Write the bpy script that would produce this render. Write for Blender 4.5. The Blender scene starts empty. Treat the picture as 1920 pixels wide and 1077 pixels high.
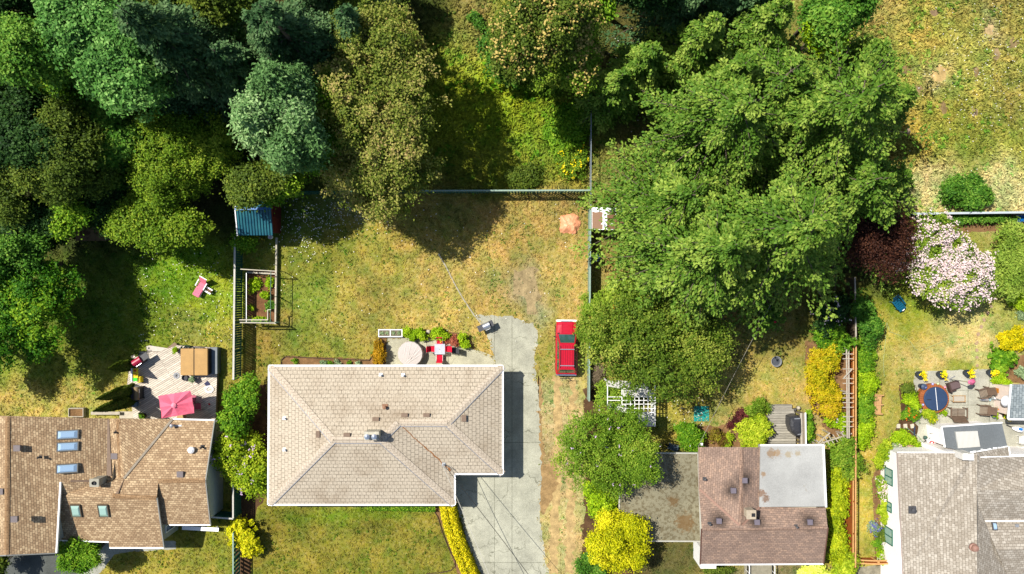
import bpy, bmesh, math, random
import numpy as np
from mathutils import Vector, Matrix
R = math.radians
SC = bpy.context.scene
COL = SC.collection
# ---------------- camera, sky, sun, exposure ----------------
H = 60.0          # camera height in metres
S = 23.5          # photograph pixels per metre on the ground
cam_data = bpy.data.cameras.new('camera'); cam = bpy.data.objects.new('camera', cam_data); COL.objects.link(cam)
cam.location = (0, 0, H); cam.rotation_euler = (0, 0, 0)
cam_data.sensor_width = 36; cam_data.lens = 18 / ((960 / S) / H); cam_data.clip_end = 2000
SC.camera = cam
SUN = Vector((0.588, -0.327, -1.0)).normalized()      # the way the light travels
world = bpy.data.worlds.new('World'); SC.world = world; world.use_nodes = True
nt = world.node_tree; nt.nodes.clear()
sky = nt.nodes.new('ShaderNodeTexSky'); sky.sky_type = 'NISHITA'; sky.sun_disc = False
sky.sun_elevation = math.asin(-SUN.z); sky.sun_rotation = math.atan2(-SUN.x, -SUN.y)
bg = nt.nodes.new('ShaderNodeBackground'); bg.inputs[1].default_value = 0.09
wo = nt.nodes.new('ShaderNodeOutputWorld')
nt.links.new(sky.outputs[0], bg.inputs[0]); nt.links.new(bg.outputs[0], wo.inputs[0])
sl = bpy.data.lights.new('sun', 'SUN'); sl.energy = 5.0; sl.angle = R(0.5); sl.color = (1, .95, .86)
so = bpy.data.objects.new('sun', sl); COL.objects.link(so)
so.rotation_euler = SUN.to_track_quat('-Z', 'Y').to_euler(); so.location = (-30, 20, 50)
vs = SC.view_settings; vs.view_transform = 'Standard'; vs.look = 'None'; vs.exposure = 0.58; vs.gamma = 1; vs.use_curve_mapping = False

# ---------------- helpers ----------------
def P(px, py, z=0.0):
    k = (1 - z / H) / S
    return Vector(((px - 960) * k, (538.5 - py) * k, z))
def lin(c):
    c = c / 255
    return c / 12.92 if c <= .04045 else ((c + .055) / 1.055) ** 2.4
def C(r, g, b, k=.72):
    return (lin(r) * k, lin(g) * k, lin(b) * k)
def c4(c): return (c[0], c[1], c[2], 1)

class NT:
    def __init__(s, name):
        s.m = bpy.data.materials.new(name); s.m.use_nodes = True
        s.t = s.m.node_tree; s.n = s.t.nodes; s.b = s.n['Principled BSDF']
    def node(s, typ, **kw):
        x = s.n.new('ShaderNode' + typ)
        for k, v in kw.items(): setattr(x, k, v)
        return x
    def link(s, a, b): s.t.links.new(a, b)
    def noise(s, vec, scale, detail=5, rough=.6, dist=0):
        x = s.node('TexNoise'); x.inputs['Scale'].default_value = scale; x.inputs['Detail'].default_value = detail
        x.inputs['Roughness'].default_value = rough; x.inputs['Distortion'].default_value = dist
        if vec is not None: s.link(vec, x.inputs['Vector'])
        return x.outputs[0]
    def ramp(s, fac, stops):
        x = s.node('ValToRGB'); e = x.color_ramp.elements
        while len(e) < len(stops): e.new(.5)
        for el, (p, c) in zip(e, stops):
            el.position = p; el.color = c4(c) if hasattr(c, '__len__') else (c, c, c, 1)
        s.link(fac, x.inputs[0]); return x.outputs[0]
    def mix(s, fac, a, b, mode='MIX'):
        x = s.node('Mix', data_type='RGBA', blend_type=mode)
        for sock, v in ((x.inputs[0], fac), (x.inputs[6], a), (x.inputs[7], b)):
            if hasattr(v, 'is_output'): s.link(v, sock)
            elif hasattr(v, '__len__'): sock.default_value = c4(v)
            else: sock.default_value = v
        return x.outputs[2]
    def math(s, op, a, b=0.0):
        x = s.node('Math', operation=op)
        for sock, v in ((x.inputs[0], a), (x.inputs[1], b)):
            if hasattr(v, 'is_output'): s.link(v, sock)
            else: sock.default_value = v
        return x.outputs[0]
    def coord(s, which='Object'):
        return s.node('TexCoord').outputs[which]
    def pos(s): return s.node('NewGeometry').outputs['Position']
    def bump(s, h, strength=.4, dist=.05):
        x = s.node('Bump'); x.inputs['Strength'].default_value = strength; x.inputs['Distance'].default_value = dist
        s.link(h, x.inputs['Height']); s.link(x.outputs[0], s.b.inputs['Normal'])
    def out(s, col, rough=.8, metal=0, spec=.3):
        if hasattr(col, 'is_output'): s.link(col, s.b.inputs['Base Color'])
        else: s.b.inputs['Base Color'].default_value = c4(col)
        s.b.inputs['Roughness'].default_value = rough; s.b.inputs['Metallic'].default_value = metal
        s.b.inputs['Specular IOR Level'].default_value = spec
        return s.m

MATS = {}
def pm(name, c, rough=.75, var=.18, vs=3.0, metal=0, spec=.3, bump=0, bs=25, c2=None, coat=0):
    """plain painted / weathered material: colour broken up by two noises"""
    if name in MATS: return MATS[name]
    t = NT(name); v = t.coord()
    a = tuple(x * (1 - var) for x in c); b = c2 or tuple(min(1, x * (1 + var)) for x in c)
    col = t.mix(t.ramp(t.noise(v, vs), [(.35, 0), (.65, 1)]), a, b)
    col = t.mix(.35, col, t.ramp(t.noise(v, vs * 9, 3), [(.3, tuple(x * .7 for x in c)), (.7, tuple(min(1, x * 1.2) for x in c))]))
    if bump: t.bump(t.noise(v, bs, 4), bump, .03)
    m = t.out(col, rough, metal, spec)
    if coat: t.b.inputs['Coat Weight'].default_value = coat; t.b.inputs['Coat Roughness'].default_value = .08
    MATS[name] = m; return m

def shingle(name, cols, mortar, bw, bh, msize, stain=.3, stain_c=(.05, .045, .04), broken=0.0, extra=None, ss=.35):
    """roof shingles laid in courses along the eave (UV in metres, v up the slope)"""
    t = NT(name); uv = t.node('UVMap').outputs[0]; p = t.pos()
    br = t.node('TexBrick'); br.offset = .5; br.squash = 1
    t.link(uv, br.inputs['Vector'])
    for i, k in ((1, cols[0]), (2, cols[1]), (3, mortar)): br.inputs[i].default_value = c4(k)
    br.inputs['Scale'].default_value = 1; br.inputs['Mortar Size'].default_value = msize; br.inputs['Mortar Smooth'].default_value = .3
    br.inputs['Brick Width'].default_value = bw; br.inputs['Row Height'].default_value = bh; br.inputs['Bias'].default_value = -.1
    b2 = t.node('TexBrick'); b2.offset = .5; t.link(uv, b2.inputs['Vector'])
    for i, k in ((1, (0, 0, 0)), (2, (1, 1, 1)), (3, (0, 0, 0))): b2.inputs[i].default_value = c4(k)
    b2.inputs['Scale'].default_value = 1; b2.inputs['Mortar Size'].default_value = msize
    b2.inputs['Brick Width'].default_value = bw; b2.inputs['Row Height'].default_value = bh; b2.inputs['Bias'].default_value = -.45
    col = t.mix(t.math('MULTIPLY', b2.outputs[0], .55), br.outputs[0], cols[2])
    if broken:
        gate = t.ramp(t.noise(uv, 2.3, 3), [(.5 - broken * .3, 0), (.5 + broken * .25, 1)])
        f = t.math('MULTIPLY', br.outputs['Fac'], gate)
        base = t.mix(t.noise(uv, 3.1, 2), cols[0], cols[1])
        col = t.mix(f, t.mix(.5, base, t.mix(t.math('MULTIPLY', b2.outputs[0], .5), cols[0], cols[2])), mortar)
    col = t.mix(t.math('MULTIPLY', t.ramp(t.noise(p, ss, 6, .65), [(.48, 0), (.72, 1)]), stain), col, stain_c)
    col = t.mix(1.0, col, t.ramp(t.noise(p, 14, 3), [(.25, .72), (.75, 1.3)]), 'MULTIPLY')
    if extra: col = extra(t, col, p)
    t.bump(t.math('SUBTRACT', 1.0, br.outputs['Fac']), .5, .02)
    return t.out(col, .9, 0, .2)

class MB:
    def __init__(s): s.v = []; s.f = []
    def add(s, vs, fs):
        o = len(s.v); s.v += [tuple(x) for x in vs]; s.f += [tuple(i + o for i in f) for f in fs]
    def poly(s, pts): s.add(pts, [tuple(range(len(pts)))])
    def box(s, x0, y0, z0, x1, y1, z1, rz=0, c=(0, 0)):
        vs = [(x, y, z) for z in (z0, z1) for x, y in ((x0, y0), (x1, y0), (x1, y1), (x0, y1))]
        if rz:
            ca, sa = math.cos(rz), math.sin(rz)
            vs = [(c[0] + (x - c[0]) * ca - (y - c[1]) * sa, c[1] + (x - c[0]) * sa + (y - c[1]) * ca, z) for x, y, z in vs]
        s.add(vs, [(3, 2, 1, 0), (4, 5, 6, 7), (0, 1, 5, 4), (1, 2, 6, 5), (2, 3, 7, 6), (3, 0, 4, 7)])
    def cbox(s, cx, cy, cz, sx, sy, sz, rz=0): s.box(cx - sx / 2, cy - sy / 2, cz - sz / 2, cx + sx / 2, cy + sy / 2, cz + sz / 2, rz, (cx, cy))
    def beam(s, p, q, w, h):
        p, q = Vector(p), Vector(q); d = (q - p).normalized()
        up = Vector((0, 0, 1)) if abs(d.z) < .95 else Vector((0, 1, 0))
        a = d.cross(up).normalized() * w / 2; b = a.cross(d).normalized() * h / 2
        vs = [p - a - b, p + a - b, p + a + b, p - a + b, q - a - b, q + a - b, q + a + b, q - a + b]
        s.add(vs, [(0, 1, 2, 3), (7, 6, 5, 4), (4, 5, 1, 0), (5, 6, 2, 1), (6, 7, 3, 2), (7, 4, 0, 3)])
    def prism(s, pts, z0, z1):
        n = len(pts); area = sum(pts[i][0] * pts[(i + 1) % n][1] - pts[(i + 1) % n][0] * pts[i][1] for i in range(n))
        if area < 0: pts = pts[::-1]
        s.add([(p[0], p[1], z0) for p in pts] + [(p[0], p[1], z1) for p in pts],
              [tuple(range(n - 1, -1, -1)), tuple(range(n, 2 * n))] + [(i, (i + 1) % n, n + (i + 1) % n, n + i) for i in range(n)])
    def tube(s, pts, rad, n=8, cap=True):
        pts = [Vector(p) for p in pts]; k = len(pts)
        if not hasattr(rad, '__len__'): rad = [rad] * k
        vs = []; fs = []; ref = Vector((.3, .2, 1)).normalized()
        for i, p in enumerate(pts):
            d = (pts[min(i + 1, k - 1)] - pts[max(i - 1, 0)]).normalized()
            if abs(d.dot(ref)) > .97: ref2 = Vector((1, 0, 0))
            else: ref2 = ref
            a = d.cross(ref2).normalized(); b = d.cross(a)
            for j in range(n):
                t = 2 * math.pi * j / n; vs.append(p + (a * math.cos(t) + b * math.sin(t)) * rad[i])
        for i in range(k - 1):
            for j in range(n): fs.append((i * n + j, i * n + (j + 1) % n, (i + 1) * n + (j + 1) % n, (i + 1) * n + j))
        if cap: fs += [tuple(range(n - 1, -1, -1)), tuple(range((k - 1) * n, k * n))]
        s.add(vs, fs)
    def lathe(s, prof, n=20, c=(0, 0, 0), sx=1, sy=1):
        vs = []; fs = []; k = len(prof)
        for r, z in prof:
            for j in range(n):
                t = 2 * math.pi * j / n; vs.append((c[0] + r * math.cos(t) * sx, c[1] + r * math.sin(t) * sy, c[2] + z))
        for i in range(k - 1):
            for j in range(n): fs.append((i * n + j, i * n + (j + 1) % n, (i + 1) * n + (j + 1) % n, (i + 1) * n + j))
        fs += [tuple(range(n - 1, -1, -1)), tuple(range((k - 1) * n, k * n))]
        s.add(vs, fs)
    def build(s, name, mat, parent=None, smooth=False, bevel=0, seg=2, world=True, uv=False, weld=False):
        """one mesh object; with world=True vertices are world coordinates and the parent's place is taken off"""
        off = Vector(parent['base']) if (parent is not None and world and 'base' in parent) else Vector((0, 0, 0))
        me = bpy.data.meshes.new(name); me.from_pydata([Vector(v) - off for v in s.v], [], s.f)
        if bevel or weld or uv:
            bm = bmesh.new(); bm.from_mesh(me)
            if weld: bmesh.ops.remove_doubles(bm, verts=bm.verts, dist=.002)
            if bevel:
                bmesh.ops.bevel(bm, geom=[e for e in bm.edges if len(e.link_faces) == 2 and e.calc_face_angle() > .5], offset=bevel, segments=seg, affect='EDGES', clamp_overlap=True)
            if uv:
                lay = bm.loops.layers.uv.new('UVMap'); bm.normal_update()
                for f in bm.faces:
                    nrm = f.normal.copy()
                    if nrm.z < 0: nrm = -nrm
                    h = Vector((nrm.x, nrm.y, 0))
                    h = h.normalized() if h.length > .02 else Vector((0, -1, 0))
                    u = Vector((-h.y, h.x, 0)); w = u.cross(nrm).normalized()
                    for l in f.loops:
                        q = l.vert.co + off; l[lay].uv = (q.dot(u), q.dot(w))
            bm.to_mesh(me); bm.free()
        if smooth:
            me.polygons.foreach_set('use_smooth', [True] * len(me.polygons))
        if isinstance(mat, (list, tuple)):
            for m in mat: me.materials.append(m)
        else: me.materials.append(mat)
        o = bpy.data.objects.new(name, me); COL.objects.link(o)
        if parent is not None: o.parent = parent
        return o

def tag(o, label, cat, group=None):
    o['label'] = label; o['category'] = cat
    if group: o['group'] = group
    return o
def thing(name, label, cat, loc=(0, 0, 0), rz=0, group=None):
    o = bpy.data.objects.new(name, None); COL.objects.link(o); o.location = loc; o.rotation_euler = (0, 0, rz)
    o.empty_display_size = .3; o['base'] = tuple(loc)
    return tag(o, label, cat, group)
def sub(mb, name, mat, parent, **kw):
    """a part or sub-part in the local coordinates of its thing"""
    return mb.build(name, mat, parent, world=False, **kw)
def struct(mb, name, mat, **kw):
    o = mb.build(name, mat, None, **kw); o['kind'] = 'structure'; return o
def dup(root, loc, rz, label, group=None):
    r = root.copy(); COL.objects.link(r); r.location = loc; r.rotation_euler = (0, 0, rz); r['base'] = tuple(loc); r['label'] = label
    if group: r['group'] = group
    for ch in list(root.children):
        c = ch.copy(); COL.objects.link(c); c.parent = r
        for g in ch.children:
            d = g.copy(); COL.objects.link(d); d.parent = c
    return r

# ---------------- foliage ----------------
def quad_mesh(name, V, tint=None, col=None, mat=None, parent=None, nv=4):
    n = len(V); V = np.ascontiguousarray(V, dtype=np.float32).reshape(-1, 3)
    me = bpy.data.meshes.new(name); me.vertices.add(len(V)); me.vertices.foreach_set('co', V.ravel())
    me.loops.add(n * nv); me.loops.foreach_set('vertex_index', np.arange(n * nv, dtype=np.int32))
    me.polygons.add(n); me.polygons.foreach_set('loop_start', np.arange(0, n * nv, nv, dtype=np.int32))
    try: me.polygons.foreach_set('loop_total', np.full(n, nv, dtype=np.int32))
    except Exception: pass
    me.update(calc_edges=True)
    if tint is not None:
        a = me.attributes.new('tint', 'FLOAT', 'POINT'); a.data.foreach_set('value', np.repeat(tint, nv).astype(np.float32))
    if col is not None:
        a = me.attributes.new('col', 'FLOAT_COLOR', 'POINT')
        a.data.foreach_set('color', np.repeat(np.c_[col, np.ones(n)], nv, axis=0).astype(np.float32).ravel())
    me.materials.append(mat)
    o = bpy.data.objects.new(name, me); COL.objects.link(o)
    if parent is not None: o.parent = parent
    return o
def unit(a): return a / np.maximum(np.linalg.norm(a, axis=-1, keepdims=True), 1e-9)
def leaves(rng, Cn, N, L, W, D=None):
    n = len(Cn); N = unit(N)
    if D is None: D = rng.normal(size=(n, 3))
    D = unit(D - N * (D * N).sum(1, keepdims=True)); B = np.cross(N, D)
    L = np.broadcast_to(L, (n,))[:, None]; W = np.broadcast_to(W, (n,))[:, None]
    lift = N * W * .22
    return np.stack([Cn - D * L / 2, Cn + B * W / 2 + lift + D * L * .08, Cn + D * L / 2, Cn - B * W / 2 + lift + D * L * .08], axis=1)
LEAFM = {}
def leaf_mat(name, c, trans=.25, rough=.6, spec=.15):
    if name in LEAFM: return LEAFM[name]
    t = NT(name); at = t.node('Attribute', attribute_name='tint')
    stops = [(i / (len(c) - 1), x) for i, x in enumerate(c)]
    col = t.ramp(at.outputs['Fac'], stops)
    t.out(col, rough, 0, spec)
    tr = t.node('BsdfTranslucent'); t.link(t.mix(.5, col, (.25, .4, .03), 'MULTIPLY'), tr.inputs[0])
    t.link(col, tr.inputs[0])
    mx = t.node('MixShader'); mx.inputs[0].default_value = trans
    t.link(t.b.outputs[0], mx.inputs[1]); t.link(tr.outputs[0], mx.inputs[2]); t.link(mx.outputs[0], t.n['Material Output'].inputs[0])
    LEAFM[name] = t.m; return t.m
BARK = pm('bark', (.11, .085, .065), .9, .3, 6, bump=.6, bs=14)
PALEBARK = pm('pale_bark', (.34, .31, .27), .85, .25, 6, bump=.4, bs=14)

def crown_points(rng, rx, ry, rz, lobes, clump, per, size, zmin=-.35, inner=.2):
    """clumps spread on the skins of several overlapping lobes -> leaf centres, outward directions, clump ids"""
    k = lobes if lobes < 2 else int(lobes * 1.6); u = unit(rng.normal(size=(k, 3))) * (rng.random((k, 1)) ** .5) * .62
    if k > 2: u[:, :2] = np.stack([np.cos(np.arange(k) * 2.4 + rng.random()), np.sin(np.arange(k) * 2.4 + rng.random())], 1) * (np.sqrt((np.arange(k) + .3) / k) * .74)[:, None]
    u[:, 2] = rng.uniform(-.35, .45, k)
    lc = u * [rx, ry, rz]; lr = rng.uniform(.26, .5, k) if k > 1 else np.array([1.0])
    if k == 1: lc[:] = 0
    ids = rng.integers(0, k, clump); d = unit(rng.normal(size=(clump, 3))); d[:, 2] = np.where(d[:, 2] < zmin, -d[:, 2], d[:, 2])
    shell = np.where(rng.random(clump) < inner, rng.uniform(.3, .75, clump), rng.triangular(.62, .98, 1.36, clump))
    sc = np.array([rx, ry, rz])
    cc = lc[ids] + d * (lr[ids] * shell)[:, None] * sc
    dd = unit(d + .35 * unit(cc / sc + 1e-6))
    keep = np.ones(clump, bool)
    for j in range(k):
        dist = np.linalg.norm((cc - lc[j]) / sc, axis=1) / lr[j]
        keep &= ~((dist < .62) & (ids != j) & (rng.random(clump) < .85))
    cc, dd = cc[keep], dd[keep]; m = len(cc)
    ci = np.repeat(np.arange(m), per)
    off = rng.normal(size=(m * per, 3)) * (size * .8) * rng.uniform(.6, 1.25, m)[ci][:, None]; off[:, 2] *= .55
    return cc[ci] + off, dd[ci], ci, m, lc, rng.random(k)[ids[keep]]
def crown_leaves(rng, rx, ry, rz, zc, lobes=7, n=20000, per=45, size=.32, leaf=(.28, .15), up=.6, zmin=-.35, inner=.2, scatter=.7):
    pts, dirs, ci, m, lc, lt = crown_points(rng, rx, ry, rz, lobes, max(4, n // per), per, size, zmin, inner)
    pts[:, 2] += zc; ok = pts[:, 2] > .04; pts, dirs, ci = pts[ok], dirs[ok], ci[ok]
    nn = dirs * .55 + np.array([0, 0, up]) + rng.normal(size=pts.shape) * scatter * .75
    s = rng.uniform(.7, 1.3, len(pts))
    V = leaves(rng, pts, nn, leaf[0] * s, leaf[1] * s)
    ct = rng.random(m) * .55 + lt * .45; tint = np.clip((ct[ci] * .62 + rng.random(len(pts)) * .38 - .5) * 1.25 + .5, 0, 1)
    return V, tint, pts, dirs, lc
def limb_mesh(rng, base_r, zc, lc, crown_bottom):
    mb = MB(); top = Vector((0, 0, max(crown_bottom, zc * .45)))
    mb.tube([(0, 0, -.1), (rng.normal() * .1, rng.normal() * .1, top.z * .5), top], [base_r * 1.25, base_r, base_r * .75], 9)
    for c in lc:
        e = Vector((c[0] * 1.15, c[1] * 1.15, zc + c[2] * .6)); mid = top.lerp(e, .5) + Vector((rng.normal() * .25, rng.normal() * .25, -.2))
        mb.tube([top - Vector((0, 0, .15)), mid, e], [base_r * .5, base_r * .32, base_r * .1], 6)
    return mb
def blossom(rng, pts, dirs, n, size, mat, parent, name='blossoms'):
    z = pts[:, 2]; w = np.clip(dirs[:, 2] + .35, 0, 1) ** 1.5 + 1e-4
    w = w * (.12 + (np.sin(2.3 * pts[:, 0] + 1.4 * np.sin(1.9 * pts[:, 1])) * np.sin(2.6 * pts[:, 1] + np.sin(2.1 * pts[:, 0])) > -.22))
    i = rng.choice(len(pts), n, p=w / w.sum()); q = pts[i] + dirs[i] * .12 + np.array([0, 0, .1])
    q = np.repeat(q, 4, axis=0) + rng.normal(size=(n * 4, 3)) * size * .55
    V = leaves(rng, q, np.array([0, 0, .9]) + rng.normal(size=q.shape) * .5, size * rng.uniform(.6, 1.1, len(q)), size * .75)
    return quad_mesh(name, V, rng.random(len(q)), None, mat, parent)
def broadleaf(name, label, px, py, rpx, rpy, zc, rz, mat, seed, n=24000, lobes=8, leaf=(.30, .17), per=45, size=.34, flowers=None, bark=None, cat='tree', trunk=.16, group=None, up=.6, inner=.2):
    """px, py: where the middle of the crown stands in the photograph when it is zc metres up; rpx, rpy its half sizes"""
    rng = np.random.default_rng(seed); c = P(px, py, zc); k = (1 - zc / H) / S
    rx, ry = rpx * k, rpy * k
    t = thing(name, label, cat, (c.x, c.y, 0), group=group)
    V, tint, pts, dirs, lc = crown_leaves(rng, rx, ry, rz, zc, lobes, int(n * 2.1), int(per * 1.1), size * .92, (leaf[0] * .68, leaf[1] * .68), up, inner=inner)
    sub(limb_mesh(rng, trunk, zc, lc[:9], zc - rz * .8), 'trunk', bark or BARK, t, smooth=True)
    quad_mesh('crown', V, tint, None, mat, t)
    for f in flowers or []: blossom(rng, pts, dirs, f[0], f[1], f[2], t)
    return t
def shrub(name, label, px, py, rpx, rpy, h, mat, seed, n=2500, lobes=4, leaf=(.16, .09), per=25, size=.13, flowers=None, cat='shrub', group=None, up=.6, stems=True, scatter=.7):
    rng = np.random.default_rng(seed); zc = h * .5; c = P(px, py, zc); k = (1 - zc / H) / S
    t = thing(name, label, cat, (c.x, c.y, 0), group=group)
    V, tint, pts, dirs, lc = crown_leaves(rng, rpx * k, rpy * k, h * .55, zc, lobes, n, per, size, leaf, up, zmin=-.5, scatter=scatter)
    quad_mesh('foliage', V, tint, None, mat, t)
    if stems:
        mb = MB()
        for q in lc[:6]: mb.tube([(q[0] * .1, q[1] * .1, 0), (q[0] * .6, q[1] * .6, zc * .6), (q[0], q[1], zc + q[2] * .5)], [.03, .022, .01], 5)
        if len(lc): sub(mb, 'stem', BARK, t)
    for f in flowers or []: blossom(rng, pts, dirs, f[0], f[1], f[2], t)
    return t
def conifer(name, label, x, y, Ht, Rr, mat, seed, z0=2.5, step=.62, nb=6, droop=.42, leaf=(.25, .14), dens=1.15, twig=.36, lean=(0, 0), power=.72, bark=None, group=None):
    """tall conifer: whorls of drooping boughs, each a flat fan of twigs"""
    rng = np.random.default_rng(seed); t = thing(name, label, 'tree', (x, y, 0), group=group)
    hs = np.arange(z0, Ht * .985, step); br = []
    for h in hs:
        f = (Ht - h) / (Ht - z0)
        for j in range(max(3, int(round(nb * (.6 + .4 * f))))):
            br.append((h + rng.normal() * .2, rng.random() * 2 * math.pi, max(.35, Rr * f ** power * rng.uniform(.68, 1.2) * (rng.uniform(1.15, 1.4) if rng.random() < .13 and f > .45 else 1))))
    br = np.array(br); nbr = len(br); T = 11; Q = 15
    hh, az, ln = br[:, 0], br[:, 1], br[:, 2]
    tt = np.linspace(.1, 1, T)[None, :] + rng.normal(size=(nbr, T)) * .025
    side = np.where((np.arange(T) % 2)[None, :] + rng.integers(0, 2, (nbr, 1)) == 1, 1, -1)
    bx = ln[:, None] * tt; sag = rng.uniform(.7, 1.25, (nbr, 1)) * droop
    bz = hh[:, None] + ln[:, None] * (.22 * tt - sag * tt ** 2)
    ca, sa = np.cos(az)[:, None], np.sin(az)[:, None]
    allV, allT = [], []
    cl = rng.random(nbr)
    for sgn in (1, -1):
        ang = az[:, None] + sgn * rng.uniform(.65, 1.05, (nbr, T)) * (1 - .25 * tt)
        tl = ln[:, None] * twig * (1.02 - tt) ** .65 * np.minimum(1, tt * 3.2) + .22 + .12 * rng.random((nbr, T))
        ss = (np.arange(Q) + .5)[None, None, :] / Q + rng.normal(size=(nbr, T, Q)) * .05
        dx, dy = np.cos(ang)[..., None], np.sin(ang)[..., None]
        X = (ca * bx)[..., None] + dx * tl[..., None] * ss
        Y = (sa * bx)[..., None] + dy * tl[..., None] * ss
        Z = bz[..., None] - tl[..., None] * (.28 * ss + .25 * ss ** 2) + rng.normal(size=X.shape) * .07
        keep = rng.random(X.shape) < np.minimum(1, dens * tl[..., None] / (Q * .085))
        D = np.stack([np.broadcast_to(dx, X.shape) + .5 * np.broadcast_to(ca[..., None], X.shape), np.broadcast_to(dy, X.shape) + .5 * np.broadcast_to(sa[..., None], X.shape), np.full(X.shape, -.45)], -1)[keep]
        Cn = np.stack([X, Y, Z], -1)[keep]; Cn = Cn + rng.normal(size=Cn.shape) * [.07, .07, .04]; D = D + rng.normal(size=D.shape) * .5
        N = np.array([0, 0, 1.0]) + rng.normal(size=D.shape) * .55 + .25 * np.stack([np.broadcast_to(ca[..., None], X.shape), np.broadcast_to(sa[..., None], X.shape), np.zeros(X.shape)], -1)[keep]
        s = rng.uniform(.7, 1.3, len(Cn))
        allV.append(leaves(rng, Cn, N, leaf[0] * s, leaf[1] * s, D))
        tip = np.broadcast_to((cl[:, None] * .35 + .3 * tt)[..., None], X.shape)[keep]
        allT.append(np.clip(tip + rng.random(len(Cn)) * .4, 0, 1))
    V = np.concatenate(allV); tint = np.concatenate(allT)
    V[..., 0] += lean[0] * V[..., 2]; V[..., 1] += lean[1] * V[..., 2]
    mb = MB(); mb.tube([(lean[0] * z, lean[1] * z, z) for z in (-.1, Ht * .3, Ht * .65, Ht)], [.02 * Ht, .015 * Ht, .009 * Ht, .015], 9)
    for i in range(nbr):
        if ln[i] < .8: continue
        c_, s_ = math.cos(az[i]), math.sin(az[i]); g = float(sag[i, 0])
        mb.tube([(lean[0] * hh[i] + c_ * ln[i] * q, lean[1] * hh[i] + s_ * ln[i] * q, hh[i] + ln[i] * (.22 * q - g * q * q) - .01) for q in (0, .35, .7, .97)], [.05, .04, .026, .008], 4, False)
    sub(mb, 'trunk', bark or BARK, t, smooth=True)
    quad_mesh('crown', V, tint, None, mat, t)
    return t
# ---------------- the ground: one sheet, coloured by dryness, with some tree shade painted in ----------------
rngG = np.random.default_rng(11)
def vnoise(px, py, cell, seed):
    r = np.random.default_rng(seed).random((220, 220)); u = px / cell + 60; v = py / cell + 60
    i = np.floor(u).astype(int); j = np.floor(v).astype(int); fu = u - i; fv = v - j
    fu = fu * fu * (3 - 2 * fu); fv = fv * fv * (3 - 2 * fv); i %= 219; j %= 219
    return (r[i, j] * (1 - fu) * (1 - fv) + r[i + 1, j] * fu * (1 - fv) + r[i, j + 1] * (1 - fu) * fv + r[i + 1, j + 1] * fu * fv) - .5
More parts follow.
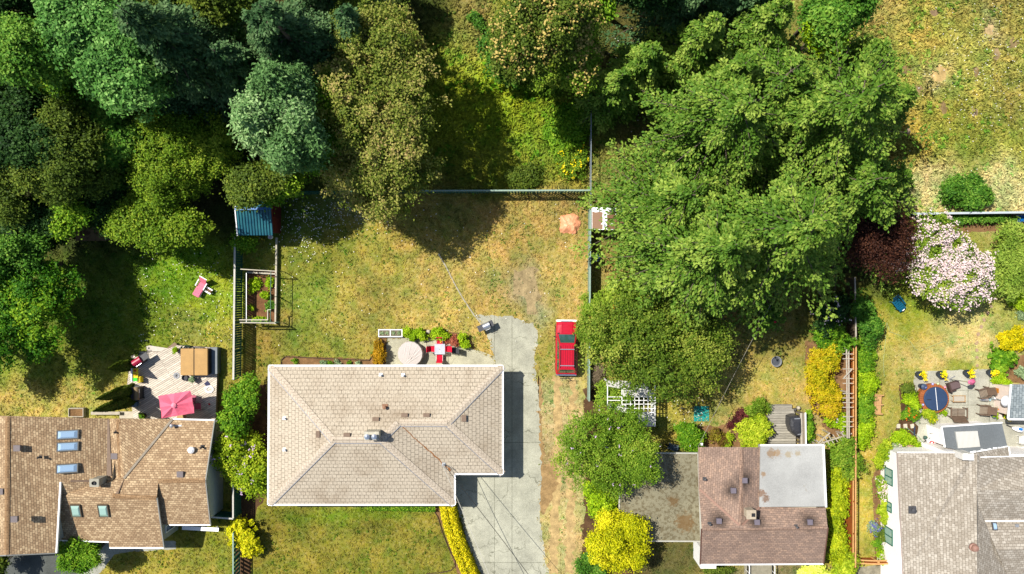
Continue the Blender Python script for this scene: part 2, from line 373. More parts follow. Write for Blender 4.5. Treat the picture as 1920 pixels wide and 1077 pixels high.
# (x, y, radius x, radius y, strength, sRGB of the dry or green ground; some patches have tree shade painted in)
PATCH = [
 (900, 520, 150, 130, 1.2, (186, 148, 76)), (960, 450, 110, 60, 1.2, (178, 134, 68)), (1050, 470, 60, 110, 1, (190, 150, 80)), (985, 530, 26, 34, 2.2, (168, 150, 118)), (940, 520, 40, 30, 1, (160, 138, 88)),
 (1000, 580, 20, 30, 1.5, (175, 155, 120)), (680, 530, 130, 90, 1, (168, 138, 62)), (720, 440, 60, 50, 1, (182, 142, 66)), (650, 400, 40, 25, 1.4, (190, 160, 100)), (580, 560, 28, 50, 2.4, (104, 126, 36)), (640, 440, 90, 50, 1, (150, 138, 42)),
 (560, 620, 30, 14, 1.4, (120, 128, 40)), (570, 415, 50, 50, 1.5, (96, 112, 44)), (660, 600, 90, 40, 1, (180, 146, 68)), (840, 590, 60, 30, 1.3, (198, 156, 78)), (720, 480, 40, 30, 1, (160, 130, 52)), (600, 480, 60, 40, 1.3, (142, 134, 40)), (590, 540, 90, 110, 1.0, (142, 134, 48)), (530, 600, 20, 30, 1, (165, 125, 62)),
 (490, 640, 30, 60, 1, (150, 118, 50)), (830, 430, 80, 40, .8, (160, 130, 50)),
 (660, 1030, 190, 70, 1.2, (138, 118, 42)), (700, 960, 130, 12, 1.8, (112, 124, 26)), (500, 980, 24, 60, 1, (136, 118, 40)), (640, 1070, 120, 14, 1, (128, 116, 36)),
 (900, 140, 70, 80, 2.0, (156, 158, 32)), (880, 60, 34, 60, 1.5, (178, 148, 80)), (905, 70, 24, 40, 1.4, (150, 118, 70)), (860, 230, 70, 60, 1.6, (150, 146, 32)), (960, 200, 60, 60, 2.0, (146, 150, 28)), (1050, 260, 60, 70, 1.4, (116, 134, 32)), (1070, 320, 40, 30, 1.2, (156, 140, 30)), (900, 320, 90, 30, 1, (116, 122, 24)), (960, 330, 40, 24, 1, (150, 138, 24)), (840, 180, 40, 40, 1, (136, 128, 22)),
 (1800, 120, 190, 140, 1.2, (172, 152, 68)), (1850, 280, 100, 60, 1.3, (140, 140, 44)), (1700, 260, 60, 60, 1, (176, 136, 54)), (1760, 140, 26, 24, 2, (205, 172, 112)), (1855, 55, 20, 26, 2, (206, 174, 122)), (1640, 20, 40, 40, 1, (186, 150, 82)), (1860, 20, 60, 30, 1, (160, 138, 66)),
 (1745, 350, 62, 36, 3, (214, 184, 120)), (1880, 350, 36, 46, 3, (216, 188, 124)), (1830, 400, 120, 10, 1, (206, 172, 106)), (1790, 220, 60, 40, 1, (158, 138, 50)), (1720, 60, 50, 40, 1, (178, 146, 62)), (1900, 180, 40, 60, 1, (168, 144, 66)),
 (335, 510, 60, 50, 2.0, (124, 146, 24)), (300, 600, 60, 60, 1, (120, 124, 28)), (410, 560, 34, 70, 1.4, (150, 150, 36)), (380, 620, 50, 34, 1.2, (176, 146, 66)), (350, 615, 20, 20, 1.2, (112, 122, 46)), (425, 640, 20, 40, 1, (180, 150, 62)),
 (90, 750, 110, 36, 1.3, (196, 158, 78)), (60, 690, 70, 26, 1.2, (132, 132, 42)), (170, 690, 60, 30, 1, (156, 140, 52)), (200, 760, 50, 20, 1, (186, 152, 74)), (210, 640, 60, 40, 1, (110, 114, 30)), (150, 560, 90, 90, 1, (96, 110, 26)), (10, 760, 30, 30, 1, (200, 160, 76)),
 (330, 1050, 70, 34, 1.2, (156, 132, 50)), (400, 1010, 40, 30, 1.2, (134, 124, 36)), (260, 1060, 40, 20, 1, (172, 140, 56)),
 (1440, 720, 70, 40, 1.4, (192, 156, 76)), (1370, 760, 50, 40, 1.2, (186, 152, 78)), (1400, 620, 90, 70, 1.2, (150, 122, 58)), (1290, 740, 40, 40, 1, (176, 150, 62)), (1500, 760, 20, 50, 1, (198, 156, 84)), (1530, 800, 20, 20, 1, (186, 146, 86)), (1350, 800, 30, 20, 1, (196, 160, 92)),  # darkest patch: shade on the back lawn put into its colour
 (1700, 620, 70, 50, 1.2, (178, 150, 60)), (1720, 590, 60, 20, 1.4, (136, 140, 30)), (1690, 670, 50, 30, 1.4, (196, 162, 84)), (1820, 620, 60, 46, 1.4, (204, 172, 104)), (1880, 590, 40, 30, 1, (146, 142, 52)), (1640, 700, 24, 60, 1.3, (186, 154, 68)), (1640, 760, 24, 50, 1.3, (178, 152, 70)), (1670, 560, 40, 30, 1.2, (118, 126, 28)), (1800, 690, 30, 10, 1.5, (140, 140, 40)), (1760, 665, 60, 18, 1.2, (208, 172, 104)),
 (1630, 900, 18, 160, 1.6, (184, 152, 64)), (1640, 960, 16, 50, 1, (160, 146, 50)), (1660, 1000, 12, 60, 1.4, (168, 146, 112)),
 (1028, 660, 14, 60, 1.5, (152, 138, 50)), (1040, 640, 30, 30, 1, (186, 150, 78)), (1062, 770, 34, 70, 3, (196, 160, 108)), (1062, 730, 8, 50, 1, (150, 136, 60)), (1100, 680, 14, 90, 1, (156, 140, 58)), (1044, 870, 20, 60, 3, (168, 130, 86)), (1058, 980, 32, 70, 3, (200, 164, 106)), (1050, 1050, 24, 40, 1.5, (198, 166, 102)), (1080, 1000, 14, 50, 1, (182, 142, 78)), (1032, 990, 10, 50, 1.3, (166, 144, 66)),
 (1150, 330, 40, 40, 1, (170, 146, 76)), (1190, 60, 70, 70, 1.2, (84, 76, 34)), (1120, 30, 30, 60, 1, (80, 80, 30)), (1260, 60, 60, 60, 1, (96, 84, 36)),  # dark patches: shade between the trees put into the ground colour
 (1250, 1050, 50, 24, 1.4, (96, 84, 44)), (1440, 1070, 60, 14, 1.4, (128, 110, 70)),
 (60, 200, 200, 260, 1.3, (56, 50, 30)), (300, 200, 200, 150, 1.3, (52, 50, 28)), (600, 120, 150, 150, 1.2, (60, 60, 28)), (760, 20, 90, 60, 1.4, (66, 70, 24)), (240, 380, 120, 50, 1.2, (60, 58, 30)), (440, 420, 30, 60, 1, (64, 72, 30)),  # forest floor; the top edge patch has tree shadow put into its colour
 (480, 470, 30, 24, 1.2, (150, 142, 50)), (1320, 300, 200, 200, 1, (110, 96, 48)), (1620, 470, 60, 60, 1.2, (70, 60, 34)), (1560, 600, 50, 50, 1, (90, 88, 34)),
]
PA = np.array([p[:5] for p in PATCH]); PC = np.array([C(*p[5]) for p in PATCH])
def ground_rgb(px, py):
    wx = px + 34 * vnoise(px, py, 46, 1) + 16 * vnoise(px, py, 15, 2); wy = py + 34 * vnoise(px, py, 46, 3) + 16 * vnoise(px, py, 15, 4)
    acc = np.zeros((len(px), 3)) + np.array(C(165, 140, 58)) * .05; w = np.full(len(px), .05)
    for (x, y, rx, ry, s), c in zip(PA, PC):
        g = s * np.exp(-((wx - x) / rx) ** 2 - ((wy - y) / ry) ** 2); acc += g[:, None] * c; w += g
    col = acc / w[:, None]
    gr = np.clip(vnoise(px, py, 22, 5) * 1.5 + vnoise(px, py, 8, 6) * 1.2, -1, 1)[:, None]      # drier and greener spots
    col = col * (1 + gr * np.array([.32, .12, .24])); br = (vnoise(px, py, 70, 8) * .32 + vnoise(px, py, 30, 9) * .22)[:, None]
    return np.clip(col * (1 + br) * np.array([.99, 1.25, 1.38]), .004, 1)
def axis(lo, hi, step, far):
    return np.concatenate([[-far, -far / 3, lo - 40, lo - 12], np.arange(lo, hi + step, step), [hi + 12, hi + 40, far / 3, far]])
gx = axis(-46, 46, .17, 500); gy = axis(-27, 27, .17, 500); nx, ny = len(gx), len(gy)
GX, GY = np.meshgrid(gx, gy, indexing='xy'); V = np.stack([GX, GY, np.zeros_like(GX)], -1).reshape(-1, 3)
me = bpy.data.meshes.new('ground'); me.vertices.add(len(V)); me.vertices.foreach_set('co', V.astype(np.float32).ravel())
ii = (np.arange(ny - 1)[:, None] * nx + np.arange(nx - 1)[None, :]).ravel(); F = np.stack([ii, ii + 1, ii + nx + 1, ii + nx], 1).astype(np.int32)
me.loops.add(F.size); me.loops.foreach_set('vertex_index', F.ravel()); me.polygons.add(len(F)); me.polygons.foreach_set('loop_start', np.arange(0, F.size, 4, dtype=np.int32))
me.update(calc_edges=True)
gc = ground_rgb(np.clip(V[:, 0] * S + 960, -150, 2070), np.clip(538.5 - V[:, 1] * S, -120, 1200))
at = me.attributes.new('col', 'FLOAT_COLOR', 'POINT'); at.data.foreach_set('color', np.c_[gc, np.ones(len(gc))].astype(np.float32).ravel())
t = NT('grass_ground'); a = t.node('Attribute', attribute_name='col').outputs['Color']; p = t.pos()
hs = t.node('HueSaturation'); hs.inputs['Hue'].default_value = .53; hs.inputs['Saturation'].default_value = 1.1; hs.inputs['Value'].default_value = .74; t.link(a, hs.inputs['Color'])
col = t.mix(t.ramp(t.noise(p, 1.6, 9, .72), [(.46, 0), (.66, 1)]), a, hs.outputs[0])
h2 = t.node('HueSaturation'); h2.inputs['Saturation'].default_value = .8; h2.inputs['Value'].default_value = 1.35; t.link(a, h2.inputs['Color'])
col = t.mix(t.ramp(t.noise(p, 4.3, 8, .7), [(.5, 0), (.68, .9)]), col, h2.outputs[0])
col = t.mix(.8, col, t.ramp(t.noise(p, 11, 6, .75), [(.3, .62), (.7, 1.3)]), 'MULTIPLY')
col = t.mix(t.ramp(t.noise(p, 6.5, 3, .6), [(.66, 0), (.74, .6)]), col, (.05, .07, .012))
t.bump(t.noise(p, 8, 7, .75), .9, .09)
me.materials.append(t.out(col, .95, 0, .1)); g = bpy.data.objects.new('ground', me); COL.objects.link(g); g['kind'] = 'structure'

# ---------------- paving, soil and tracks: thin sheets on the ground ----------------
def rough_outline(pts, amp=.05, step=.35, seed=0):
    r = random.Random(seed); out = []
    for i in range(len(pts)):
        a, b = Vector(pts[i]), Vector(pts[(i + 1) % len(pts)]); n = max(1, int((b - a).length / step))
        for k in range(n):
            q = a.lerp(b, k / n)
            if k: q = q + Vector((r.gauss(0, amp), r.gauss(0, amp), 0))
            out.append(q)
    return out
SHEETS = []
def sheet(name, mat, pix, z=.004, amp=.0, seed=0, step=.35, block=True):
    pts = [P(x, y) for x, y in pix]; SHEETS.append(([(q.x, q.y) for q in pts], block))
    if amp: pts = rough_outline(pts, amp, step, seed)
    mb = MB(); mb.poly([(q.x, q.y, z) for q in pts]); o = struct(mb, name, mat)
    bm = bmesh.new(); bm.from_mesh(o.data); bmesh.ops.triangulate(bm, faces=bm.faces); bm.normal_update()
    for f in bm.faces:
        if f.normal.z < 0: f.normal_flip()
    bm.to_mesh(o.data); bm.free(); return o
def concrete(name, c, jx=None, jy=None, crack=.5, grain=.8, cs=.35):
    t = NT(name); p = t.pos(); a = tuple(x * .72 for x in c); b = tuple(x * 1.14 for x in c)
    col = t.mix(t.ramp(t.noise(p, .55, 9, .72), [(.35, 0), (.65, 1)]), a, b)
    col = t.mix(t.math('MULTIPLY', t.ramp(t.noise(p, .9, 5, .6, 1.5), [(.58, 0), (.75, 1)]), .4), col, tuple(x * .5 for x in c))
    col = t.mix(grain, col, t.ramp(t.noise(p, 16, 5, .8), [(.3, .25), (.7, .78)]), 'OVERLAY')
    if crack:
        vo = t.node('TexVoronoi', feature='DISTANCE_TO_EDGE'); vo.inputs['Scale'].default_value = cs
        wv = t.node('VectorMath', operation='ADD'); t.link(p, wv.inputs[0])
        nz = t.node('TexNoise'); nz.inputs['Scale'].default_value = 1.4; nz.inputs['Detail'].default_value = 6; t.link(p, nz.inputs['Vector'])
        sc = t.node('VectorMath', operation='SCALE'); sc.inputs['Scale'].default_value = 1.1; t.link(nz.outputs['Color'], sc.inputs[0]); t.link(sc.outputs[0], wv.inputs[1])
        t.link(wv.outputs[0], vo.inputs['Vector'])
        ln = t.math('MULTIPLY', t.ramp(vo.outputs[0], [(.0, 1), (.012, 0)]), t.ramp(t.noise(p, .5, 2), [(.42, 0), (.6, 1)]))
        col = t.mix(t.math('MULTIPLY', ln, crack), col, (.06, .06, .035))
    sx = t.node('SeparateXYZ'); t.link(p, sx.inputs[0])
    for lst, o in ((jx or [], 0), (jy or [], 1)):
        for val in lst:
            d = t.math('ABSOLUTE', t.math('SUBTRACT', sx.outputs[o], val))
            col = t.mix(t.math('MULTIPLY', t.math('LESS_THAN', d, .028), t.ramp(t.noise(p, 3, 4), [(.35, .25), (.6, .75)])), col, (.1, .1, .07))
    t.bump(t.noise(p, 22, 5, .8), .35, .02)
    return t.out(col, .9, 0, .2)
def wx(px): return (px - 960) / S
def wy(py): return (538.5 - py) / S
CONC = concrete('driveway_concrete', C(180, 179, 160), jx=[wx(927), wx(960)], jy=[wy(1055), wy(700), wy(830)], crack=.8)
PATIO = concrete('patio_concrete', C(186, 182, 158), jx=[wx(800)], crack=.35)
PATIO2 = concrete('garden_patio_concrete', C(184, 182, 166), jx=[wx(1762), wx(1815), wx(1855)], jy=[wy(732), wy(760), wy(795)], crack=.15)
def soil(name, c, sc=7):
    t = NT(name); p = t.pos(); a = tuple(x * .6 for x in c); b = tuple(x * 1.25 for x in c)
    col = t.mix(t.ramp(t.noise(p, 1.5, 8, .7), [(.35, 0), (.65, 1)]), a, b)
    col = t.mix(.6, col, t.ramp(t.noise(p, sc * 2, 6, .8), [(.3, .2), (.7, .8)]), 'OVERLAY')
    t.bump(t.noise(p, sc, 7, .75), .8, .06); return t.out(col, .95, 0, .1)
SOIL = soil('garden_soil', C(140, 108, 74)); DIRT = soil('bare_dirt', C(168, 138, 94)); DARKSOIL = soil('dark_soil', C(98, 74, 52)); GRAVEL = soil('gravel', C(150, 144, 124), 16)
sheet('driveway', CONC, [(893, 592), (960, 592), (975, 600), (1000, 604), (1008, 620), (1008, 640), (1002, 690), (1010, 740), (1013, 840), (1016, 900), (1012, 970), (1022, 1040), (1028, 1110), (905, 1110), (890, 1060), (868, 990), (858, 950), (850, 930), (800, 930), (800, 700), (930, 700), (926, 665), (912, 625)], .008, .08, 3, .22)
sheet('patio', PATIO, [(725, 634), (770, 632), (800, 634), (850, 640), (880, 652), (905, 660), (926, 668), (932, 705), (716, 705), (720, 660)], .004, .04, 4)
sheet('driveway_edge', DIRT, [(1010, 690), (1016, 730), (1016, 800), (1020, 870), (1030, 870), (1046, 880), (1040, 920), (1028, 950), (1016, 968), (1010, 950), (1004, 860), (1004, 740)], .004, .10, 5, block=False)
RUT = soil('track_dirt', C(196, 168, 116))
sheet('wheel_track', RUT, [(1036, 704), (1052, 706), (1053, 780), (1053, 880), (1049, 970), (1046, 1077), (1030, 1077), (1031, 960), (1036, 880), (1037, 780)], .006, .13, 6, .3)
sheet('wheel_track', RUT, [(1066, 712), (1081, 712), (1081, 780), (1078, 880), (1076, 1077), (1058, 1077), (1062, 880), (1066, 780)], .006, .14, 7, .3)
sheet('wheel_track', DIRT, [(1022, 872), (1040, 868), (1048, 890), (1042, 920), (1030, 944), (1020, 966), (1014, 960), (1014, 900)], .007, .1, 77, .25)
sheet('planting_bed', SOIL, [(528, 672), (536, 668), (696, 674), (716, 622), (726, 622), (722, 690), (724, 700), (528, 700)], .006, .03, 8)
sheet('planting_bed', SOIL, [(755, 618), (800, 618), (830, 620), (870, 626), (885, 640), (892, 656), (860, 646), (800, 634), (755, 632)], .012, .03, 9)
sheet('planting_bed', SOIL, [(812, 950), (830, 955), (846, 1000), (862, 1040), (884, 1110), (870, 1110), (852, 1060), (834, 1000)], .004, .03, 10)
sheet('planting_bed', soil('vegetable_soil', C(128, 92, 62)), [(463, 508), (518, 508), (516, 608), (463, 606)], .014, 0, 11)
sheet('planting_bed', DARKSOIL, [(444, 720), (500, 720), (503, 920), (480, 960), (470, 1077), (440, 1077)], .004, .08, 12)
sheet('garden_patio', PATIO2, [(1716, 697), (1860, 692), (1862, 720), (1935, 720), (1935, 870), (1720, 870), (1716, 800), (1706, 760)], .004, .02, 13)
sheet('planting_bed', DARKSOIL, [(1686, 720), (1716, 722), (1712, 790), (1722, 800), (1718, 845), (1668, 850), (1672, 820), (1690, 780)], .008, .06, 14)
sheet('planting_bed', SOIL, [(1700, 405), (1935, 402), (1935, 432), (1700, 440)], .004, .06, 15)
sheet('planting_bed', SOIL, [(1606, 650), (1640, 650), (1636, 720), (1622, 760), (1620, 840), (1606, 850)], .004, .06, 16)
sheet('planting_bed', SOIL, [(1866, 680), (1935, 660), (1935, 722), (1870, 716)], .008, .05, 17)
sheet('planting_bed', SOIL, [(1510, 640), (1588, 640), (1590, 830), (1560, 820), (1520, 760), (1512, 700)], .004, .08, 18)
sheet('planting_bed', DARKSOIL, [(1556, 835), (1600, 830), (1600, 1090), (1560, 1090)], .004, .05, 19)
sheet('planting_bed', SOIL, [(1650, 860), (1672, 850), (1690, 1060), (1640, 1060), (1640, 1000), (1634, 900)], .006, .06, 20)
sheet('planting_bed', DARKSOIL, [(1092, 730), (1160, 730), (1200, 860), (1160, 930), (1190, 1090), (1090, 1090), (1096, 930), (1104, 850)], .004, .12, 21)
sheet('planting_bed', SOIL, [(1280, 800), (1440, 790), (1440, 845), (1280, 845)], .004, .1, 22, block=False)
sheet('asphalt_lane', concrete('dark_asphalt', C(92, 96, 92), crack=.2), [(-20, 1000), (200, 1000), (196, 1060), (160, 1110), (-20, 1110)], .004, .05, 23)
sheet('footpath', concrete('path_concrete', C(172, 172, 158), crack=.1), [(200, 1010), (330, 1015), (330, 1030), (250, 1034), (214, 1040), (196, 1066), (150, 1110), (130, 1110), (160, 1050)], .008, .02, 24)
sheet('gravel_strip', GRAVEL, [(1596, 1062), (1700, 1060), (1720, 1110), (1590, 1110)], .006, .04, 25)
sheet('entrance_path', concrete('entrance_concrete', C(150, 146, 128), crack=.1), [(1395, 1050), (1450, 1050), (1450, 1110), (1395, 1110)], .012, .0, 26)
sheet('bare_patch', soil('grey_dirt', C(172, 152, 112), 12), [(965, 505), (1000, 500), (1008, 540), (1003, 590), (990, 590), (985, 560), (962, 550)], .004, .25, 27, .4, False)
# bare and thatchy patches in the field
for k, (x, y, w, h, c) in enumerate([(1855, 55, 10, 14, (206, 178, 128)), (1762, 140, 20, 18, (206, 176, 116)), (1768, 204, 9, 16, (140, 118, 80)), (1827, 212, 6, 13, (160, 138, 112)), (1722, 170, 12, 10, (166, 142, 102)), (1696, 132, 16, 9, (150, 126, 84)), (1830, 135, 8, 11, (152, 130, 88)), (1900, 82, 10, 13, (150, 130, 90)), (1868, 102, 8, 16, (160, 138, 100)), (1655, 128, 12, 12, (160, 138, 100)), (1700, 246, 8, 9, (160, 140, 116)), (1750, 26, 10, 8, (150, 126, 96))]):
    pts = [(x + w * math.cos(a) * random.Random(k * 31 + i).uniform(.6, 1.2), y + h * math.sin(a) * random.Random(k * 37 + i).uniform(.6, 1.2)) for i, a in enumerate([q * .5236 for q in range(12)])]
    sheet('bare_patch', soil('thatch_%d' % k, C(*c), 12), pts, .004, .12, k, .2, False)
def inside(poly, X, Y):
    r = np.zeros(len(X), bool); n = len(poly); j = n - 1
    for i in range(n):
        xi, yi = poly[i]; xj, yj = poly[j]
        if yi != yj: r ^= ((yi > Y) != (yj > Y)) & (X < (xj - xi) * (Y - yi) / (yj - yi) + xi)
        j = i
    return r
# grass tufts: ground cover nobody could count
NT_ = 150000
X = rngG.uniform(-43, 43, NT_); Y = rngG.uniform(-24.5, 24.5, NT_); keep = np.ones(NT_, bool)
for poly, block in SHEETS:
    m = inside(poly, X, Y)
    if poly in (SHEETS[0][0], SHEETS[1][0]):      # grass creeps over the edges of the concrete
        deep = inside(poly, X + .2, Y) & inside(poly, X - .2, Y) & inside(poly, X, Y + .2) & inside(poly, X, Y - .2); m &= deep | (rngG.random(NT_) < .45)
    keep &= ~(m & ((rngG.random(NT_) < .9) if not block else True))
for poly in ([(505, 690), (940, 690), (940, 885), (850, 885), (850, 945), (505, 945)], [(0, 790), (400, 790), (392, 980), (0, 1030)], [(1312, 842), (1545, 842), (1550, 1055), (1312, 1055)], [(1690, 850), (1920, 850), (1920, 1077), (1690, 1077)], [(250, 650), (405, 650), (405, 785), (250, 785)], [(1440, 760), (1492, 760), (1492, 835), (1440, 835)]):
    keep &= ~inside([(wx(a), wy(b)) for a, b in poly], X, Y)
X, Y = X[keep], Y[keep]; n = len(X); px, py = X * S + 960, 538.5 - Y * S
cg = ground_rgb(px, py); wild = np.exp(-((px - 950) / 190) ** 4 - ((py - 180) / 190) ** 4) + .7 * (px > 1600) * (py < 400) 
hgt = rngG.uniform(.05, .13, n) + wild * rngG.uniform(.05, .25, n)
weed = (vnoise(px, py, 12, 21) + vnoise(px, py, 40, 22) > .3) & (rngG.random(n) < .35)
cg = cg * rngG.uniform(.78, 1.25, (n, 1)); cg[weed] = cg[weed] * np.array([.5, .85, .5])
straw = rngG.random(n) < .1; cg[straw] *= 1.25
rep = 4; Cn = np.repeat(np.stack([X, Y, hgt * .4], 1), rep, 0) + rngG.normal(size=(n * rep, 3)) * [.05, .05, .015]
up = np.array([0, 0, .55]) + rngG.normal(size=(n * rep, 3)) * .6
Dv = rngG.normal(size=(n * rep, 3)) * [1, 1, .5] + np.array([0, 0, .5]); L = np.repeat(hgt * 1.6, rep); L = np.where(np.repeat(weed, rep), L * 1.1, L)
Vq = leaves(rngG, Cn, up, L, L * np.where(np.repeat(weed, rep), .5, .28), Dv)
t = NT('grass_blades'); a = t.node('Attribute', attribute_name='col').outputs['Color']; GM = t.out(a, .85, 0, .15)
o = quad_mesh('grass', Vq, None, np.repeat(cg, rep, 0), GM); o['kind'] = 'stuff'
# daisies and fallen petals scattered in the lawns
n = 1500; X = np.concatenate([rngG.normal(1850, 70, 420), rngG.normal(575, 34, 260), rngG.uniform(460, 1080, 110), rngG.uniform(260, 440, 120), rngG.normal(650, 50, 160), rngG.uniform(1250, 1320, 40), rngG.normal(1180, 30, 60)])
Y = np.concatenate([rngG.normal(130, 90, 420), rngG.normal(425, 30, 260), rngG.uniform(380, 660, 110), rngG.uniform(470, 640, 120), rngG.normal(400, 24, 160), rngG.uniform(740, 800, 40), rngG.normal(130, 60, 60)])
k = (X < 1915) & ~((X > 1690) & (Y > 400)); X, Y = X[k], Y[k]
Cn = np.stack([wx(X), wy(Y), rngG.uniform(.08, .14, len(X))], 1)
o = quad_mesh('daisies', leaves(rngG, Cn, np.array([0, 0, 1]) + rngG.normal(size=Cn.shape) * .3, rngG.uniform(.06, .13, len(X)), .07), None, np.tile([.75, .73, .66], (len(X), 1)), GM); o['kind'] = 'stuff'
# ---------------- houses ----------------
WHITE = pm('white_paint', (.78, .78, .76), .5, .06, 2); GUT = pm('white_gutter', (.82, .82, .82), .4, .05, 3)
METAL = pm('grey_metal', (.42, .43, .44), .4, .15, 5, metal=.6); DARKM = pm('dark_metal', (.06, .06, .065), .5, .2, 5); BLACK = pm('black_plastic', (.02, .02, .022), .45, .2, 5)
STEEL = pm('bright_steel', (.62, .64, .67), .28, .1, 5, metal=.85); FLASH = pm('lead_flashing', C(150, 138, 120), .6, .2, 4)
STUCCO = pm('white_stucco', (.84, .80, .77), .85, .05, 1.5, bump=.2, bs=40); CREAMW = pm('cream_wall', C(222, 216, 196), .8, .08, 1.5)
def glassy(name, c, rough=.08):
    if name in MATS: return MATS[name]
    t = NT(name); m = t.out(c, rough, 0, .9); t.b.inputs['Coat Weight'].default_value = .6; t.b.inputs['Coat Roughness'].default_value = .03; MATS[name] = m; return m
PANE = glassy('window_glass', (.05, .075, .08)); SKYP = glassy('skylight_glass', (.3, .43, .58), .15); GREENP = glassy('green_window_glass', (.28, .42, .36), .1)
class Roof:
    """planes given as (px, py, z) corners; at() finds the point of the roof that shows at a pixel"""
    def __init__(s): s.fs = []
    def face(s, *pts): s.fs.append(pts); return s
    def pts(s, f): return [P(*q) for q in f]
    def at(s, px, py):
        for f in s.fs:
            if inside([(q[0], q[1]) for q in f], np.array([px + .01]), np.array([py + .01]))[0]:
                p = s.pts(f); n = (p[1] - p[0]).cross(p[2] - p[0]).normalized()
                if n.z < 0: n = -n
                o = Vector((0, 0, H)); d = P(px, py) - o; return o + d * ((p[0] - o).dot(n) / d.dot(n)), n
        return P(px, py, 3), Vector((0, 0, 1))
    def mesh(s):
        mb = MB()
        for f in s.fs: mb.poly(s.pts(f))
        return mb
def up_faces(o):
    bm = bmesh.new(); bm.from_mesh(o.data); bm.normal_update()
    for f in bm.faces:
        if f.normal.z < 0: f.normal_flip()
    bm.to_mesh(o.data); bm.free(); return o
def tent(mb, p, q, w, drop, lift=.035):
    """ridge or hip cap: two narrow planes meeting on the line p-q"""
    p, q = Vector(p), Vector(q); d = (q - p); a = d.cross(Vector((0, 0, 1))).normalized() * w; u = Vector((0, 0, lift)); dn = Vector((0, 0, -drop * w))
    mb.poly([p + u, q + u, q + a + u + dn, p + a + u + dn]); mb.poly([p - a + u + dn, q - a + u + dn, q + u, p + u])
def box_vent(rf, px, py, w, l, parent, name, mat, h=.16, cap=True):
    p, n = rf.at(px, py); mb = MB(); mb.cbox(p.x, p.y, p.z + h * .2, w, l, h * 1.6)
    if cap: mb.cbox(p.x, p.y, p.z + h * 1.1, w * 1.18, l * 1.18, .04)
    return mb.build(name, mat, parent, bevel=.012)
def pipe_vent(rf, px, py, r, h, parent, mat, name='vent_pipe'):
    p, n = rf.at(px, py); mb = MB(); mb.tube([p - Vector((0, 0, .1)), p + Vector((0, 0, h))], r, 10); mb.cbox(p.x, p.y, p.z + .01, r * 4.5, r * 4.5, .04)
    mb.lathe([(r * 1.5, h - .02), (r * 1.5, h + .05), (.01, h + .09)], 10, (p.x, p.y, p.z))
    return mb.build(name, mat, parent)
def skylight(rf, px, py, w, l, parent, pane, frame, name='skylight', h=.14):
    p, n = rf.at(px, py); q = Vector((0, 0, 1)).rotation_difference(n)
    def loc(mb): mb.v = [tuple(p + q @ Vector(v)) for v in mb.v]; return mb
    mb = MB(); f = .07
    for a in ((-w / 2, -l / 2, w / 2, -l / 2 + f), (-w / 2, l / 2 - f, w / 2, l / 2), (-w / 2, -l / 2 + f, -w / 2 + f, l / 2 - f), (w / 2 - f, -l / 2 + f, w / 2, l / 2 - f)): mb.box(a[0], a[1], -.2, a[2], a[3], h)
    o = loc(mb).build(name, frame, parent); mb = MB(); mb.add([(-w / 2 + f, -l / 2 + f, h - .03), (w / 2 - f, -l / 2 + f, h - .03), (w / 2 - f, l / 2 - f, h - .03), (-w / 2 + f, l / 2 - f, h - .03), (-w * .3, -l * .25, h + .05), (w * .3, -l * .25, h + .05), (w * .3, l * .25, h + .05), (-w * .3, l * .25, h + .05)],
        [(4, 5, 6, 7), (0, 1, 5, 4), (1, 2, 6, 5), (2, 3, 7, 6), (3, 0, 4, 7)])
    off = Vector(parent['base']); g = loc(mb); me = g.build('pane', pane, None); me.parent = o
    for v in me.data.vertices: v.co -= off
    return o
def walls(pix, z, inset_pts, name, mat, parent):
    mb = MB(); mb.prism([(p.x, p.y) for p in inset_pts], 0, z); return mb.build(name, mat, parent)
def wall_window(parent, p, q, z0, z1, frame, pane, off=.03):
    """window on the wall between p and q (world xy), its frame proud of the wall, two panes"""
    p, q = Vector((*p, 0)), Vector((*q, 0)); d = (q - p).normalized(); n = Vector((d.y, -d.x, 0)) * off; mb = MB(); f = .07
    A = lambda s, z: p + d * s + n + Vector((0, 0, z)); L = (q - p).length
    for s0, s1, za, zb in ((0, L, z0, z0 + f), (0, L, z1 - f, z1), (0, f, z0 + f, z1 - f), (L - f, L, z0 + f, z1 - f), (L / 2 - f / 2, L / 2 + f / 2, z0 + f, z1 - f)):
        mb.beam(A(s0, (za + zb) / 2), A(s1, (za + zb) / 2), .06, zb - za)
    o = mb.build('window', frame, parent); mb = MB(); mb.poly([A(f, z0 + f), A(L - f, z0 + f), A(L - f, z1 - f), A(f, z1 - f)])
    g = mb.build('pane', pane, None); g.parent = o
    for v in g.data.vertices: v.co -= Vector(parent['base'])
    return o

# --- the bungalow with the cream roof: two hipped wings ---
SH_CREAM = shingle('cream_shingles', (C(202, 188, 166, .66), C(215, 202, 182, .66), C(188, 173, 149, .66)), C(96, 84, 68, .5), .33, .30, .022, .5, C(136, 110, 80, .6), broken=1.0)
CAPC = shingle('cream_ridge_caps', (C(206, 191, 170, .66), C(217, 203, 184, .66), C(198, 182, 159, .66)), C(168, 152, 133, .62), .5, .22, .015, .1, C(170, 150, 130))
xl, xr, xi, yt, ym, yb = -18.55, -.70, -4.36, -6.0, -14.27, -16.62
pl, zr1, zr2, ze = .33, 4.37, 3.97, 2.6
Lr, Mr, Nr, Rr_ = Vector((-13.24, -11.31, zr1)), Vector((-9.67, -11.31, zr1)), Vector((-8.49, -10.13, zr2)), Vector((-4.83, -10.13, zr2))
A_, B_, C_, D_, E_, F_ = [Vector((x, y, ze)) for x, y in ((xl, yt), (xr, yt), (xr, ym), (xi, ym), (xi, yb), (xl - .06, yb))]
hA = thing('bungalow', 'bungalow with a pale cream shingled hip roof beside the concrete drive', 'house', (-9.6, -11.3, 0))
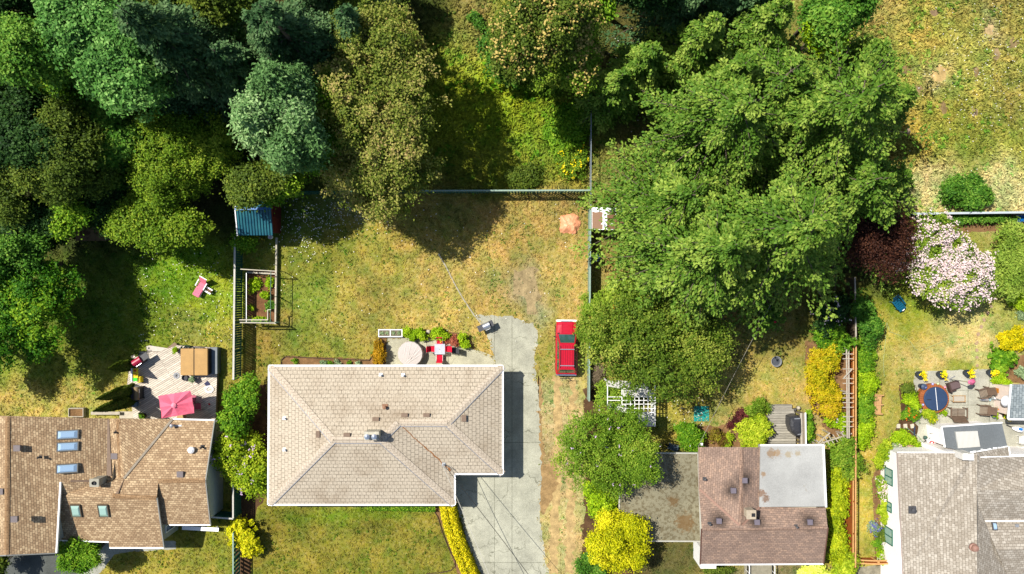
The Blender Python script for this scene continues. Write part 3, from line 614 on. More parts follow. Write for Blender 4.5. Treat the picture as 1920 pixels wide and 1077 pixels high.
mb = MB(); mb.prism([(xl + .55, yt - .55), (xr - .55, yt - .55), (xr - .55, ym + .55), (xi - .55, ym + .55), (xi - .55, yb + .55), (xl + .55, yb + .55)], 0, ze - .1); mb.build('wall', CREAMW, hA)
RA = Roof(); mb = MB()
for f in ([A_, B_, Rr_, Nr, Mr, Lr], [A_, Lr, F_], [F_, Lr, Mr, E_], [E_, Mr, Nr, D_], [D_, Nr, Rr_, C_], [C_, Rr_, B_]):
    mb.poly(f)
    RA.fs.append([(960 + p.x * S / (1 - p.z / H), 538.5 - p.y * S / (1 - p.z / H), p.z) for p in f])
roofA = up_faces(mb.build('roof', SH_CREAM, hA, uv=True, weld=True))
mb = MB(); mb.poly([Vector((p.x, p.y, ze - .12)) for p in (A_, B_, C_, D_, E_, F_)]); mb.build('soffit', WHITE, hA)
mb = MB(); EA = [A_, B_, C_, D_, E_, F_]
for i in range(6): mb.beam(EA[i] + Vector((0, 0, -.04)), EA[(i + 1) % 6] + Vector((0, 0, -.04)), .13, .15)
mb.build('gutter', GUT, hA)
FL2 = pm('blue_grey_flashing', C(160, 164, 174, .55), .5, .1, 4)
for p, q in ((A_, Lr), (Lr, Mr), (F_, Lr), (Mr, E_), (Mr, Nr), (Nr, Rr_), (Rr_, B_), (Rr_, C_)):
    mb = MB(); d = (q - p).normalized(); drop = .2 if abs(d.x) > .1 and abs(d.y) > .1 else .32
    tent(mb, p + d * .1, q, .26, drop); c = up_faces(mb.build('ridge_cap', CAPC, hA, uv=True))
    a = d.cross(Vector((0, 0, 1))).normalized()
    mb = MB(); mb.beam(p + d * .1 + a * .275 + Vector((0, 0, -drop * .25 + .035)), q + a * .275 + Vector((0, 0, -drop * .25 + .035)), .045, .02)
    fl = mb.build('flashing', FL2, None); fl.parent = c
    for v in fl.data.vertices: v.co -= Vector(hA['base'])
BRV = pm('brown_vent', C(134, 112, 94), .6, .15, 5)
for x, y, w, l in ((651, 815, .42, .24), (705, 785.5, .42, .24), (759, 778, .42, .24), (800, 778, .42, .24), (597, 814, .24, .42), (870, 784, .3, .42)): box_vent(RA, x, y, w, l, hA, 'roof_vent', BRV, .13)
for x, y in ((714, 703), (756, 703.5), (534, 784), (534, 843)): pipe_vent(RA, x, y, .06, .3, hA, GUT)
pipe_vent(RA, 722, 763, .09, .35, hA, pm('rusty_pipe', C(150, 110, 84), .7, .3, 9))
p, n = RA.at(702, 812); mb = MB(); mb.cbox(p.x, p.y, p.z + .35, 1.0, .5, 1.5); mb.cbox(p.x, p.y, p.z + 1.12, 1.12, .62, .1)
ch = mb.build('chimney', pm('stone_chimney', C(196, 190, 172), .85, .2, 5, bump=.5), hA, bevel=.02)
for dx in (-.26, .26):
    mb = MB(); mb.lathe([(.13, 0), (.13, .3), (.2, .3), (.2, .36), (.02, .46)], 14, (p.x + dx, p.y, p.z + 1.17)); g = mb.build('flue', STEEL, None); g.parent = ch
    for v in g.data.vertices: v.co -= Vector(hA['base'])
RUST = pm('rusty_streak', C(150, 96, 50), .9, .35, 9)
mb = MB(); r0 = random.Random(4); pr = None
for i in range(26):
    f = i / 25; q = Nr.lerp(D_, .02 + f * .9); n = Vector((r0.gauss(0, .03), r0.gauss(0, .03), .02)); w = .05 + .10 * (f > .5) * r0.random()
    if pr is not None: mb.beam(pr[0], q + n, max(.03, w), .012)
    pr = (q + n,)
mb.build('valley_debris', RUST, hA)
mq = Nr.lerp(D_, .8); mb = MB(); mb.tube([mq, mq + Vector((0, 0, .75))], .035, 8); mb.tube([mq + Vector((0, 0, .75)), mq + Vector((.3, -.25, .7))], .02, 6); mb.cbox(mq.x, mq.y, mq.z + .05, .25, .25, .06)
mb.build('service_mast', METAL, hA)
for (p0, q0) in (((-18, -17.2 + 1.13), (-16, -16.07)), ((-13, -16.07), (-10.5, -16.07)), ((-8, -16.07), (-6, -16.07))): wall_window(hA, (p0[0], -16.07), (q0[0], -16.07), .9, 2.0, WHITE, PANE, .04)
wall_window(hA, (-1.25, -9.5), (-1.25, -7.5), .9, 2.0, WHITE, PANE, .04); wall_window(hA, (-6, -6.55), (-8.2, -6.55), .2, 2.1, WHITE, PANE, .04)
mb = MB(); mb.box(-1.29, -13.2, 0, -1.2, -10.6, 2.1); mb.build('garage_door', WHITE, hA)

# --- brown roofed house at the left ---
SH_BROWN = shingle('brown_shingles', (C(154, 128, 98, .84), C(180, 153, 119, .84), C(226, 204, 164, .84)), C(100, 80, 62, .84), .26, .165, .012, .25, C(96, 72, 52), ss=.5)
hB = thing('house', 'brown shingled house with several gables and skylights at the left', 'house', tuple(P(200, 900)))
zS = lambda y: 4.5 - .013 * (y - 904)
zN = lambda y: 2.75 + .0112 * (y - 786)
RB = Roof()
RB.face((-90, 780, 4.5), (14, 780, 5.8), (12, 1041, 5.8), (-92, 1046, 4.5))
RB.face((14, 780, 5.8), (203, 785, 3.15), (207, 893, 3.5), (190, 904, 3.75), (113, 904, 4.5), (105, 1037, 4.45), (12, 1041, 5.8))
RB.face((203, 785, 3.15), (222, 785, 3.45), (226, 896, 3.7), (207, 893, 3.5))
RB.face((222, 785, 3.45), (324, 786, 2.75), (233, 897, zN(897)), (226, 896, 3.7))
RB.face((324, 786, 2.75), (402, 788, 2.75), (385, 901, zN(901)), (297, 903, zN(903)), (294, 934, zS(934)), (215, 931, zS(931)), (233, 897, zN(897)))
RB.face((297, 903, zN(903)), (385, 901, zN(901)), (394, 984, 3.0), (284, 984, 3.0), (280, 905, zN(903)))
RB.face((113, 904, 4.5), (190, 904, 3.75), (207, 893, 3.5), (226, 896, 3.7), (233, 897, zN(897)), (215, 931, zS(931)), (113, 931, zS(931)))
RB.face((113, 931, zS(931)), (215, 931, zS(931)), (294, 934, zS(934)), (307, 1027, zS(1027)), (205, 1027, zS(1027)), (204, 1016, zS(1016)), (100, 1013, zS(1013)))
up_faces(RB.mesh().build('roof', SH_BROWN, hB, uv=True, weld=True))
BWALL = pm('grey_green_siding', C(176, 178, 164), .8, .1, 2)
def W3(*pts): return [P(*q) for q in pts]
# walls: wing, right section, front section; gable triangles reach the roof
mb = MB()
a, b = P(14, 784, 5.8), P(12, 1037, 5.8); e = 3.0
mb.box(a.x - 3.9, b.y + .25, 0, a.x + 2.5, a.y - 1.1, 4.35); mb.prism([(a.x + 2.5, a.y - 1.1), (P(214, 785, 3.3).x, a.y - 1.1), (P(214, 785, 3.3).x, P(200, 895, 3.5).y), (a.x + 2.5, P(200, 895, 3.5).y)], 0, 2.9)
mb.build('wall', BWALL, hB)
mb = MB(); r1, r2, r3 = P(400, 788, 2.75), P(384, 902, zN(901)), P(393, 983, 3.0); xw = r3.x - .12
n0 = len(mb.v); x0 = P(222, 800, 3).x
for x in (x0, xw): mb.v += [(x, r1.y - .5, 0), (x, r3.y + .3, 0), (x, r3.y + .3, 2.95), (x, r2.y, zN(901) - .06), (x, r1.y - .5, 2.7)]
mb.f += [(4, 3, 2, 1, 0), (5, 6, 7, 8, 9), (0, 1, 6, 5), (1, 2, 7, 6), (4, 0, 5, 9)]
mb.build('gable_wall', pm('pale_green_siding', C(196, 198, 180), .8, .08, 2), hB)
mb = MB(); s1, s2 = P(294, 934, zS(934)), P(306, 1026, zS(1027)); xs = s2.x - .14; x0 = P(108, 1000, 3).x
n0 = 0
for x in (x0, xs): mb.v += [(x, s1.y + .6, 0), (x, s2.y + .4, 0), (x, s2.y + .4, 2.85), (x, s1.y, zS(934) - .06), (x, s1.y + .6, zS(934) - .25)]
mb.f += [(4, 3, 2, 1, 0), (5, 6, 7, 8, 9), (0, 1, 6, 5), (1, 2, 7, 6), (4, 0, 5, 9)]
mb.build('front_wall', BWALL, hB)
wall_window(hB, (xs, -18.9), (xs, -17.9), .8, 2.3, WHITE, PANE, .05)
def trim(mb, pts, w=.1, h=.14, dz=-.04):
    q = [P(*p) + Vector((0, 0, dz)) for p in pts]
    for i in range(len(q) - 1): mb.beam(q[i], q[i + 1], w, h)
mb = MB(); trim(mb, [(324, 786, 2.75), (403, 788, 2.75)]); mb.build('gutter', GUT, hB)
mb = MB(); trim(mb, [(395, 984.5, 3.0), (318, 984.5, 3.0)]); mb.build('gutter', GUT, hB)
mb = MB(); trim(mb, [(307, 1027.5, zS(1027)), (205.5, 1027.5, zS(1027))]); mb.build('gutter', GUT, hB)
mb = MB(); trim(mb, [(204, 1016.5, zS(1016)), (112, 1013.5, zS(1013))]); mb.build('gutter', GUT, hB)
mb = MB(); trim(mb, [(113.5, 904, 4.5), (105.8, 1037, 4.45)], .11); mb.build('gutter', GUT, hB)
GREYT = pm('grey_trim', C(146, 146, 140), .6, .1, 3)
mb = MB(); trim(mb, [(402.5, 788, 2.75), (385.5, 901, zN(901)), (394.5, 984, 3.0)], .08); mb.build('barge_board', GREYT, hB)
mb = MB(); trim(mb, [(294.5, 934, zS(934)), (307.6, 1027, zS(1027))], .08); mb.build('barge_board', GREYT, hB)
mb = MB(); trim(mb, [(105, 1037.5, 4.45), (12, 1041.5, 5.8), (-92, 1046.5, 4.5)], .08); mb.build('barge_board', GREYT, hB)
CAPB = shingle('brown_ridge_caps', (C(150, 118, 84), C(172, 140, 104), C(190, 158, 118)), C(104, 80, 58), .4, .17, .014, .1)
for p, q, dr in (((14, 782, 5.8), (12, 1040, 5.8), .45), ((222, 787, 3.45), (226, 895, 3.7), .2), ((297, 903, zN(903)), (385, 901.5, zN(901)), .27), ((215, 931, zS(931)), (293, 934, zS(934)), .27), ((190, 904, 3.75), (215, 931, zS(931)), .1)):
    mb = MB(); tent(mb, P(*p), P(*q), .17, dr, .04); up_faces(mb.build('ridge_cap', CAPB, hB, uv=True))
mb = MB(); u = Vector((0, 0, .05)); mb.beam(P(324, 786, 2.75) + u, P(233, 897, zN(897)) + u, .16, .07); mb.build('edge_flashing', FLASH, hB)
mb = MB(); mb.poly(W3((201.5, 786, 3.18), (204.5, 786, 3.2), (209, 893, 3.62), (200, 893, 3.6))); mb.beam(P(132, 902, 4.36), P(184, 902, 3.9), .14, .06); mb.poly([q + Vector((0, 0, .04)) for q in W3((226, 898, 3.72), (233, 899, zN(897)), (222, 926, zS(928)), (211, 926, 4.0))]); mb.build('valley_flashing', pm('brown_flashing', C(122, 100, 82), .6, .15, 4), hB)
p, n = RB.at(188.5, 899); zt = p.z + 1.0; mb = MB(); mb.cbox(p.x + .1, p.y + .0, zt / 2 + 1.2, .62, .5, zt - 2.4); mb.cbox(p.x + .1, p.y, zt, .72, .6, .1); ch = mb.build('chimney', pm('chimney_render', C(170, 166, 150), .85, .15, 5), hB, bevel=.02)
mb = MB(); mb.lathe([(.14, 0), (.14, .12), (.11, .12), (.11, .02)], 12, (p.x + .1, p.y, zt + .04)); g = mb.build('flue', BLACK, None); g.parent = ch
for v in g.data.vertices: v.co -= Vector(hB['base'])
SKF = pm('skylight_frame', C(120, 116, 108), .5, .1, 4)
for x, y in ((127, 815), (127, 837.5), (126, 878.5)): skylight(RB, x, y, 1.42, .68, hB, SKYP, SKF)
for x, y in ((143.5, 957), (195, 957)): skylight(RB, x, y, .78, 1.05, hB, GREENP, pm('brown_frame', C(96, 84, 70), .5, .1, 4), 'roof_window')
GV = pm('grey_vent', C(122, 112, 112), .6, .1, 5)
for x, y in ((34, 840), (2, 921), (29, 973), (216, 855), (339, 889)): box_vent(RB, x, y, .42, .38, hB, 'roof_vent', GV, .14)
for x, y in ((76, 857), (219, 810)): pipe_vent(RB, x, y, .05, .3, hB, BLACK)
p, n = RB.at(326, 797); mb = MB(); mb.tube([p, p + Vector((0, 0, .4))], .08, 10); mb.cbox(p.x + .25, p.y - .05, p.z + .0, .7, .12, .08); mb.lathe([(.16, .4), (.12, .5), (.02, .55)], 12, tuple(p)); mb.build('vent_pipe', METAL, hB)
p, n = RB.at(361, 843); mb = MB(); mb.lathe([(.18, -.1), (.18, .2), (.25, .22), (.25, .3), (.12, .42), (.02, .44)], 16, tuple(p)); mb.build('turbine_vent', GUT, hB, smooth=False)
pipe_vent(RB, 380, 838, .06, .35, hB, BLACK)

# --- red brown house with a flat roofed part and a carport ---
SOOT = [(1395, 900), (1374, 919), (1347, 976), (1418, 978), (1517, 978)]
hC = thing('house', 'red brown shingled house with a white flat roof section', 'house', tuple(P(1430, 950)))
RC = Roof()
RC.face((1309, 838.5, 2.8), (1391, 839, 3.95), (1389, 986, 4.1), (1310, 916, 2.85))
RC.face((1391, 839, 3.95), (1426, 839, 3.45), (1424, 951, 3.45), (1389, 986, 4.1))
RC.face((1310, 916, 2.85), (1389, 986, 4.1), (1316, 993, 4.1))
RC.face((1389, 986, 4.1), (1424, 951, 3.35), (1548, 952, 3.25), (1552, 990, 4.1), (1316, 993, 4.1))
RC.face((1316, 993, 4.1), (1552, 990, 4.1), (1543.5, 1057, 2.8), (1313.5, 1058.5, 2.8))
SP = []
for x, y in SOOT: p, n = RC.at(x, y); SP.append((p, n))
def soot(t, col, p):
    acc = None
    for q, n in SP:
        d = t.node('VectorMath', operation='DISTANCE'); t.link(p, d.inputs[0]); d.inputs[1].default_value = tuple(q)
        f = t.ramp(t.math('ADD', d.outputs['Value'], t.math('MULTIPLY', t.math('SUBTRACT', t.noise(p, 2.5, 4), .5), .5)), [(.15, .85), (1.15, 0)]); acc = f if acc is None else t.math('MAXIMUM', acc, f)
    return t.mix(acc, col, (.012, .011, .011))
SH_RED = shingle('red_brown_shingles', (C(144, 122, 108, .78), C(162, 138, 124, .78), C(190, 154, 124, .78)), C(106, 88, 78, .78), .28, .165, .01, .35, C(92, 74, 70), extra=soot, ss=.45)
up_faces(RC.mesh().build('roof', SH_RED, hC, uv=True, weld=True))
def flatroof(name, c, spots, spot_c, sc, thr=.6, places=()):
    t = NT(name); p = t.pos(); col = t.mix(t.ramp(t.noise(p, .5, 6, .6), [(.35, 0), (.65, 1)]), tuple(x * .86 for x in c), tuple(x * 1.08 for x in c))
    col = t.mix(t.math('MULTIPLY', t.ramp(t.noise(p, sc, 7, .7), [(thr, 0), (thr + .08, 1)]), spots), col, spot_c); col = t.mix(1.0, col, t.ramp(t.noise(p, 13, 5, .8), [(.3, .8), (.7, 1.15)]), 'MULTIPLY')
    for q, r, cc in places:
        d = t.node('VectorMath', operation='DISTANCE'); t.link(p, d.inputs[0]); d.inputs[1].default_value = tuple(q)
        f = t.ramp(t.math('ADD', t.math('DIVIDE', d.outputs['Value'], r), t.math('MULTIPLY', t.math('SUBTRACT', t.noise(p, 3.2, 6, .75), .5), 3.2)), [(.55, .75), (.95, 0)]); col = t.mix(f, col, cc)
    t.bump(t.noise(p, 14, 4), .3, .02); return t.out(col, .85, 0, .1)
FLATW = flatroof('white_membrane', C(190, 190, 186, .66), .6, C(158, 146, 122), .9, .64, [(P(1447, 850, 3.55), .42, C(146, 116, 80)), (P(1458, 851, 3.55), .35, C(160, 130, 92)), (P(1429, 925, 3.58), .36, C(130, 90, 56)), (P(1436, 937, 3.58), .36, C(120, 84, 54)), (P(1432, 889, 3.58), .24, C(150, 116, 76)), (P(1478, 852, 3.5), .3, C(168, 152, 122)), (P(1495, 850, 3.5), .24, C(168, 152, 122))])
mb = MB(); q = W3((1426, 836, 3.6), (1542, 835.5, 3.45), (1547, 950, 3.45), (1424, 951, 3.6)); mb.add([tuple(v) for v in q] + [(v.x, v.y, 3.05) for v in q], [(3, 2, 1, 0), (0, 1, 5, 4), (1, 2, 6, 5), (2, 3, 7, 6), (3, 0, 4, 7)]); up = mb.build('flat_roof', FLATW, hC)
mb = MB(); trim(mb, [(1425, 835, 3.6), (1543.5, 834.5, 3.45), (1548.5, 951, 3.45)], .12, .12, .02); mb.build('flat_roof_edge', GUT, hC)
mb = MB(); c0, c1 = P(1311, 842, 2.8), P(1541, 1055, 2.8); mb.box(c0.x + .45, c1.y + .45, 0, c1.x - .4, c0.y - .45, 2.72)
for x, sg in ((P(1316, 993, 4.1).x + .3, -1), (P(1550, 990, 4.1).x - .3, 1)):
    y1, y2, y3 = P(0, 955, 3.2).y, P(0, 991, 4.1).y, P(0, 1055, 2.8).y + .4; mb.poly([(x, y1, 2.72), (x, y2, 4.05), (x, y3, 2.72)][::sg])
mb.build('wall', CREAMW, hC)
mb = MB(); trim(mb, [(1313, 1059, 2.8), (1544, 1057.8, 2.8)]); mb.build('gutter', GUT, hC)
mb = MB(); trim(mb, [(1552.5, 990, 4.1), (1544, 1057.5, 2.8)], .07); mb.build('barge_board', pm('brown_trim', C(110, 78, 66), .7, .1, 3), hC)
mb = MB(); trim(mb, [(1315.5, 993, 4.1), (1313, 1058.5, 2.8)], .07); mb.build('barge_board', pm('brown_trim', C(110, 78, 66), .7, .1, 3), hC)
mb = MB(); u = Vector((0, 0, .03)); mb.beam(P(1311, 917, 2.87) + u, P(1386, 985, 4.06) + u, .16, .03); mb.beam(P(1424, 951, 3.5) + u, P(1392, 985, 4.08) + u, .14, .03); mb.build('valley_flashing', pm('pale_brown_flashing', C(158, 124, 108), .7, .1, 4), hC)
CAPR = shingle('red_ridge_caps', (C(140, 116, 102, .78), C(156, 130, 114, .78), C(178, 144, 118, .78)), C(104, 84, 72, .78), .3, .16, .014, .1)
for p, q in (((1318, 993, 4.1), (1551, 990.2, 4.1)), ((1391, 840, 3.95), (1389, 985, 4.1))):
    mb = MB(); tent(mb, P(*p), P(*q), .14, .36, .014); up_faces(mb.build('ridge_cap', CAPR, hC, uv=True))
for x, y in SOOT: box_vent(RC, x, y, .34, .34, hC, 'roof_vent', pm('lilac_grey_vent', C(120, 112, 122), .6, .1, 5), .2)
for x, y in ((1321, 898), (1330, 982), (1492, 987)): pipe_vent(RC, x, y, .06, .28, hC, DARKM)
p, n = RC.at(1401, 958); mb = MB(); mb.cbox(p.x, p.y, p.z + .3, .62, .58, 1.3); mb.cbox(p.x, p.y, p.z + .95, .72, .68, .1); ch = mb.build('chimney', pm('old_chimney', C(188, 174, 152), .85, .2, 6), hC, bevel=.02)
mb = MB(); mb.cbox(p.x + .14, p.y - .02, p.z + 1.01, .26, .26, .03); g = mb.build('flue', BLACK, None); g.parent = ch
for v in g.data.vertices: v.co -= Vector(hC['base'])
mb = MB(); q = [P(1161, 930, 2.5), P(1168, 849, 2.5), P(1308.5, 850, 2.5), P(1314, 1015, 2.5), P(1161, 1014, 2.5)]; mb.prism([(v.x, v.y) for v in q], 2.36, 2.5)
mb.build('carport_roof', flatroof('mossy_gravel_roof', C(144, 138, 114), .6, C(92, 78, 50), 4.6, .48, [(P(1285, 980, 2.5), .9, C(120, 92, 56)), (P(1262, 940, 2.5), .5, C(110, 84, 50))]), hC)
mb = MB()
for i in range(5): mb.beam(q[i] - Vector((0, 0, .02)), q[(i + 1) % 5] - Vector((0, 0, .02)), .1, .18)
mb.build('carport_fascia', pm('pale_fascia', C(190, 188, 176), .6, .1, 3), hC)
for x, y in ((1166, 1008), (1240, 1008), (1172, 860), (1240, 858)):
    v = P(x, y, 2.4); mb = MB(); mb.cbox(v.x, v.y, 1.18, .12, .12, 2.36); mb.build('post', WHITE, hC)
v = P(1307, 1032, 0); mb = MB(); mb.box(v.x - .3, v.y - .6, 0, v.x + .9, v.y + 1.0, 2.3); mb.build('porch_wall', WHITE, hC)
v = P(1422, 1062, 0); mb = MB()
for k in range(3): mb.box(v.x - .9, v.y - .5 - k * .3, 0, v.x + .9, v.y + .4, .5 - k * .16)
mb.build('entrance_step', pm('weathered_step', C(150, 144, 124), .85, .2, 5), hC)
for s in (-1.0, 1.0):
    mb = MB(); mb.beam((v.x + s, v.y + .4, .9), (v.x + s, v.y - 1.6, .9), .05, .05); [mb.beam((v.x + s, v.y + .3 - k * .55, 0), (v.x + s, v.y + .3 - k * .55, .9), .04, .04) for k in range(4)]; mb.build('handrail', WHITE, hC)

# --- white house with the grey roof at the lower right ---
SH_GREY = shingle('grey_shingles', (C(162, 152, 138, .7), C(184, 175, 161, .7), C(216, 208, 195, .7)), C(118, 108, 94, .7), .30, .2, .012, .2, C(130, 118, 102))
hD = thing('house', 'white walled house with a grey shingled roof at the lower right', 'house', tuple(P(1820, 960)))
RD = Roof(); ed, rd = 3.0, 5.2
RD.face((1683, 849, ed), (1789.5, 849.5, 4.6), (1790, 857, 4.65), (1816, 857, 5.1), (1832, 850, rd), (1832, 1090, rd), (1694, 1090, ed))
RD.face((1832, 850, rd), (1822, 850, 5.0), (1891, 838, 4.3), (1893, 857, 4.3), (1837, 858, 5.1))
RD.face((1832, 852, rd), (1837, 858, 5.1), (1960, 855, 4.2), (1960, 919, 5.4), (1832, 919, 5.2))
RD.face((1832, 919, 5.2), (1960, 919, 5.4), (1960, 976, 4.3), (1846, 977, 4.3), (1834, 950, 4.8))
RD.face((1832, 930, 5.15), (1834, 950, 4.8), (1846, 977, 4.3), (1868, 1031, 4.1), (1895, 1090, 3.6), (1832, 1090, rd))
RD.face((1846, 977, 4.05), (1960, 976, 4.05), (1960, 1030, 4.6), (1868, 1031, 4.6))
RD.face((1868, 1031, 4.6), (1960, 1030, 4.6), (1960, 1090, 3.4), (1895, 1090, 3.5))
up_faces(RD.mesh().build('roof', SH_GREY, hD, uv=True, weld=True))
wl = P(1683, 849, ed).x + .18; yn = P(1683, 849, ed).y - .15
mb = MB(); mb.prism([(wl, yn), (wl, -25), (47, -25), (47, yn), (P(1790, 849, 4).x + 1, yn)], 0, ed - .06); mb.poly([(wl, yn + .003, ed - .06), (P(1829, 850, 5.2).x, yn + .003, 5.0), (P(1891, 840, 4).x, yn + .003, ed - .06)]); mb.build('wall', STUCCO, hD)
mb = MB(); trim(mb, [(1682.4, 849, ed), (1693.4, 1090, ed)], .06, .12, -.02); mb.build('barge_board', pm('stone_trim', C(176, 160, 150), .7, .25, 14), hD)
mb = MB(); trim(mb, [(1682.5, 848.4, ed), (1789.5, 848.6, 4.6)], .08, .12, -.02); mb.build('gutter', GUT, hD)
mb = MB(); trim(mb, [(1891.5, 838, 4.3), (1893.5, 857, 4.3)], .1); mb.build('gutter', GUT, hD)
mb = MB(); trim(mb, [(1838, 857.5, 5.1), (1960, 854.5, 4.2)], .06, .1); mb.build('gutter', GUT, hD)
mb = MB(); trim(mb, [(1847, 977, 4.35), (1960, 976.3, 4.35)], .1, .12, .02); mb.build('gutter', GUT, hD)
GRN = pm('green_window_frame', C(30, 104, 88), .5, .1, 4)
for y0, y1, z0, z1 in ((881, 912, .75, 1.95), (944, 963, 1.1, 1.8), (993, 1024, .7, 1.95)): wall_window(hD, (wl, wy(y1) * .97), (wl, wy(y0) * .97), z0, z1, GRN, GREENP, -.035)
pipe_vent(RD, 1710, 956, .12, .25, hD, DARKM); pipe_vent(RD, 1880, 1063, .09, .25, hD, METAL)
p, n = RD.at(1826, 1027); mb = MB(); mb.lathe([(.3, -.1), (.3, .02), (.24, .06), (.24, .22), (.2, .3), (.05, .36)], 18, tuple(p)); mb.build('copper_vent', pm('copper', C(160, 122, 108), .5, .15, 6), hD)
skylight(RD, 1864, 987, .36, .6, hD, SKYP, DARKM, h=.1); box_vent(RD, 1905, 985, .22, .18, hD, 'roof_vent', METAL, .12)
mb = MB(); a, b = P(1789.5, 847, 4.6), P(1832, 855, 5.25)
mb.prism([(P(1766, 838, 3.0).x, yn + .35), (P(1766, 838, 3).x, yn + .02), (P(1800, 850, 4.6).x, yn + .02), (P(1821, 848, 4.8).x, yn + .02), (P(1821, 848, 4.8).x, yn + .3)], 0, 4.4)
mb.build('parapet', STUCCO, hD)
for k, (x, w) in enumerate(((1807, .42), (1816, .4))):
    v = P(x, 857, 5.3); mb = MB(); mb.box(v.x - w / 2, v.y - .18, 4.3, v.x + w / 2, v.y + .3, 5.55 + k * .1); mb.build('chimney', pm('white_chimney', C(228, 224, 218, k=.8), .7, .05, 3), hD, bevel=.015)
# flat grey lean-to with its ribbed panel
LEAN = flatroof('grey_felt', C(118, 124, 128), .25, C(206, 208, 208), 2.4, .7)
q = W3((1766, 801, 2.7), (1878.5, 793.5, 2.7), (1889, 838, 2.9), (1820, 849, 2.95), (1772, 839, 2.85)); mb = MB(); mb.add([tuple(v) for v in q] + [(v.x, v.y, v.z - .14) for v in q], [(4, 3, 2, 1, 0), (0, 1, 6, 5), (1, 2, 7, 6), (2, 3, 8, 7), (3, 4, 9, 8), (4, 0, 5, 9)]); mb.build('lean_to_roof', LEAN, hD)
mb = MB(); i0 = [Vector((v.x, v.y, 0)) for v in q]; mb.prism([(i0[0].x + .3, i0[0].y - .3), (i0[1].x - .25, i0[1].y - .3), (i0[2].x - .25, i0[2].y), (i0[4].x + .3, i0[4].y)], 0, 2.55); mb.build('lean_to_wall', STUCCO, hD)
mb = MB(); mb.beam(q[0] + Vector((-.02, .04, .02)), q[1] + Vector((0, .04, .02)), .1, .12); mb.beam(q[0] + Vector((-.05, 0, .02)), q[4] + Vector((-.05, 0, .02)), .1, .14); r0 = random.Random(9)
for k in range(22):
    v = q[2].lerp(q[3], k / 21); mb.cbox(v.x + r0.gauss(0, .03), v.y + r0.gauss(0, .05), v.z + .02, .13, .16 * r0.uniform(.6, 1.6), .05)
mb.build('lean_to_edge', GUT, hD)
t = NT('ribbed_panel'); sx = t.node('TexWave', wave_type='BANDS', bands_direction='X'); sx.inputs['Scale'].default_value = 3.4; sx.inputs['Distortion'].default_value = .4; sx.inputs['Detail'].default_value = 2; t.link(t.pos(), sx.inputs[0]); t.bump(sx.outputs[1], .5, .03); RIB = t.out(t.mix(sx.outputs[1], C(196, 194, 188), C(222, 222, 216)), .5, 0, .3)
q = W3((1792, 810, 2.9), (1833, 808.5, 2.9), (1838, 838, 2.98), (1797, 841, 2.98)); mb = MB(); mb.add([tuple(v) for v in q] + [(v.x, v.y, v.z - .18) for v in q], [(3, 2, 1, 0), (0, 1, 5, 4), (1, 2, 6, 5), (2, 3, 7, 6), (3, 0, 4, 7)]); mb.build('ribbed_skylight', RIB, hD)
# porch at the corner with brick red panels
BRK = pm('brick_red_panel', C(196, 96, 84), .8, .25, 12)
a = P(1746, 808, 0); b = P(1770, 838, 0); mb = MB(); mb.box(a.x, b.y, 0, b.x, a.y, .35); mb.build('porch_base', STUCCO, hD)
for x0, y0, x1, y1 in ((1758, 812, 1766, 818), (1755, 822, 1763, 835), (1764.5, 824, 1766.5, 835)):
    m0, m1 = P(x0, y0, .36), P(x1, y1, .36); mb = MB(); mb.box(m0.x, m1.y, .35, m1.x, m0.y, .37); mb.build('porch_tile', BRK, hD)
mb = MB(); mb.beam(P(1744, 811, 1.0), P(1768, 809, 1.0), .1, .1); mb.beam(P(1754, 821, .6), P(1768, 821, .6), .08, .08); mb.beam(P(1744, 811, 0), P(1744, 811, 1.0), .1, .1); mb.build('porch_rail', WHITE, hD)
mb = MB(); v = P(1752, 806, .4); mb.cbox(v.x, v.y, .42, .42, .2, .03); mb.build('door_mat', pm('orange_mat', C(206, 130, 40), .8, .2, 9), hD)

# --- small huts and sheds ---
def slab(mb, pix, th=.1):
    q = W3(*pix); n = len(q); mb.add([tuple(v) for v in q] + [(v.x, v.y, v.z - th) for v in q], [tuple(range(n)), tuple(range(2 * n - 1, n - 1, -1))] + [(i, (i + 1) % n, n + (i + 1) % n, n + i) for i in range(n)])
hut = thing('hut', 'garden hut with a small grey shingled roof at the right edge', 'hut', tuple(P(1912, 760)))
mb = MB(); slab(mb, [(1896.5, 721.5, 2.3), (1960, 721.5, 2.6), (1960, 786, 2.6), (1891, 785, 2.3)], .08)
mb.build('roof', shingle('slate_shingles', (C(128, 138, 142), C(150, 160, 162), C(186, 192, 192)), C(92, 100, 104), .34, .2, .014, .1), hut, uv=True)
mb = MB(); trim(mb, [(1896, 721, 2.3), (1890.5, 785.5, 2.3)], .1, .12); trim(mb, [(1890.5, 786.5, 2.3), (1960, 787, 2.6)], .12, .14); mb.build('fascia', GUT, hut)
a, b = P(1898, 727, 2.2), P(1955, 780, 2.2); mb = MB(); mb.box(a.x, b.y, 0, b.x, a.y, 2.2); mb.build('wall', pm('pink_render', C(232, 214, 200, k=.8), .8, .05, 3), hut)
a = P(1886, 740, 0); mb = MB(); mb.box(P(1872, 0).x, P(0, 786).y, 0, P(1900, 0).x, P(0, 727).y, .12); mb.build('plinth', pm('pink_slab', C(226, 206, 190, k=.8), .8, .06, 3), hut)
sh = thing('shed', 'garden shed with a blue green ribbed metal roof and dark red walls', 'shed', tuple(P(485, 410)))
t = NT('teal_roof_metal'); TEAL = t.out(t.mix(t.ramp(t.noise(t.pos(), 1.2, 5), [(.35, 0), (.65, 1)]), C(24, 92, 112), C(48, 120, 128)), .45, .1, .5)
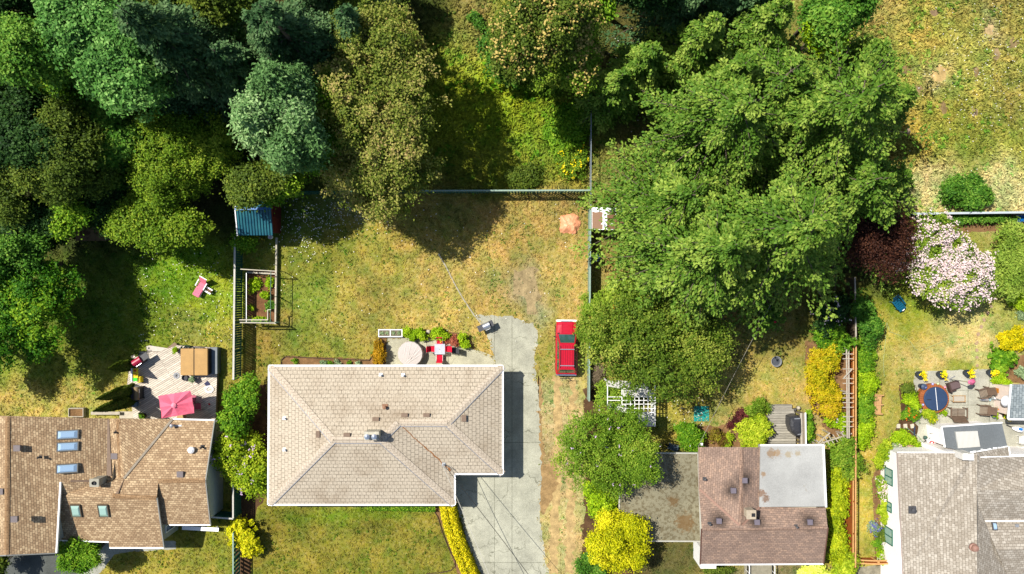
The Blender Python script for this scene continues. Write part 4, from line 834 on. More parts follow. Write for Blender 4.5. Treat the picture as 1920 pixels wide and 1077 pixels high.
zr, zl = 3.1, 2.3; mb = MB(); slab(mb, [(441, 393, zr), (508, 391.5, zr), (511.5, 441.5, zl), (446, 441.5, zl)], .06); slab(mb, [(441, 392, zr), (508, 390.5, zr), (514, 352, zl), (447, 352, zl)], .06); mb.build('roof', TEAL, sh)
mb = MB()
for k in range(13):
    f = k / 12; a, b = P(441 + 67 * f, 393, zr), P(446 + 65.5 * f, 441.5, zl); mb.beam(a + Vector((0, 0, .03)), b + Vector((0, 0, .03)), .04, .05)
mb.build('roof_rib', pm('teal_rib', C(20, 72, 92), .4, .1, 3), sh)
mb = MB(); mb.beam(P(440.5, 392.3, zr + .05), P(508.5, 391, zr + .05), .16, .06); mb.build('ridge_cap', pm('blue_ridge', C(58, 120, 190), .35, .1, 4), sh)
mb = MB(); mb.beam(P(441, 393, zr), P(445.5, 442, zl), .08, .12); mb.beam(P(441, 392, zr), P(446.5, 352, zl), .08, .12); mb.build('barge_board', GUT, sh)
a, b = P(447, 352, zl), P(509, 440, zl); mb = MB(); yy = [a.y - .25, (P(0, 392, zr).y), b.y + .25]; x0, x1 = a.x + .3, b.x + .02
mb.add([(x, y, z) for x in (x0, x1) for y, z in ((yy[0], 0), (yy[2], 0), (yy[2], zl - .1), (yy[1], zr - .12), (yy[0], zl - .1))], [(4, 3, 2, 1, 0), (5, 6, 7, 8, 9), (0, 1, 6, 5), (1, 2, 7, 6), (4, 0, 5, 9)])
mb.build('wall', pm('dark_red_boards', C(116, 44, 34), .8, .2, 3), sh)
mb = MB(); xd = x1; mb.box(xd, yy[1] - .5, .05, xd + .04, yy[1] + .5, 1.95); mb.build('door', pm('dark_red_door', C(92, 34, 28), .8, .2, 3), sh)
ws = thing('shed', 'metal garden shed, brown roof with white patches, under the firs', 'shed', tuple(P(1135, 410)))
t = NT('patched_roof'); p = t.pos(); sp = t.node('SeparateXYZ'); t.link(p, sp.inputs[0]); q0 = P(1139, 410, 2.1)
dx = t.math('ABSOLUTE', t.math('SUBTRACT', t.math('ADD', sp.outputs[0], t.math('MULTIPLY', t.math('SUBTRACT', t.noise(p, 3, 4), .5), .12)), q0.x - .22))
m1 = t.math('LESS_THAN', dx, .16); m2 = t.math('GREATER_THAN', t.math('ADD', sp.outputs[1], t.math('MULTIPLY', t.math('SUBTRACT', t.noise(p, 2, 4), .5), .35)), P(0, 398, 2.1).y)
wv = t.node('TexWave', wave_type='BANDS', bands_direction='Y'); wv.inputs['Scale'].default_value = .42; t.link(p, wv.inputs[0]); m3 = t.math('MULTIPLY', t.math('GREATER_THAN', wv.outputs[1], .97), t.math('GREATER_THAN', t.noise(p, 1.7, 3), .52))
brown = t.mix(t.noise(p, 12, 5, .8), C(110, 78, 56), C(164, 124, 92)); PATCHR = t.out(t.mix(t.math('MAXIMUM', t.math('MAXIMUM', m1, m2), m3), brown, C(240, 240, 240, k=.85)), .6)
mb = MB(); slab(mb, [(1110.5, 389, 2.0), (1138, 389, 2.25), (1138, 430, 2.25), (1110.5, 430, 2.0)], .05); slab(mb, [(1138, 389, 2.25), (1170, 389, 2.0), (1170, 430, 2.0), (1138, 430, 2.25)], .05); mb.build('roof', PATCHR, ws)
mb = MB(); trim(mb, [(1110.5, 430.5, 1.98), (1138, 430.5, 2.23), (1170, 430.5, 1.98)], .05, .09); trim(mb, [(1110.2, 389, 1.98), (1110.2, 430, 1.98)], .05, .09); mb.build('roof_edge', GUT, ws)
a, b = P(1112, 391, 2), P(1168, 428, 2); mb = MB(); mb.box(a.x, b.y + .05, 0, b.x, a.y, 1.96); mb.build('wall', pm('white_sheet_metal', C(206, 212, 208), .5, .08, 6), ws)
ls = thing('shed', 'low shed with a leaf littered roof in the shade of the wood', 'shed', tuple(P(172, 435)))
mb = MB(); slab(mb, [(140, 412, 2.3), (200, 412, 2.3), (198, 452, 2.0), (142, 452, 2.0)]); mb.build('roof', flatroof('littered_roof', C(120, 100, 72), .8, C(70, 52, 34), 2.5, .5), ls)
a, b = P(146, 416, 2.1), P(195, 448, 2.0); mb = MB(); mb.box(a.x, b.y, 0, b.x, a.y, 1.9); mb.build('wall', pm('dark_boards', C(80, 66, 52), .85, .2, 4), ls)
# ---------------- fences, trellises, walls ----------------
DGREEN = pm('dark_green_fence', C(40, 98, 76), .8, .2, 4); PGREEN = pm('pale_green_rail', C(150, 174, 158), .7, .15, 4); PALER = pm('pale_wood_rail', C(206, 202, 190), .7, .15, 4)
MGREEN = pm('mid_green_fence', C(66, 112, 90), .8, .15, 4)
CEDAR = pm('cedar_boards', C(168, 92, 36), .75, .25, 3); CEDARR = pm('cedar_rail', C(214, 164, 104), .7, .2, 4); GREYW = pm('weathered_wood', C(188, 178, 160), .8, .2, 5)
def fence(name, label, a, b, h, bw, gap, mb_mat, rail_mat, cap=.1, bay=2.4, z0=.05, cap_mat=None, top=0, th=.02, group=None):
    """a and b: pixels where the top of the fence shows; boards, rails, posts and cap are parts"""
    A, B = P(*a, h), P(*b, h); A.z = B.z = 0; d = (B - A); L = d.length; d.normalize(); t = thing(name, label, 'fence', tuple(A), group=group)
    n = max(1, round(L / bay)); up = Vector((0, 0, 1)); rz = math.atan2(d.y, d.x)
    for i in range(n):
        s0, s1 = L * i / n, L * (i + 1) / n; mb = MB(); s = s0 + .06
        while s + bw < s1 - .02:
            c = A + d * (s + bw / 2); mb.cbox(c.x, c.y, (z0 + h - .06 - top) / 2 + .02, bw, th, h - .06 - top - z0, rz); s += bw + gap
        for z in (.35, h - .35 - top): mb.beam(A + d * s0 + up * z + Vector((-d.y, d.x, 0)) * (th / 2 + .022), A + d * s1 + up * z + Vector((-d.y, d.x, 0)) * (th / 2 + .022), .04, .09)
        mb.build('panel', mb_mat, t)
    for i in range(n + 1):
        c = A + d * (L * i / n); mb = MB(); mb.cbox(c.x, c.y, h / 2 - .02, .1, .1, h, rz); mb.build('post', mb_mat, t)
    mb = MB(); mb.beam(A + up * h, B + up * h, cap, .04); mb.build('cap_rail', cap_mat or rail_mat, t)
    return t
fence('picket_fence', 'dark green picket fence with a pale cap beside the deck', (440.5, 440), (437.5, 712), 1.8, .16, .032, DGREEN, PALER, .14)
fence('picket_fence', 'dark green picket fence behind the blue roofed shed', (442.5, 362), (441, 392), 1.8, .15, .05, DGREEN, PALER, .1)
fence('picket_fence', 'short dark green fence below the rhododendron', (437, 900), (437, 972), 1.8, .15, .03, DGREEN, PALER, .12)
fence('picket_fence', 'wide gapped dark green fence below the golden bush', (437, 1000), (437, 1100), 1.6, .19, .13, DGREEN, PGREEN, .1)
fence('side_fence', 'pale topped fence closing the gap beside the brown house', (396, 970), (437, 973), 1.7, .15, .02, DGREEN, PALER, .12)
fence('slatted_fence', 'dark green slatted fence in shade behind the long lawn', (446, 361), (785, 358), 1.7, .14, .1, DGREEN, DGREEN, .1)
fence('slatted_fence', 'green slatted fence with a pale cap between the lane and the yard', (785, 358), (1107, 357), 1.7, .14, .1, MGREEN, PGREEN, .12)
fence('board_fence', 'pale green board fence along the track beside the firs', (1107, 392), (1106, 560), 1.7, .16, .01, PGREEN, PGREEN, .12)
fence('board_fence', 'pale green board fence behind the red car', (1105.5, 560), (1105, 752), 1.7, .16, .01, PGREEN, PGREEN, .1)
# wire fence beside the grassy lane
A, B = P(1109, 105, 1.5), P(1108, 390, 1.5); t = thing('wire_fence', 'thin wire fence with a steel top rail beside the grassy lane', 'fence', (A.x, A.y, 0))
mb = MB(); mb.tube([A, B], .035, 6); mb.build('top_rail', pm('galvanised', C(176, 190, 204), .4, .1, 6, metal=.4), t)
for k in range(6):
    c = A.lerp(B, k / 5); mb = MB(); mb.tube([(c.x, c.y, 0), (c.x, c.y, 1.5)], .03, 6); mb.build('post', METAL, t)
mb = MB()
for k in range(80): c = A.lerp(B, (k + .5) / 80); mb.beam((c.x, c.y, .05), (c.x, c.y, 1.48), .008, .008)
for z in (.1, .5, .9, 1.3): mb.beam((A.x, A.y, z), (B.x, B.y, z), .008, .008)
mb.build('wire_mesh', METAL, t)
# cedar fence with lattice top, and the gate at its foot
t = fence('cedar_fence', 'rust coloured cedar board fence with a lattice top beside the hedge', (1605, 640), (1604, 1064), 1.85, .16, .012, CEDAR, CEDARR, .1, top=.34)
A, B = P(1605, 640, 1.85), P(1604, 1064, 1.85); mb = MB(); mb.beam(Vector((A.x - .02, A.y, 1.48)), Vector((B.x - .02, B.y, 1.48)), .09, .06); mb.build('middle_rail', CEDARR, t)
mb = MB(); L = abs(A.y - B.y)
for k in range(int(L / .14)): mb.box(A.x - .015, A.y - k * .14 - .045, 1.5, A.x + .015, A.y - k * .14, 1.84)
mb.build('lattice', CEDAR, t)
A = P(1603, 520, 1.6); B = P(1605, 640, 1.6); t = thing('old_fence', 'old weathered fence in the shade between the two gardens', 'fence', (A.x, A.y, 0))
mb = MB(); mb.beam(A, B, .1, .06); mb.build('cap_rail', GREYW, t)
mb = MB()
for k in range(26): c = A.lerp(B, (k + .5) / 26); mb.cbox(c.x, c.y, .78, .02, .17, 1.5)
mb.build('panel', pm('old_boards', C(110, 96, 76), .85, .25, 4), t)
a, b = P(1606, 1056, 1.2), P(1688, 1060, 1.2); t = thing('garden_gate', 'low arched cedar gate closing the narrow side garden', 'gate', (a.x, a.y, 0))
mb = MB(); L = b.x - a.x
for i in range(20):
    f = (i + .5) / 20; hh = 1.0 + .25 * math.sin(f * math.pi); mb.box(a.x + L * i / 20 + .01, a.y - .02, .05, a.x + L * (i + 1) / 20 - .01, a.y + .02, hh)
mb.build('boards', CEDAR, t)
for k, dz in enumerate((0, .16)):
    mb = MB(); pts = [Vector((a.x + L * f, a.y + (.14 if k else -.05), 1.02 - dz + .25 * math.sin(f * math.pi))) for f in [i / 12 for i in range(13)]]
    for i in range(12): mb.beam(pts[i], pts[i + 1], .1, .06)
    mb.build('arched_rail', CEDARR, t)
for x in (a.x, (a.x + b.x) / 2, b.x): mb = MB(); mb.cbox(x, a.y + .05, .6, .12, .12, 1.2); mb.cbox(x, a.y + .05, 1.22, .16, .16, .05); mb.build('post', CEDARR, t)
# pergola ladder over the cedar fence
def ladder(name, label, rails, rungs, z, parent_xy, rung_len, brace=None):
    t = thing(name, label, 'trellis', (parent_xy.x, parent_xy.y, 0))
    for r in rails: mb = MB(); mb.beam(P(*r[0], z), P(*r[1], z), .09, .07); mb.build('rail', GREYW, t)
    for i, (p, q) in enumerate(rungs): mb = MB(); mb.beam(P(*p, z + .08), P(*q, z + .08), .06, .07); mb.build('rung', GREYW, t)
    for r in rails:
        for f in (.02, .5, .98):
            c = P(*r[0], z).lerp(P(*r[1], z), f); mb = MB(); mb.cbox(c.x, c.y, z / 2, .08, .08, z); mb.build('post', GREYW, t)
    if brace: mb = MB(); mb.beam(P(*brace[0], z + .17), P(*brace[1], z + .17), .09, .05); mb.build('loose_slat', GREYW, t)
    return t
ys = [664, 673, 692, 710, 719, 738, 746.5, 755, 764, 781.5, 791, 800]
ladder('pergola', 'long weathered pergola ladder above the cedar fence', [((1587, 650), (1588.5, 822)), ((1591, 650), (1592, 822))], [((1580, y), (1599, y)) for y in ys], 2.0, P(1588, 740), 0, ((1582, 709), (1597, 693)))
ladder('trellis', 'slanting weathered trellis between the brown house and the pergola', [((1531, 834), (1597, 813)), ((1535, 830), (1556, 812))], [((1531 + i * 7.6, 825.5 - i * 2.6), (1540 + i * 7.6, 838.5 - i * 2.4)) for i in range(7)], 1.4, P(1560, 825), 0)
# boundary wall in the right garden
A, B = P(1711, 401, 1.3), P(1960, 398, 1.3); t = thing('boundary_wall', 'pale grey capped boundary wall between the dry field and the blossom tree', 'wall', (A.x, A.y, 0))
mb = MB(); mb.beam(Vector((A.x, A.y, .62)), Vector((B.x, B.y, .62)), .1, 1.24); mb.build('panel', pm('grey_render', C(150, 156, 156), .8, .15, 2), t)
mb = MB(); mb.beam(A, B, .16, .06); mb.build('coping', pm('pale_coping', C(196, 206, 212), .6, .1, 3), t)
# white slatted pergola
PW = pm('white_timber', (.76, .76, .74), .6, .12, 4); z = 2.4; v = P(1180, 760, 0)
t = thing('slatted_pergola', 'white slatted pergola with old plastic roof panels beside the track', 'pergola', (v.x, v.y, 0))
def px_slab(pix, z, th, name, mat): mb = MB(); slab(mb, [(x, y, z) for x, y in pix], th); return mb.build(name, mat, t)
OLDP = flatroof('old_white_panel', C(212, 210, 202), .5, C(170, 160, 140), 1.6, .58)
px_slab([(1137, 714), (1166, 714), (1166, 730), (1137, 724)], z + .06, .03, 'roof_panel', OLDP); px_slab([(1166.5, 714.5), (1200, 715), (1228, 736), (1228, 744), (1168, 744)], z + .05, .03, 'roof_panel', OLDP)
px_slab([(1140, 758), (1174, 758), (1174, 775), (1146, 768)], z + .06, .03, 'roof_panel', OLDP); px_slab([(1196, 774), (1228, 774), (1228, 800), (1196, 800)], z + .05, .03, 'roof_panel', OLDP)
for x in (1139, 1166, 1228):
    mb = MB(); mb.beam(P(x, 714, z), P(x, 800, z), .06, .08); mb.build('beam', PW, t)
for y in (744.5, 751, 758, 766, 773.5): mb = MB(); mb.beam(P(1138, y, z + .02), P(1229, y, z + .02), .05, .05); mb.build('slat', PW, t)
for x in (1174, 1182, 1190, 1198, 1207, 1215, 1221): mb = MB(); mb.beam(P(x, 744, z - .04), P(x, 774, z - .04), .05, .05); mb.build('cross_slat', PW, t)
for x, y in ((1139, 716), (1228, 716), (1139, 798), (1228, 798), (1228, 757)): c = P(x, y, z); mb = MB(); mb.cbox(c.x, c.y, z / 2, .09, .09, z); mb.build('post', PW, t)
mb = MB()
for k in range(6): a, b = P(1229.5, 744 + k * 11, z), None; mb.box(a.x - .015, a.y - .02, .1, a.x + .015, a.y + .02, z)
for zz in (.5, .9, 1.3, 1.7, 2.1): mb.beam(Vector((P(1229.5, 0, z).x, P(0, 744, z).y, zz)), Vector((P(1229.5, 0, z).x, P(0, 800, z).y, zz)), .04, .04)
mb.build('side_lattice', PW, t)
# overhead cables
CAB = pm('black_cable', (.02, .02, .02), .6, .1, 4); PCAB = pm('pale_cable', C(200, 196, 184), .5, .1, 4)
def cable(name, label, p, q, sag, r, mat):
    t = [p.lerp(q, i / 16) - Vector((0, 0, sag * 4 * (i / 16) * (1 - i / 16))) for i in range(17)]; mb = MB(); mb.tube(t, r, 5); b = (p.x, p.y, 0); e = thing(name, label, 'cable', b); mb.build('wire', mat, e); return e
m0 = mq + Vector((0, 0, .7))
cable('power_cable', 'pale power cable leaving the cream roof over the drive, left one of the pair', m0, P(930, 1110, 4.6), .25, .022, PCAB)
cable('power_cable', 'dark power cable leaving the cream roof over the drive, right one of the pair', m0 + Vector((.12, .05, 0)), P(1015, 1110, 4.6), .25, .022, CAB)
cable('overhead_cable', 'pale cable running from the firs to the brown house', P(1500, 470, 5.5), P(1309, 838, 3.1), .3, .015, pm('grey_cable', C(150, 146, 132), .6, .1, 4))
# ---------------- trees, shrubs and plants ----------------
def LM(name, *cols, k=1.22, trans=.28, rough=.6, spec=.15): return leaf_mat(name + '_leaves', [C(*c, k=k) for c in cols], trans, rough, spec)
L_ARB = LM('arbutus', (52, 74, 18), (92, 108, 32), (140, 142, 66), (166, 144, 92))
L_BAY = LM('bay', (46, 80, 34), (92, 128, 70), (160, 186, 126))
L_MAP = LM('maple', (36, 74, 16), (72, 116, 32), (126, 158, 58))
L_BLU = LM('ash', (34, 72, 22), (74, 118, 48), (134, 170, 92), k=1.4)
L_YG = LM('hornbeam', (58, 88, 14), (94, 124, 24), (142, 156, 46))
L_BRI = LM('lush', (50, 92, 12), (86, 128, 22), (142, 168, 42))
L_OLV = LM('olive', (48, 66, 18), (78, 98, 28), (118, 130, 46))
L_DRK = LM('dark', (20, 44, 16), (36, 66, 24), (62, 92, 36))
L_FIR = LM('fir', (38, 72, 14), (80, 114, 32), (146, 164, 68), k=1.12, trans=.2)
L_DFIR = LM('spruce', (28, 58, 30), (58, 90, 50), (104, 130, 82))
L_APP = LM('apple', (64, 96, 18), (104, 134, 32), (156, 168, 62))
L_YEL = LM('golden', (120, 130, 6), (210, 194, 10), (240, 224, 36), k=1.0)
L_GOLD = LM('gold_green', (84, 108, 8), (140, 156, 18), (192, 194, 40))
L_GTREE = LM('gold_tree', (110, 124, 6), (176, 176, 14), (222, 210, 40))
L_SPI = LM('spirea', (110, 124, 14), (176, 172, 18), (212, 188, 30), (186, 146, 50), k=.9)
L_LIME = LM('lime', (84, 116, 8), (128, 160, 16), (176, 194, 40))
L_RHO = LM('rhododendron', (84, 116, 14), (140, 160, 28), (186, 192, 56))
L_PUR = LM('purple', (44, 18, 18), (74, 32, 34), (112, 56, 52))
L_SMO = LM('smoke', (34, 16, 12), (60, 32, 24), (112, 72, 50), k=.9)
L_BRZ = LM('bronze', (92, 66, 10), (140, 110, 14), (196, 150, 30))
L_GRY = LM('grey', (84, 110, 72), (126, 146, 104), (166, 180, 140))
L_RED = LM('rust', (110, 50, 36), (150, 80, 60), (176, 110, 84))
FL_W = pm('white_petals', C(234, 210, 208, k=.78), .6, .1, 8); FL_P = pm('lilac_petals', C(206, 176, 208, k=.85), .6, .15, 8)
FL_T = pm('tan_flower_heads', C(190, 168, 88, k=.8), .7, .2, 8); FL_Y = pm('yellow_petals', C(246, 220, 10, k=.85), .6, .1, 8); FL_O = pm('orange_petals', C(232, 110, 20, k=.85), .6, .15, 8)
FL_R = pm('red_petals', C(190, 24, 40, k=.85), .6, .15, 8); FL_B = pm('violet_petals', C(92, 84, 190, k=.85), .6, .15, 8)

# the wood in the upper left
WOOD = 'trees of the wood behind the gardens'
broadleaf('tree', 'tall blue green broadleaf tree in the middle of the wood', 205, 92, 112, 112, 11.5, 4.2, L_BLU, 1, 42000, 11, (.36, .2), group=WOOD)
conifer('fir_tree', 'grey green fir with drooping boughs beside the tall blue green tree', *P(352, 105, 10).xy, 19, 4.6, L_DFIR, 2, 2, .6, 6, .5, group=WOOD)
conifer('fir_tree', 'grey green fir next to the brownish arbutus', *P(560, 92, 9).xy, 17, 4.4, L_DFIR, 3, 2, .6, 6, .4, group=WOOD)
conifer('fir_tree', 'dark fir half hidden at the shady middle of the wood', *P(470, 150, 7).xy, 14, 3.6, L_DFIR, 4, 2, .6, 6, .5, group=WOOD)
broadleaf('tree', 'pale silvery green tree between the fir and the arbutus', 538, 232, 66, 104, 11, 4.5, L_BAY, 5, 30000, 7, (.36, .16), group=WOOD)
broadleaf('tree', 'yellow green tree in front of the silvery one', 348, 284, 92, 98, 5.3, 2.6, L_YG, 6, 46000, 12, (.24, .14), size=.3, group=WOOD)
broadleaf('tree', 'bright green maple left of the yellow green tree', 206, 246, 66, 74, 6.4, 2.6, L_MAP, 7, 26000, 6, (.34, .24), group=WOOD)
broadleaf('tree', 'mid green tree by the upper left edge of the wood', 66, 96, 70, 66, 12, 3.6, L_MAP, 8, 18000, 7, (.3, .18), group=WOOD)
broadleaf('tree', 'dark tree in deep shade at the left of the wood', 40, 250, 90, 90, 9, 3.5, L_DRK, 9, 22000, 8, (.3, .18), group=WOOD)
broadleaf('tree', 'olive tree under the bright green maple', 130, 300, 80, 90, 8, 3.2, L_OLV, 10, 26000, 8, (.28, .16), group=WOOD)
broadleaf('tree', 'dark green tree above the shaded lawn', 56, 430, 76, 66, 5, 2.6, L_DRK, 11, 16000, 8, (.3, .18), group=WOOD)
broadleaf('tree', 'yellow tipped tree overhanging the bright lawn', 288, 416, 88, 54, 4.8, 2.2, L_YG, 12, 22000, 7, (.26, .17), group=WOOD)
broadleaf('tree', 'dark leafy tree behind the blue roofed shed', 484, 348, 62, 40, 6, 2.2, L_OLV, 13, 14000, 6, (.28, .18), group=WOOD)
broadleaf('tree', 'small dark tree beneath the yellow green tree', 190, 392, 66, 44, 4, 2, L_DRK, 14, 14000, 6, (.28, .18), group=WOOD)
broadleaf('tree', 'broad arbutus with brownish leaves beside the grassy lane', 712, 168, 98, 160, 8.2, 3.8, L_ARB, 15, 32000, 15, (.28, .17), bark=pm('arbutus_bark', C(170, 96, 60), .6, .2, 4), trunk=.25, group=WOOD)
broadleaf('tree', 'lower brownish arbutus overhanging the green slatted fence', 712, 310, 96, 86, 7.4, 3.2, L_ARB, 16, 17000, 10, (.28, .17), bark=MATS['arbutus_bark'], trunk=.22, group=WOOD)
broadleaf('tree', 'lime green young tree between the silvery tree and the arbutus', 598, 268, 44, 46, 8, 2.2, L_BRI, 17, 9000, 5, (.26, .17), group=WOOD)
broadleaf('tree', 'lime green tree squeezed under the upper arbutus', 618, 180, 34, 44, 9, 2, L_BRI, 171, 7000, 5, (.26, .17), group=WOOD)
broadleaf('tree', 'big leafy tree shading the left lawn', 42, 578, 88, 100, 5.2, 2.8, LM('elm', (30, 72, 10), (62, 110, 16), (128, 156, 30)), 18, 24000, 10, (.3, .18), trunk=.24)
broadleaf('tree', 'round dark tree at the left edge of the lawn', -40, 668, 46, 40, 4, 2.2, L_DRK, 19, 8000, 5, (.28, .17))
conifer('fir_tree', 'tall dark fir at the top edge of the wood', *P(600, -50, 8).xy, 14, 3.4, L_DFIR, 20, 2, .65, 6, .45)
broadleaf('tree', 'tree by the top of the grassy lane', 640, -80, 56, 50, 7, 3, L_DRK, 21, 12000, 6, (.32, .2))
broadleaf('tree', 'dark tree over the top left corner', 20, -10, 110, 60, 11, 3.6, L_DRK, 22, 16000, 8, (.32, .2))
broadleaf('tree', 'mid green tree at the top edge between two firs', 430, -20, 80, 60, 11, 3.6, L_OLV, 23, 16000, 7, (.32, .2))

# top middle
broadleaf('tree', 'flowering tree tipped with tan blooms at the top of the lane', 1010, 52, 92, 100, 9, 3.6, L_OLV, 30, 34000, 9, (.3, .18), flowers=[(1100, .2, FL_T)], trunk=.2)
broadleaf('tree', 'tan flowered tree beside the top of the wire fence', 1078, 96, 50, 62, 7.5, 2.8, L_APP, 31, 15000, 6, (.28, .17), flowers=[(800, .2, FL_T)])
shrub('shrub', 'dense bright green shrub at the foot of the tan flowered tree', 946, 112, 40, 48, 3.4, L_LIME if False else L_MAP, 32, 9000, 6, (.24, .14), 30, .22)
shrub('shrub', 'small round green shrub on the brown bank by the lane', 892, 37, 17, 17, 1.1, L_MAP, 33, 1600, 3, (.16, .09))
shrub('shrub', 'yellow green bramble under the tan flowered trees', 1030, 150, 66, 26, 1.8, L_APP, 34, 6000, 6, (.2, .12), 25, .2)
shrub('shrub', 'sprawling green bramble beside the wire fence', 1062, 240, 44, 50, 1.5, L_BRI, 35, 9000, 7, (.2, .11), 25, .22)
shrub('shrub', 'green bramble with yellow flowers by the fence corner', 1072, 300, 34, 36, 1.2, L_APP, 36, 5000, 6, (.18, .1), 25, .2, flowers=[(40, .16, FL_Y)])
shrub('shrub', 'low green weeds in the tree shadow on the lane', 980, 330, 46, 22, .7, L_OLV, 37, 3000, 6, (.18, .1), 20, .25)
broadleaf('tree', 'bright green sapling at the top edge right of the tan tree', 1128, 14, 18, 30, 8, 2, L_BRI, 38, 4000, 3, (.3, .18))
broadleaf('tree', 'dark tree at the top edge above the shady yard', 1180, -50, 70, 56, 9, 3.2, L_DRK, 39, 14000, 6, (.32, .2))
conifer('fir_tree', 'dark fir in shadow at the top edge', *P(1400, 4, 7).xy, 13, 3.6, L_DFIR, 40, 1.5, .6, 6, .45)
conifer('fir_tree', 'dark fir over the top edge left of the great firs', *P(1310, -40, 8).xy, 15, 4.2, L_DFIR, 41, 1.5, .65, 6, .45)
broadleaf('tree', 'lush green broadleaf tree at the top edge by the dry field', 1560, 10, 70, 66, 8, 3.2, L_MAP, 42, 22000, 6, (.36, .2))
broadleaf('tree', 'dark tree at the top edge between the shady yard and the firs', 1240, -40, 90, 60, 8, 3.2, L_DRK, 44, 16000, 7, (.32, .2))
broadleaf('tree', 'bright green tree peeping between the great firs', 1540, 62, 36, 34, 8, 2, L_LIME, 43, 8000, 4, (.28, .17))

# the stand of great firs
STAND = 'great firs of the stand'
conifer('fir_tree', 'great fir spreading over the lower part of the stand', 17.0, 3.6, 19.5, 8.0, L_FIR, 50, 2, .95, 7, .36, group=STAND)
conifer('fir_tree', 'great fir at the upper right of the stand, boughs over the dry field', 21.2, 11.6, 17, 8.6, L_FIR, 51, 2, .95, 7, .34, group=STAND)
conifer('fir_tree', 'great fir at the upper left of the stand above the dark yard', 14.3, 11.0, 16, 8.0, L_FIR, 52, 2, .95, 7, .32, group=STAND)
conifer('fir_tree', 'great fir at the left of the stand beside the white patched shed', 11.5, 5.8, 13, 6.0, L_FIR, 53, 1.8, .8, 7, .34, group=STAND)
conifer('fir_tree', 'shaded fir at the right of the stand beside the purple tree', 23.6, 7.0, 12, 7.2, L_FIR, 54, 1.6, .8, 7, .4, group=STAND)
conifer('fir_tree', 'slender fir at the lower left of the stand', 12.6, 2.4, 18, 5.4, L_FIR, 55, 5.5, .75, 7, .36, group=STAND)

# lower trees that close the gaps of the wood
for i, (x, y, rx, ry, z, m, lab) in enumerate([
 (120, 40, 70, 50, 9, L_MAP, 'mid green tree tucked beside the blue green one at the top of the wood'), (300, 20, 60, 50, 9, L_OLV, 'olive tree at the top edge of the wood'), (10, 170, 60, 60, 8, L_MAP, 'green tree at the left edge above the dark tree'),
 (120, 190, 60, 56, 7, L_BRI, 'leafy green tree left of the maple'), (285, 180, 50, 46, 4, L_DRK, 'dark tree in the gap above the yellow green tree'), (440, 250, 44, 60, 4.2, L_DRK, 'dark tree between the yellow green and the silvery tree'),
 (10, 345, 60, 70, 7, L_OLV, 'olive tree at the left edge of the wood'), (200, 340, 50, 44, 3.6, L_MAP, 'green tree under the yellow green tree'), (410, 60, 46, 60, 7, L_BLU, 'blue green tree between the two grey firs'),
 (660, 60, 50, 60, 6, L_OLV, 'olive tree behind the arbutus'), (120, 400, 60, 40, 4.5, L_BRI, 'bright green tree above the littered shed'), (20, 490, 60, 50, 6, L_MAP, 'leafy tree at the left edge above the big lawn tree'), (520, 340, 40, 36, 5, L_BRI, 'bright green bushy tree right of the blue roofed shed'), (360, 180, 50, 40, 6, L_DFIR, 'grey green tree in the shade of the fir')]):
    broadleaf('tree', lab, x, y, rx, ry, z, 2.6, m, 400 + i, 12000, 6, (.28, .17), group=WOOD)
conifer('fir_tree', 'great fir at the top middle of the stand', 17.6, 13.6, 14, 7.0, L_FIR, 56, 2, .95, 7, .34, group=STAND)

for i, (x, y, h, r, lab) in enumerate([(1168, 138, 9, 2.3, 'leftmost slender fir spire above the dark yard'), (1224, 88, 10, 2.4, 'slender fir spire, second from the left above the dark yard'), (1346, 34, 12, 2.7, 'slender fir spire reaching up to the dark trees at the top edge'), (1476, 8, 13, 3.0, 'slender fir spire touching the top edge beside the bright green tree'), (1408, 110, 13, 2.8, 'slender fir spire in the upper middle of the stand'), (1672, 84, 9, 2.8, 'slender fir spire pointing out over the dry field, upper one'), (1706, 176, 8, 2.6, 'slender fir spire pointing out over the dry field, middle one'), (1700, 330, 7, 2.6, 'slender fir spire above the smoke tree by the straw patch'), (1560, 190, 15, 3.2, 'slender fir spire at the right middle of the stand')]):
    conifer('fir_tree', lab, *P(x, y, h).xy, h, r, L_FIR, 450 + i, 1.0, .5, 6, .3, group='slender firs round the edge of the stand')
for i, (x, y, h, r, lab) in enumerate([(300, 40, 14, 2.8, 'slender dark fir rising right of the tall blue green tree'), (640, 20, 13, 2.6, 'slender fir at the top edge left of the arbutus'), (470, 30, 15, 3.0, 'slender fir at the top edge between the two grey firs'), (24, 196, 11, 2.8, 'slender fir at the far left edge of the wood'), (90, 330, 8, 2.4, 'slender fir in the olive trees at the left of the wood')]):
    conifer('fir_tree', lab, *P(x, y, h).xy, h, r, L_DFIR, 470 + i, 1.0, .55, 6, .36, group='slender firs in the wood')

# right of the drive
broadleaf('tree', 'spreading old fruit tree with pale bare twigs right of the red car', 1232, 642, 132, 92, 4.6, 2.9, LM('old_apple', (50, 76, 16), (88, 112, 28), (146, 154, 62)), 60, 27000, 15, (.26, .15), size=.36, bark=PALEBARK, trunk=.2)
shrub('shrub', 'feathery bright green shrub reaching over the red car', 1122, 604, 46, 56, 3.2, L_APP, 61, 12000, 9, (.26, .06), 24, .16, flowers=[(10, .18, FL_O)])
shrub('shrub', 'yellow green bush below the great fir by the pale fence', 1180, 556, 60, 40, 3, L_APP, 62, 9000, 6, (.22, .13), 30, .22)
shrub('shrub', 'dead grey twiggy bush by the pale fence', 1118, 700, 14, 24, 1.6, LM('dead', (110, 96, 76), (146, 130, 108)), 63, 1500, 4, (.26, .02), 25, .2)
shrub('shrub', 'green vine grown over the white slatted pergola', 1150, 740, 36, 24, 2.8, L_APP, 64, 3600, 5, (.18, .11), 25, .2)
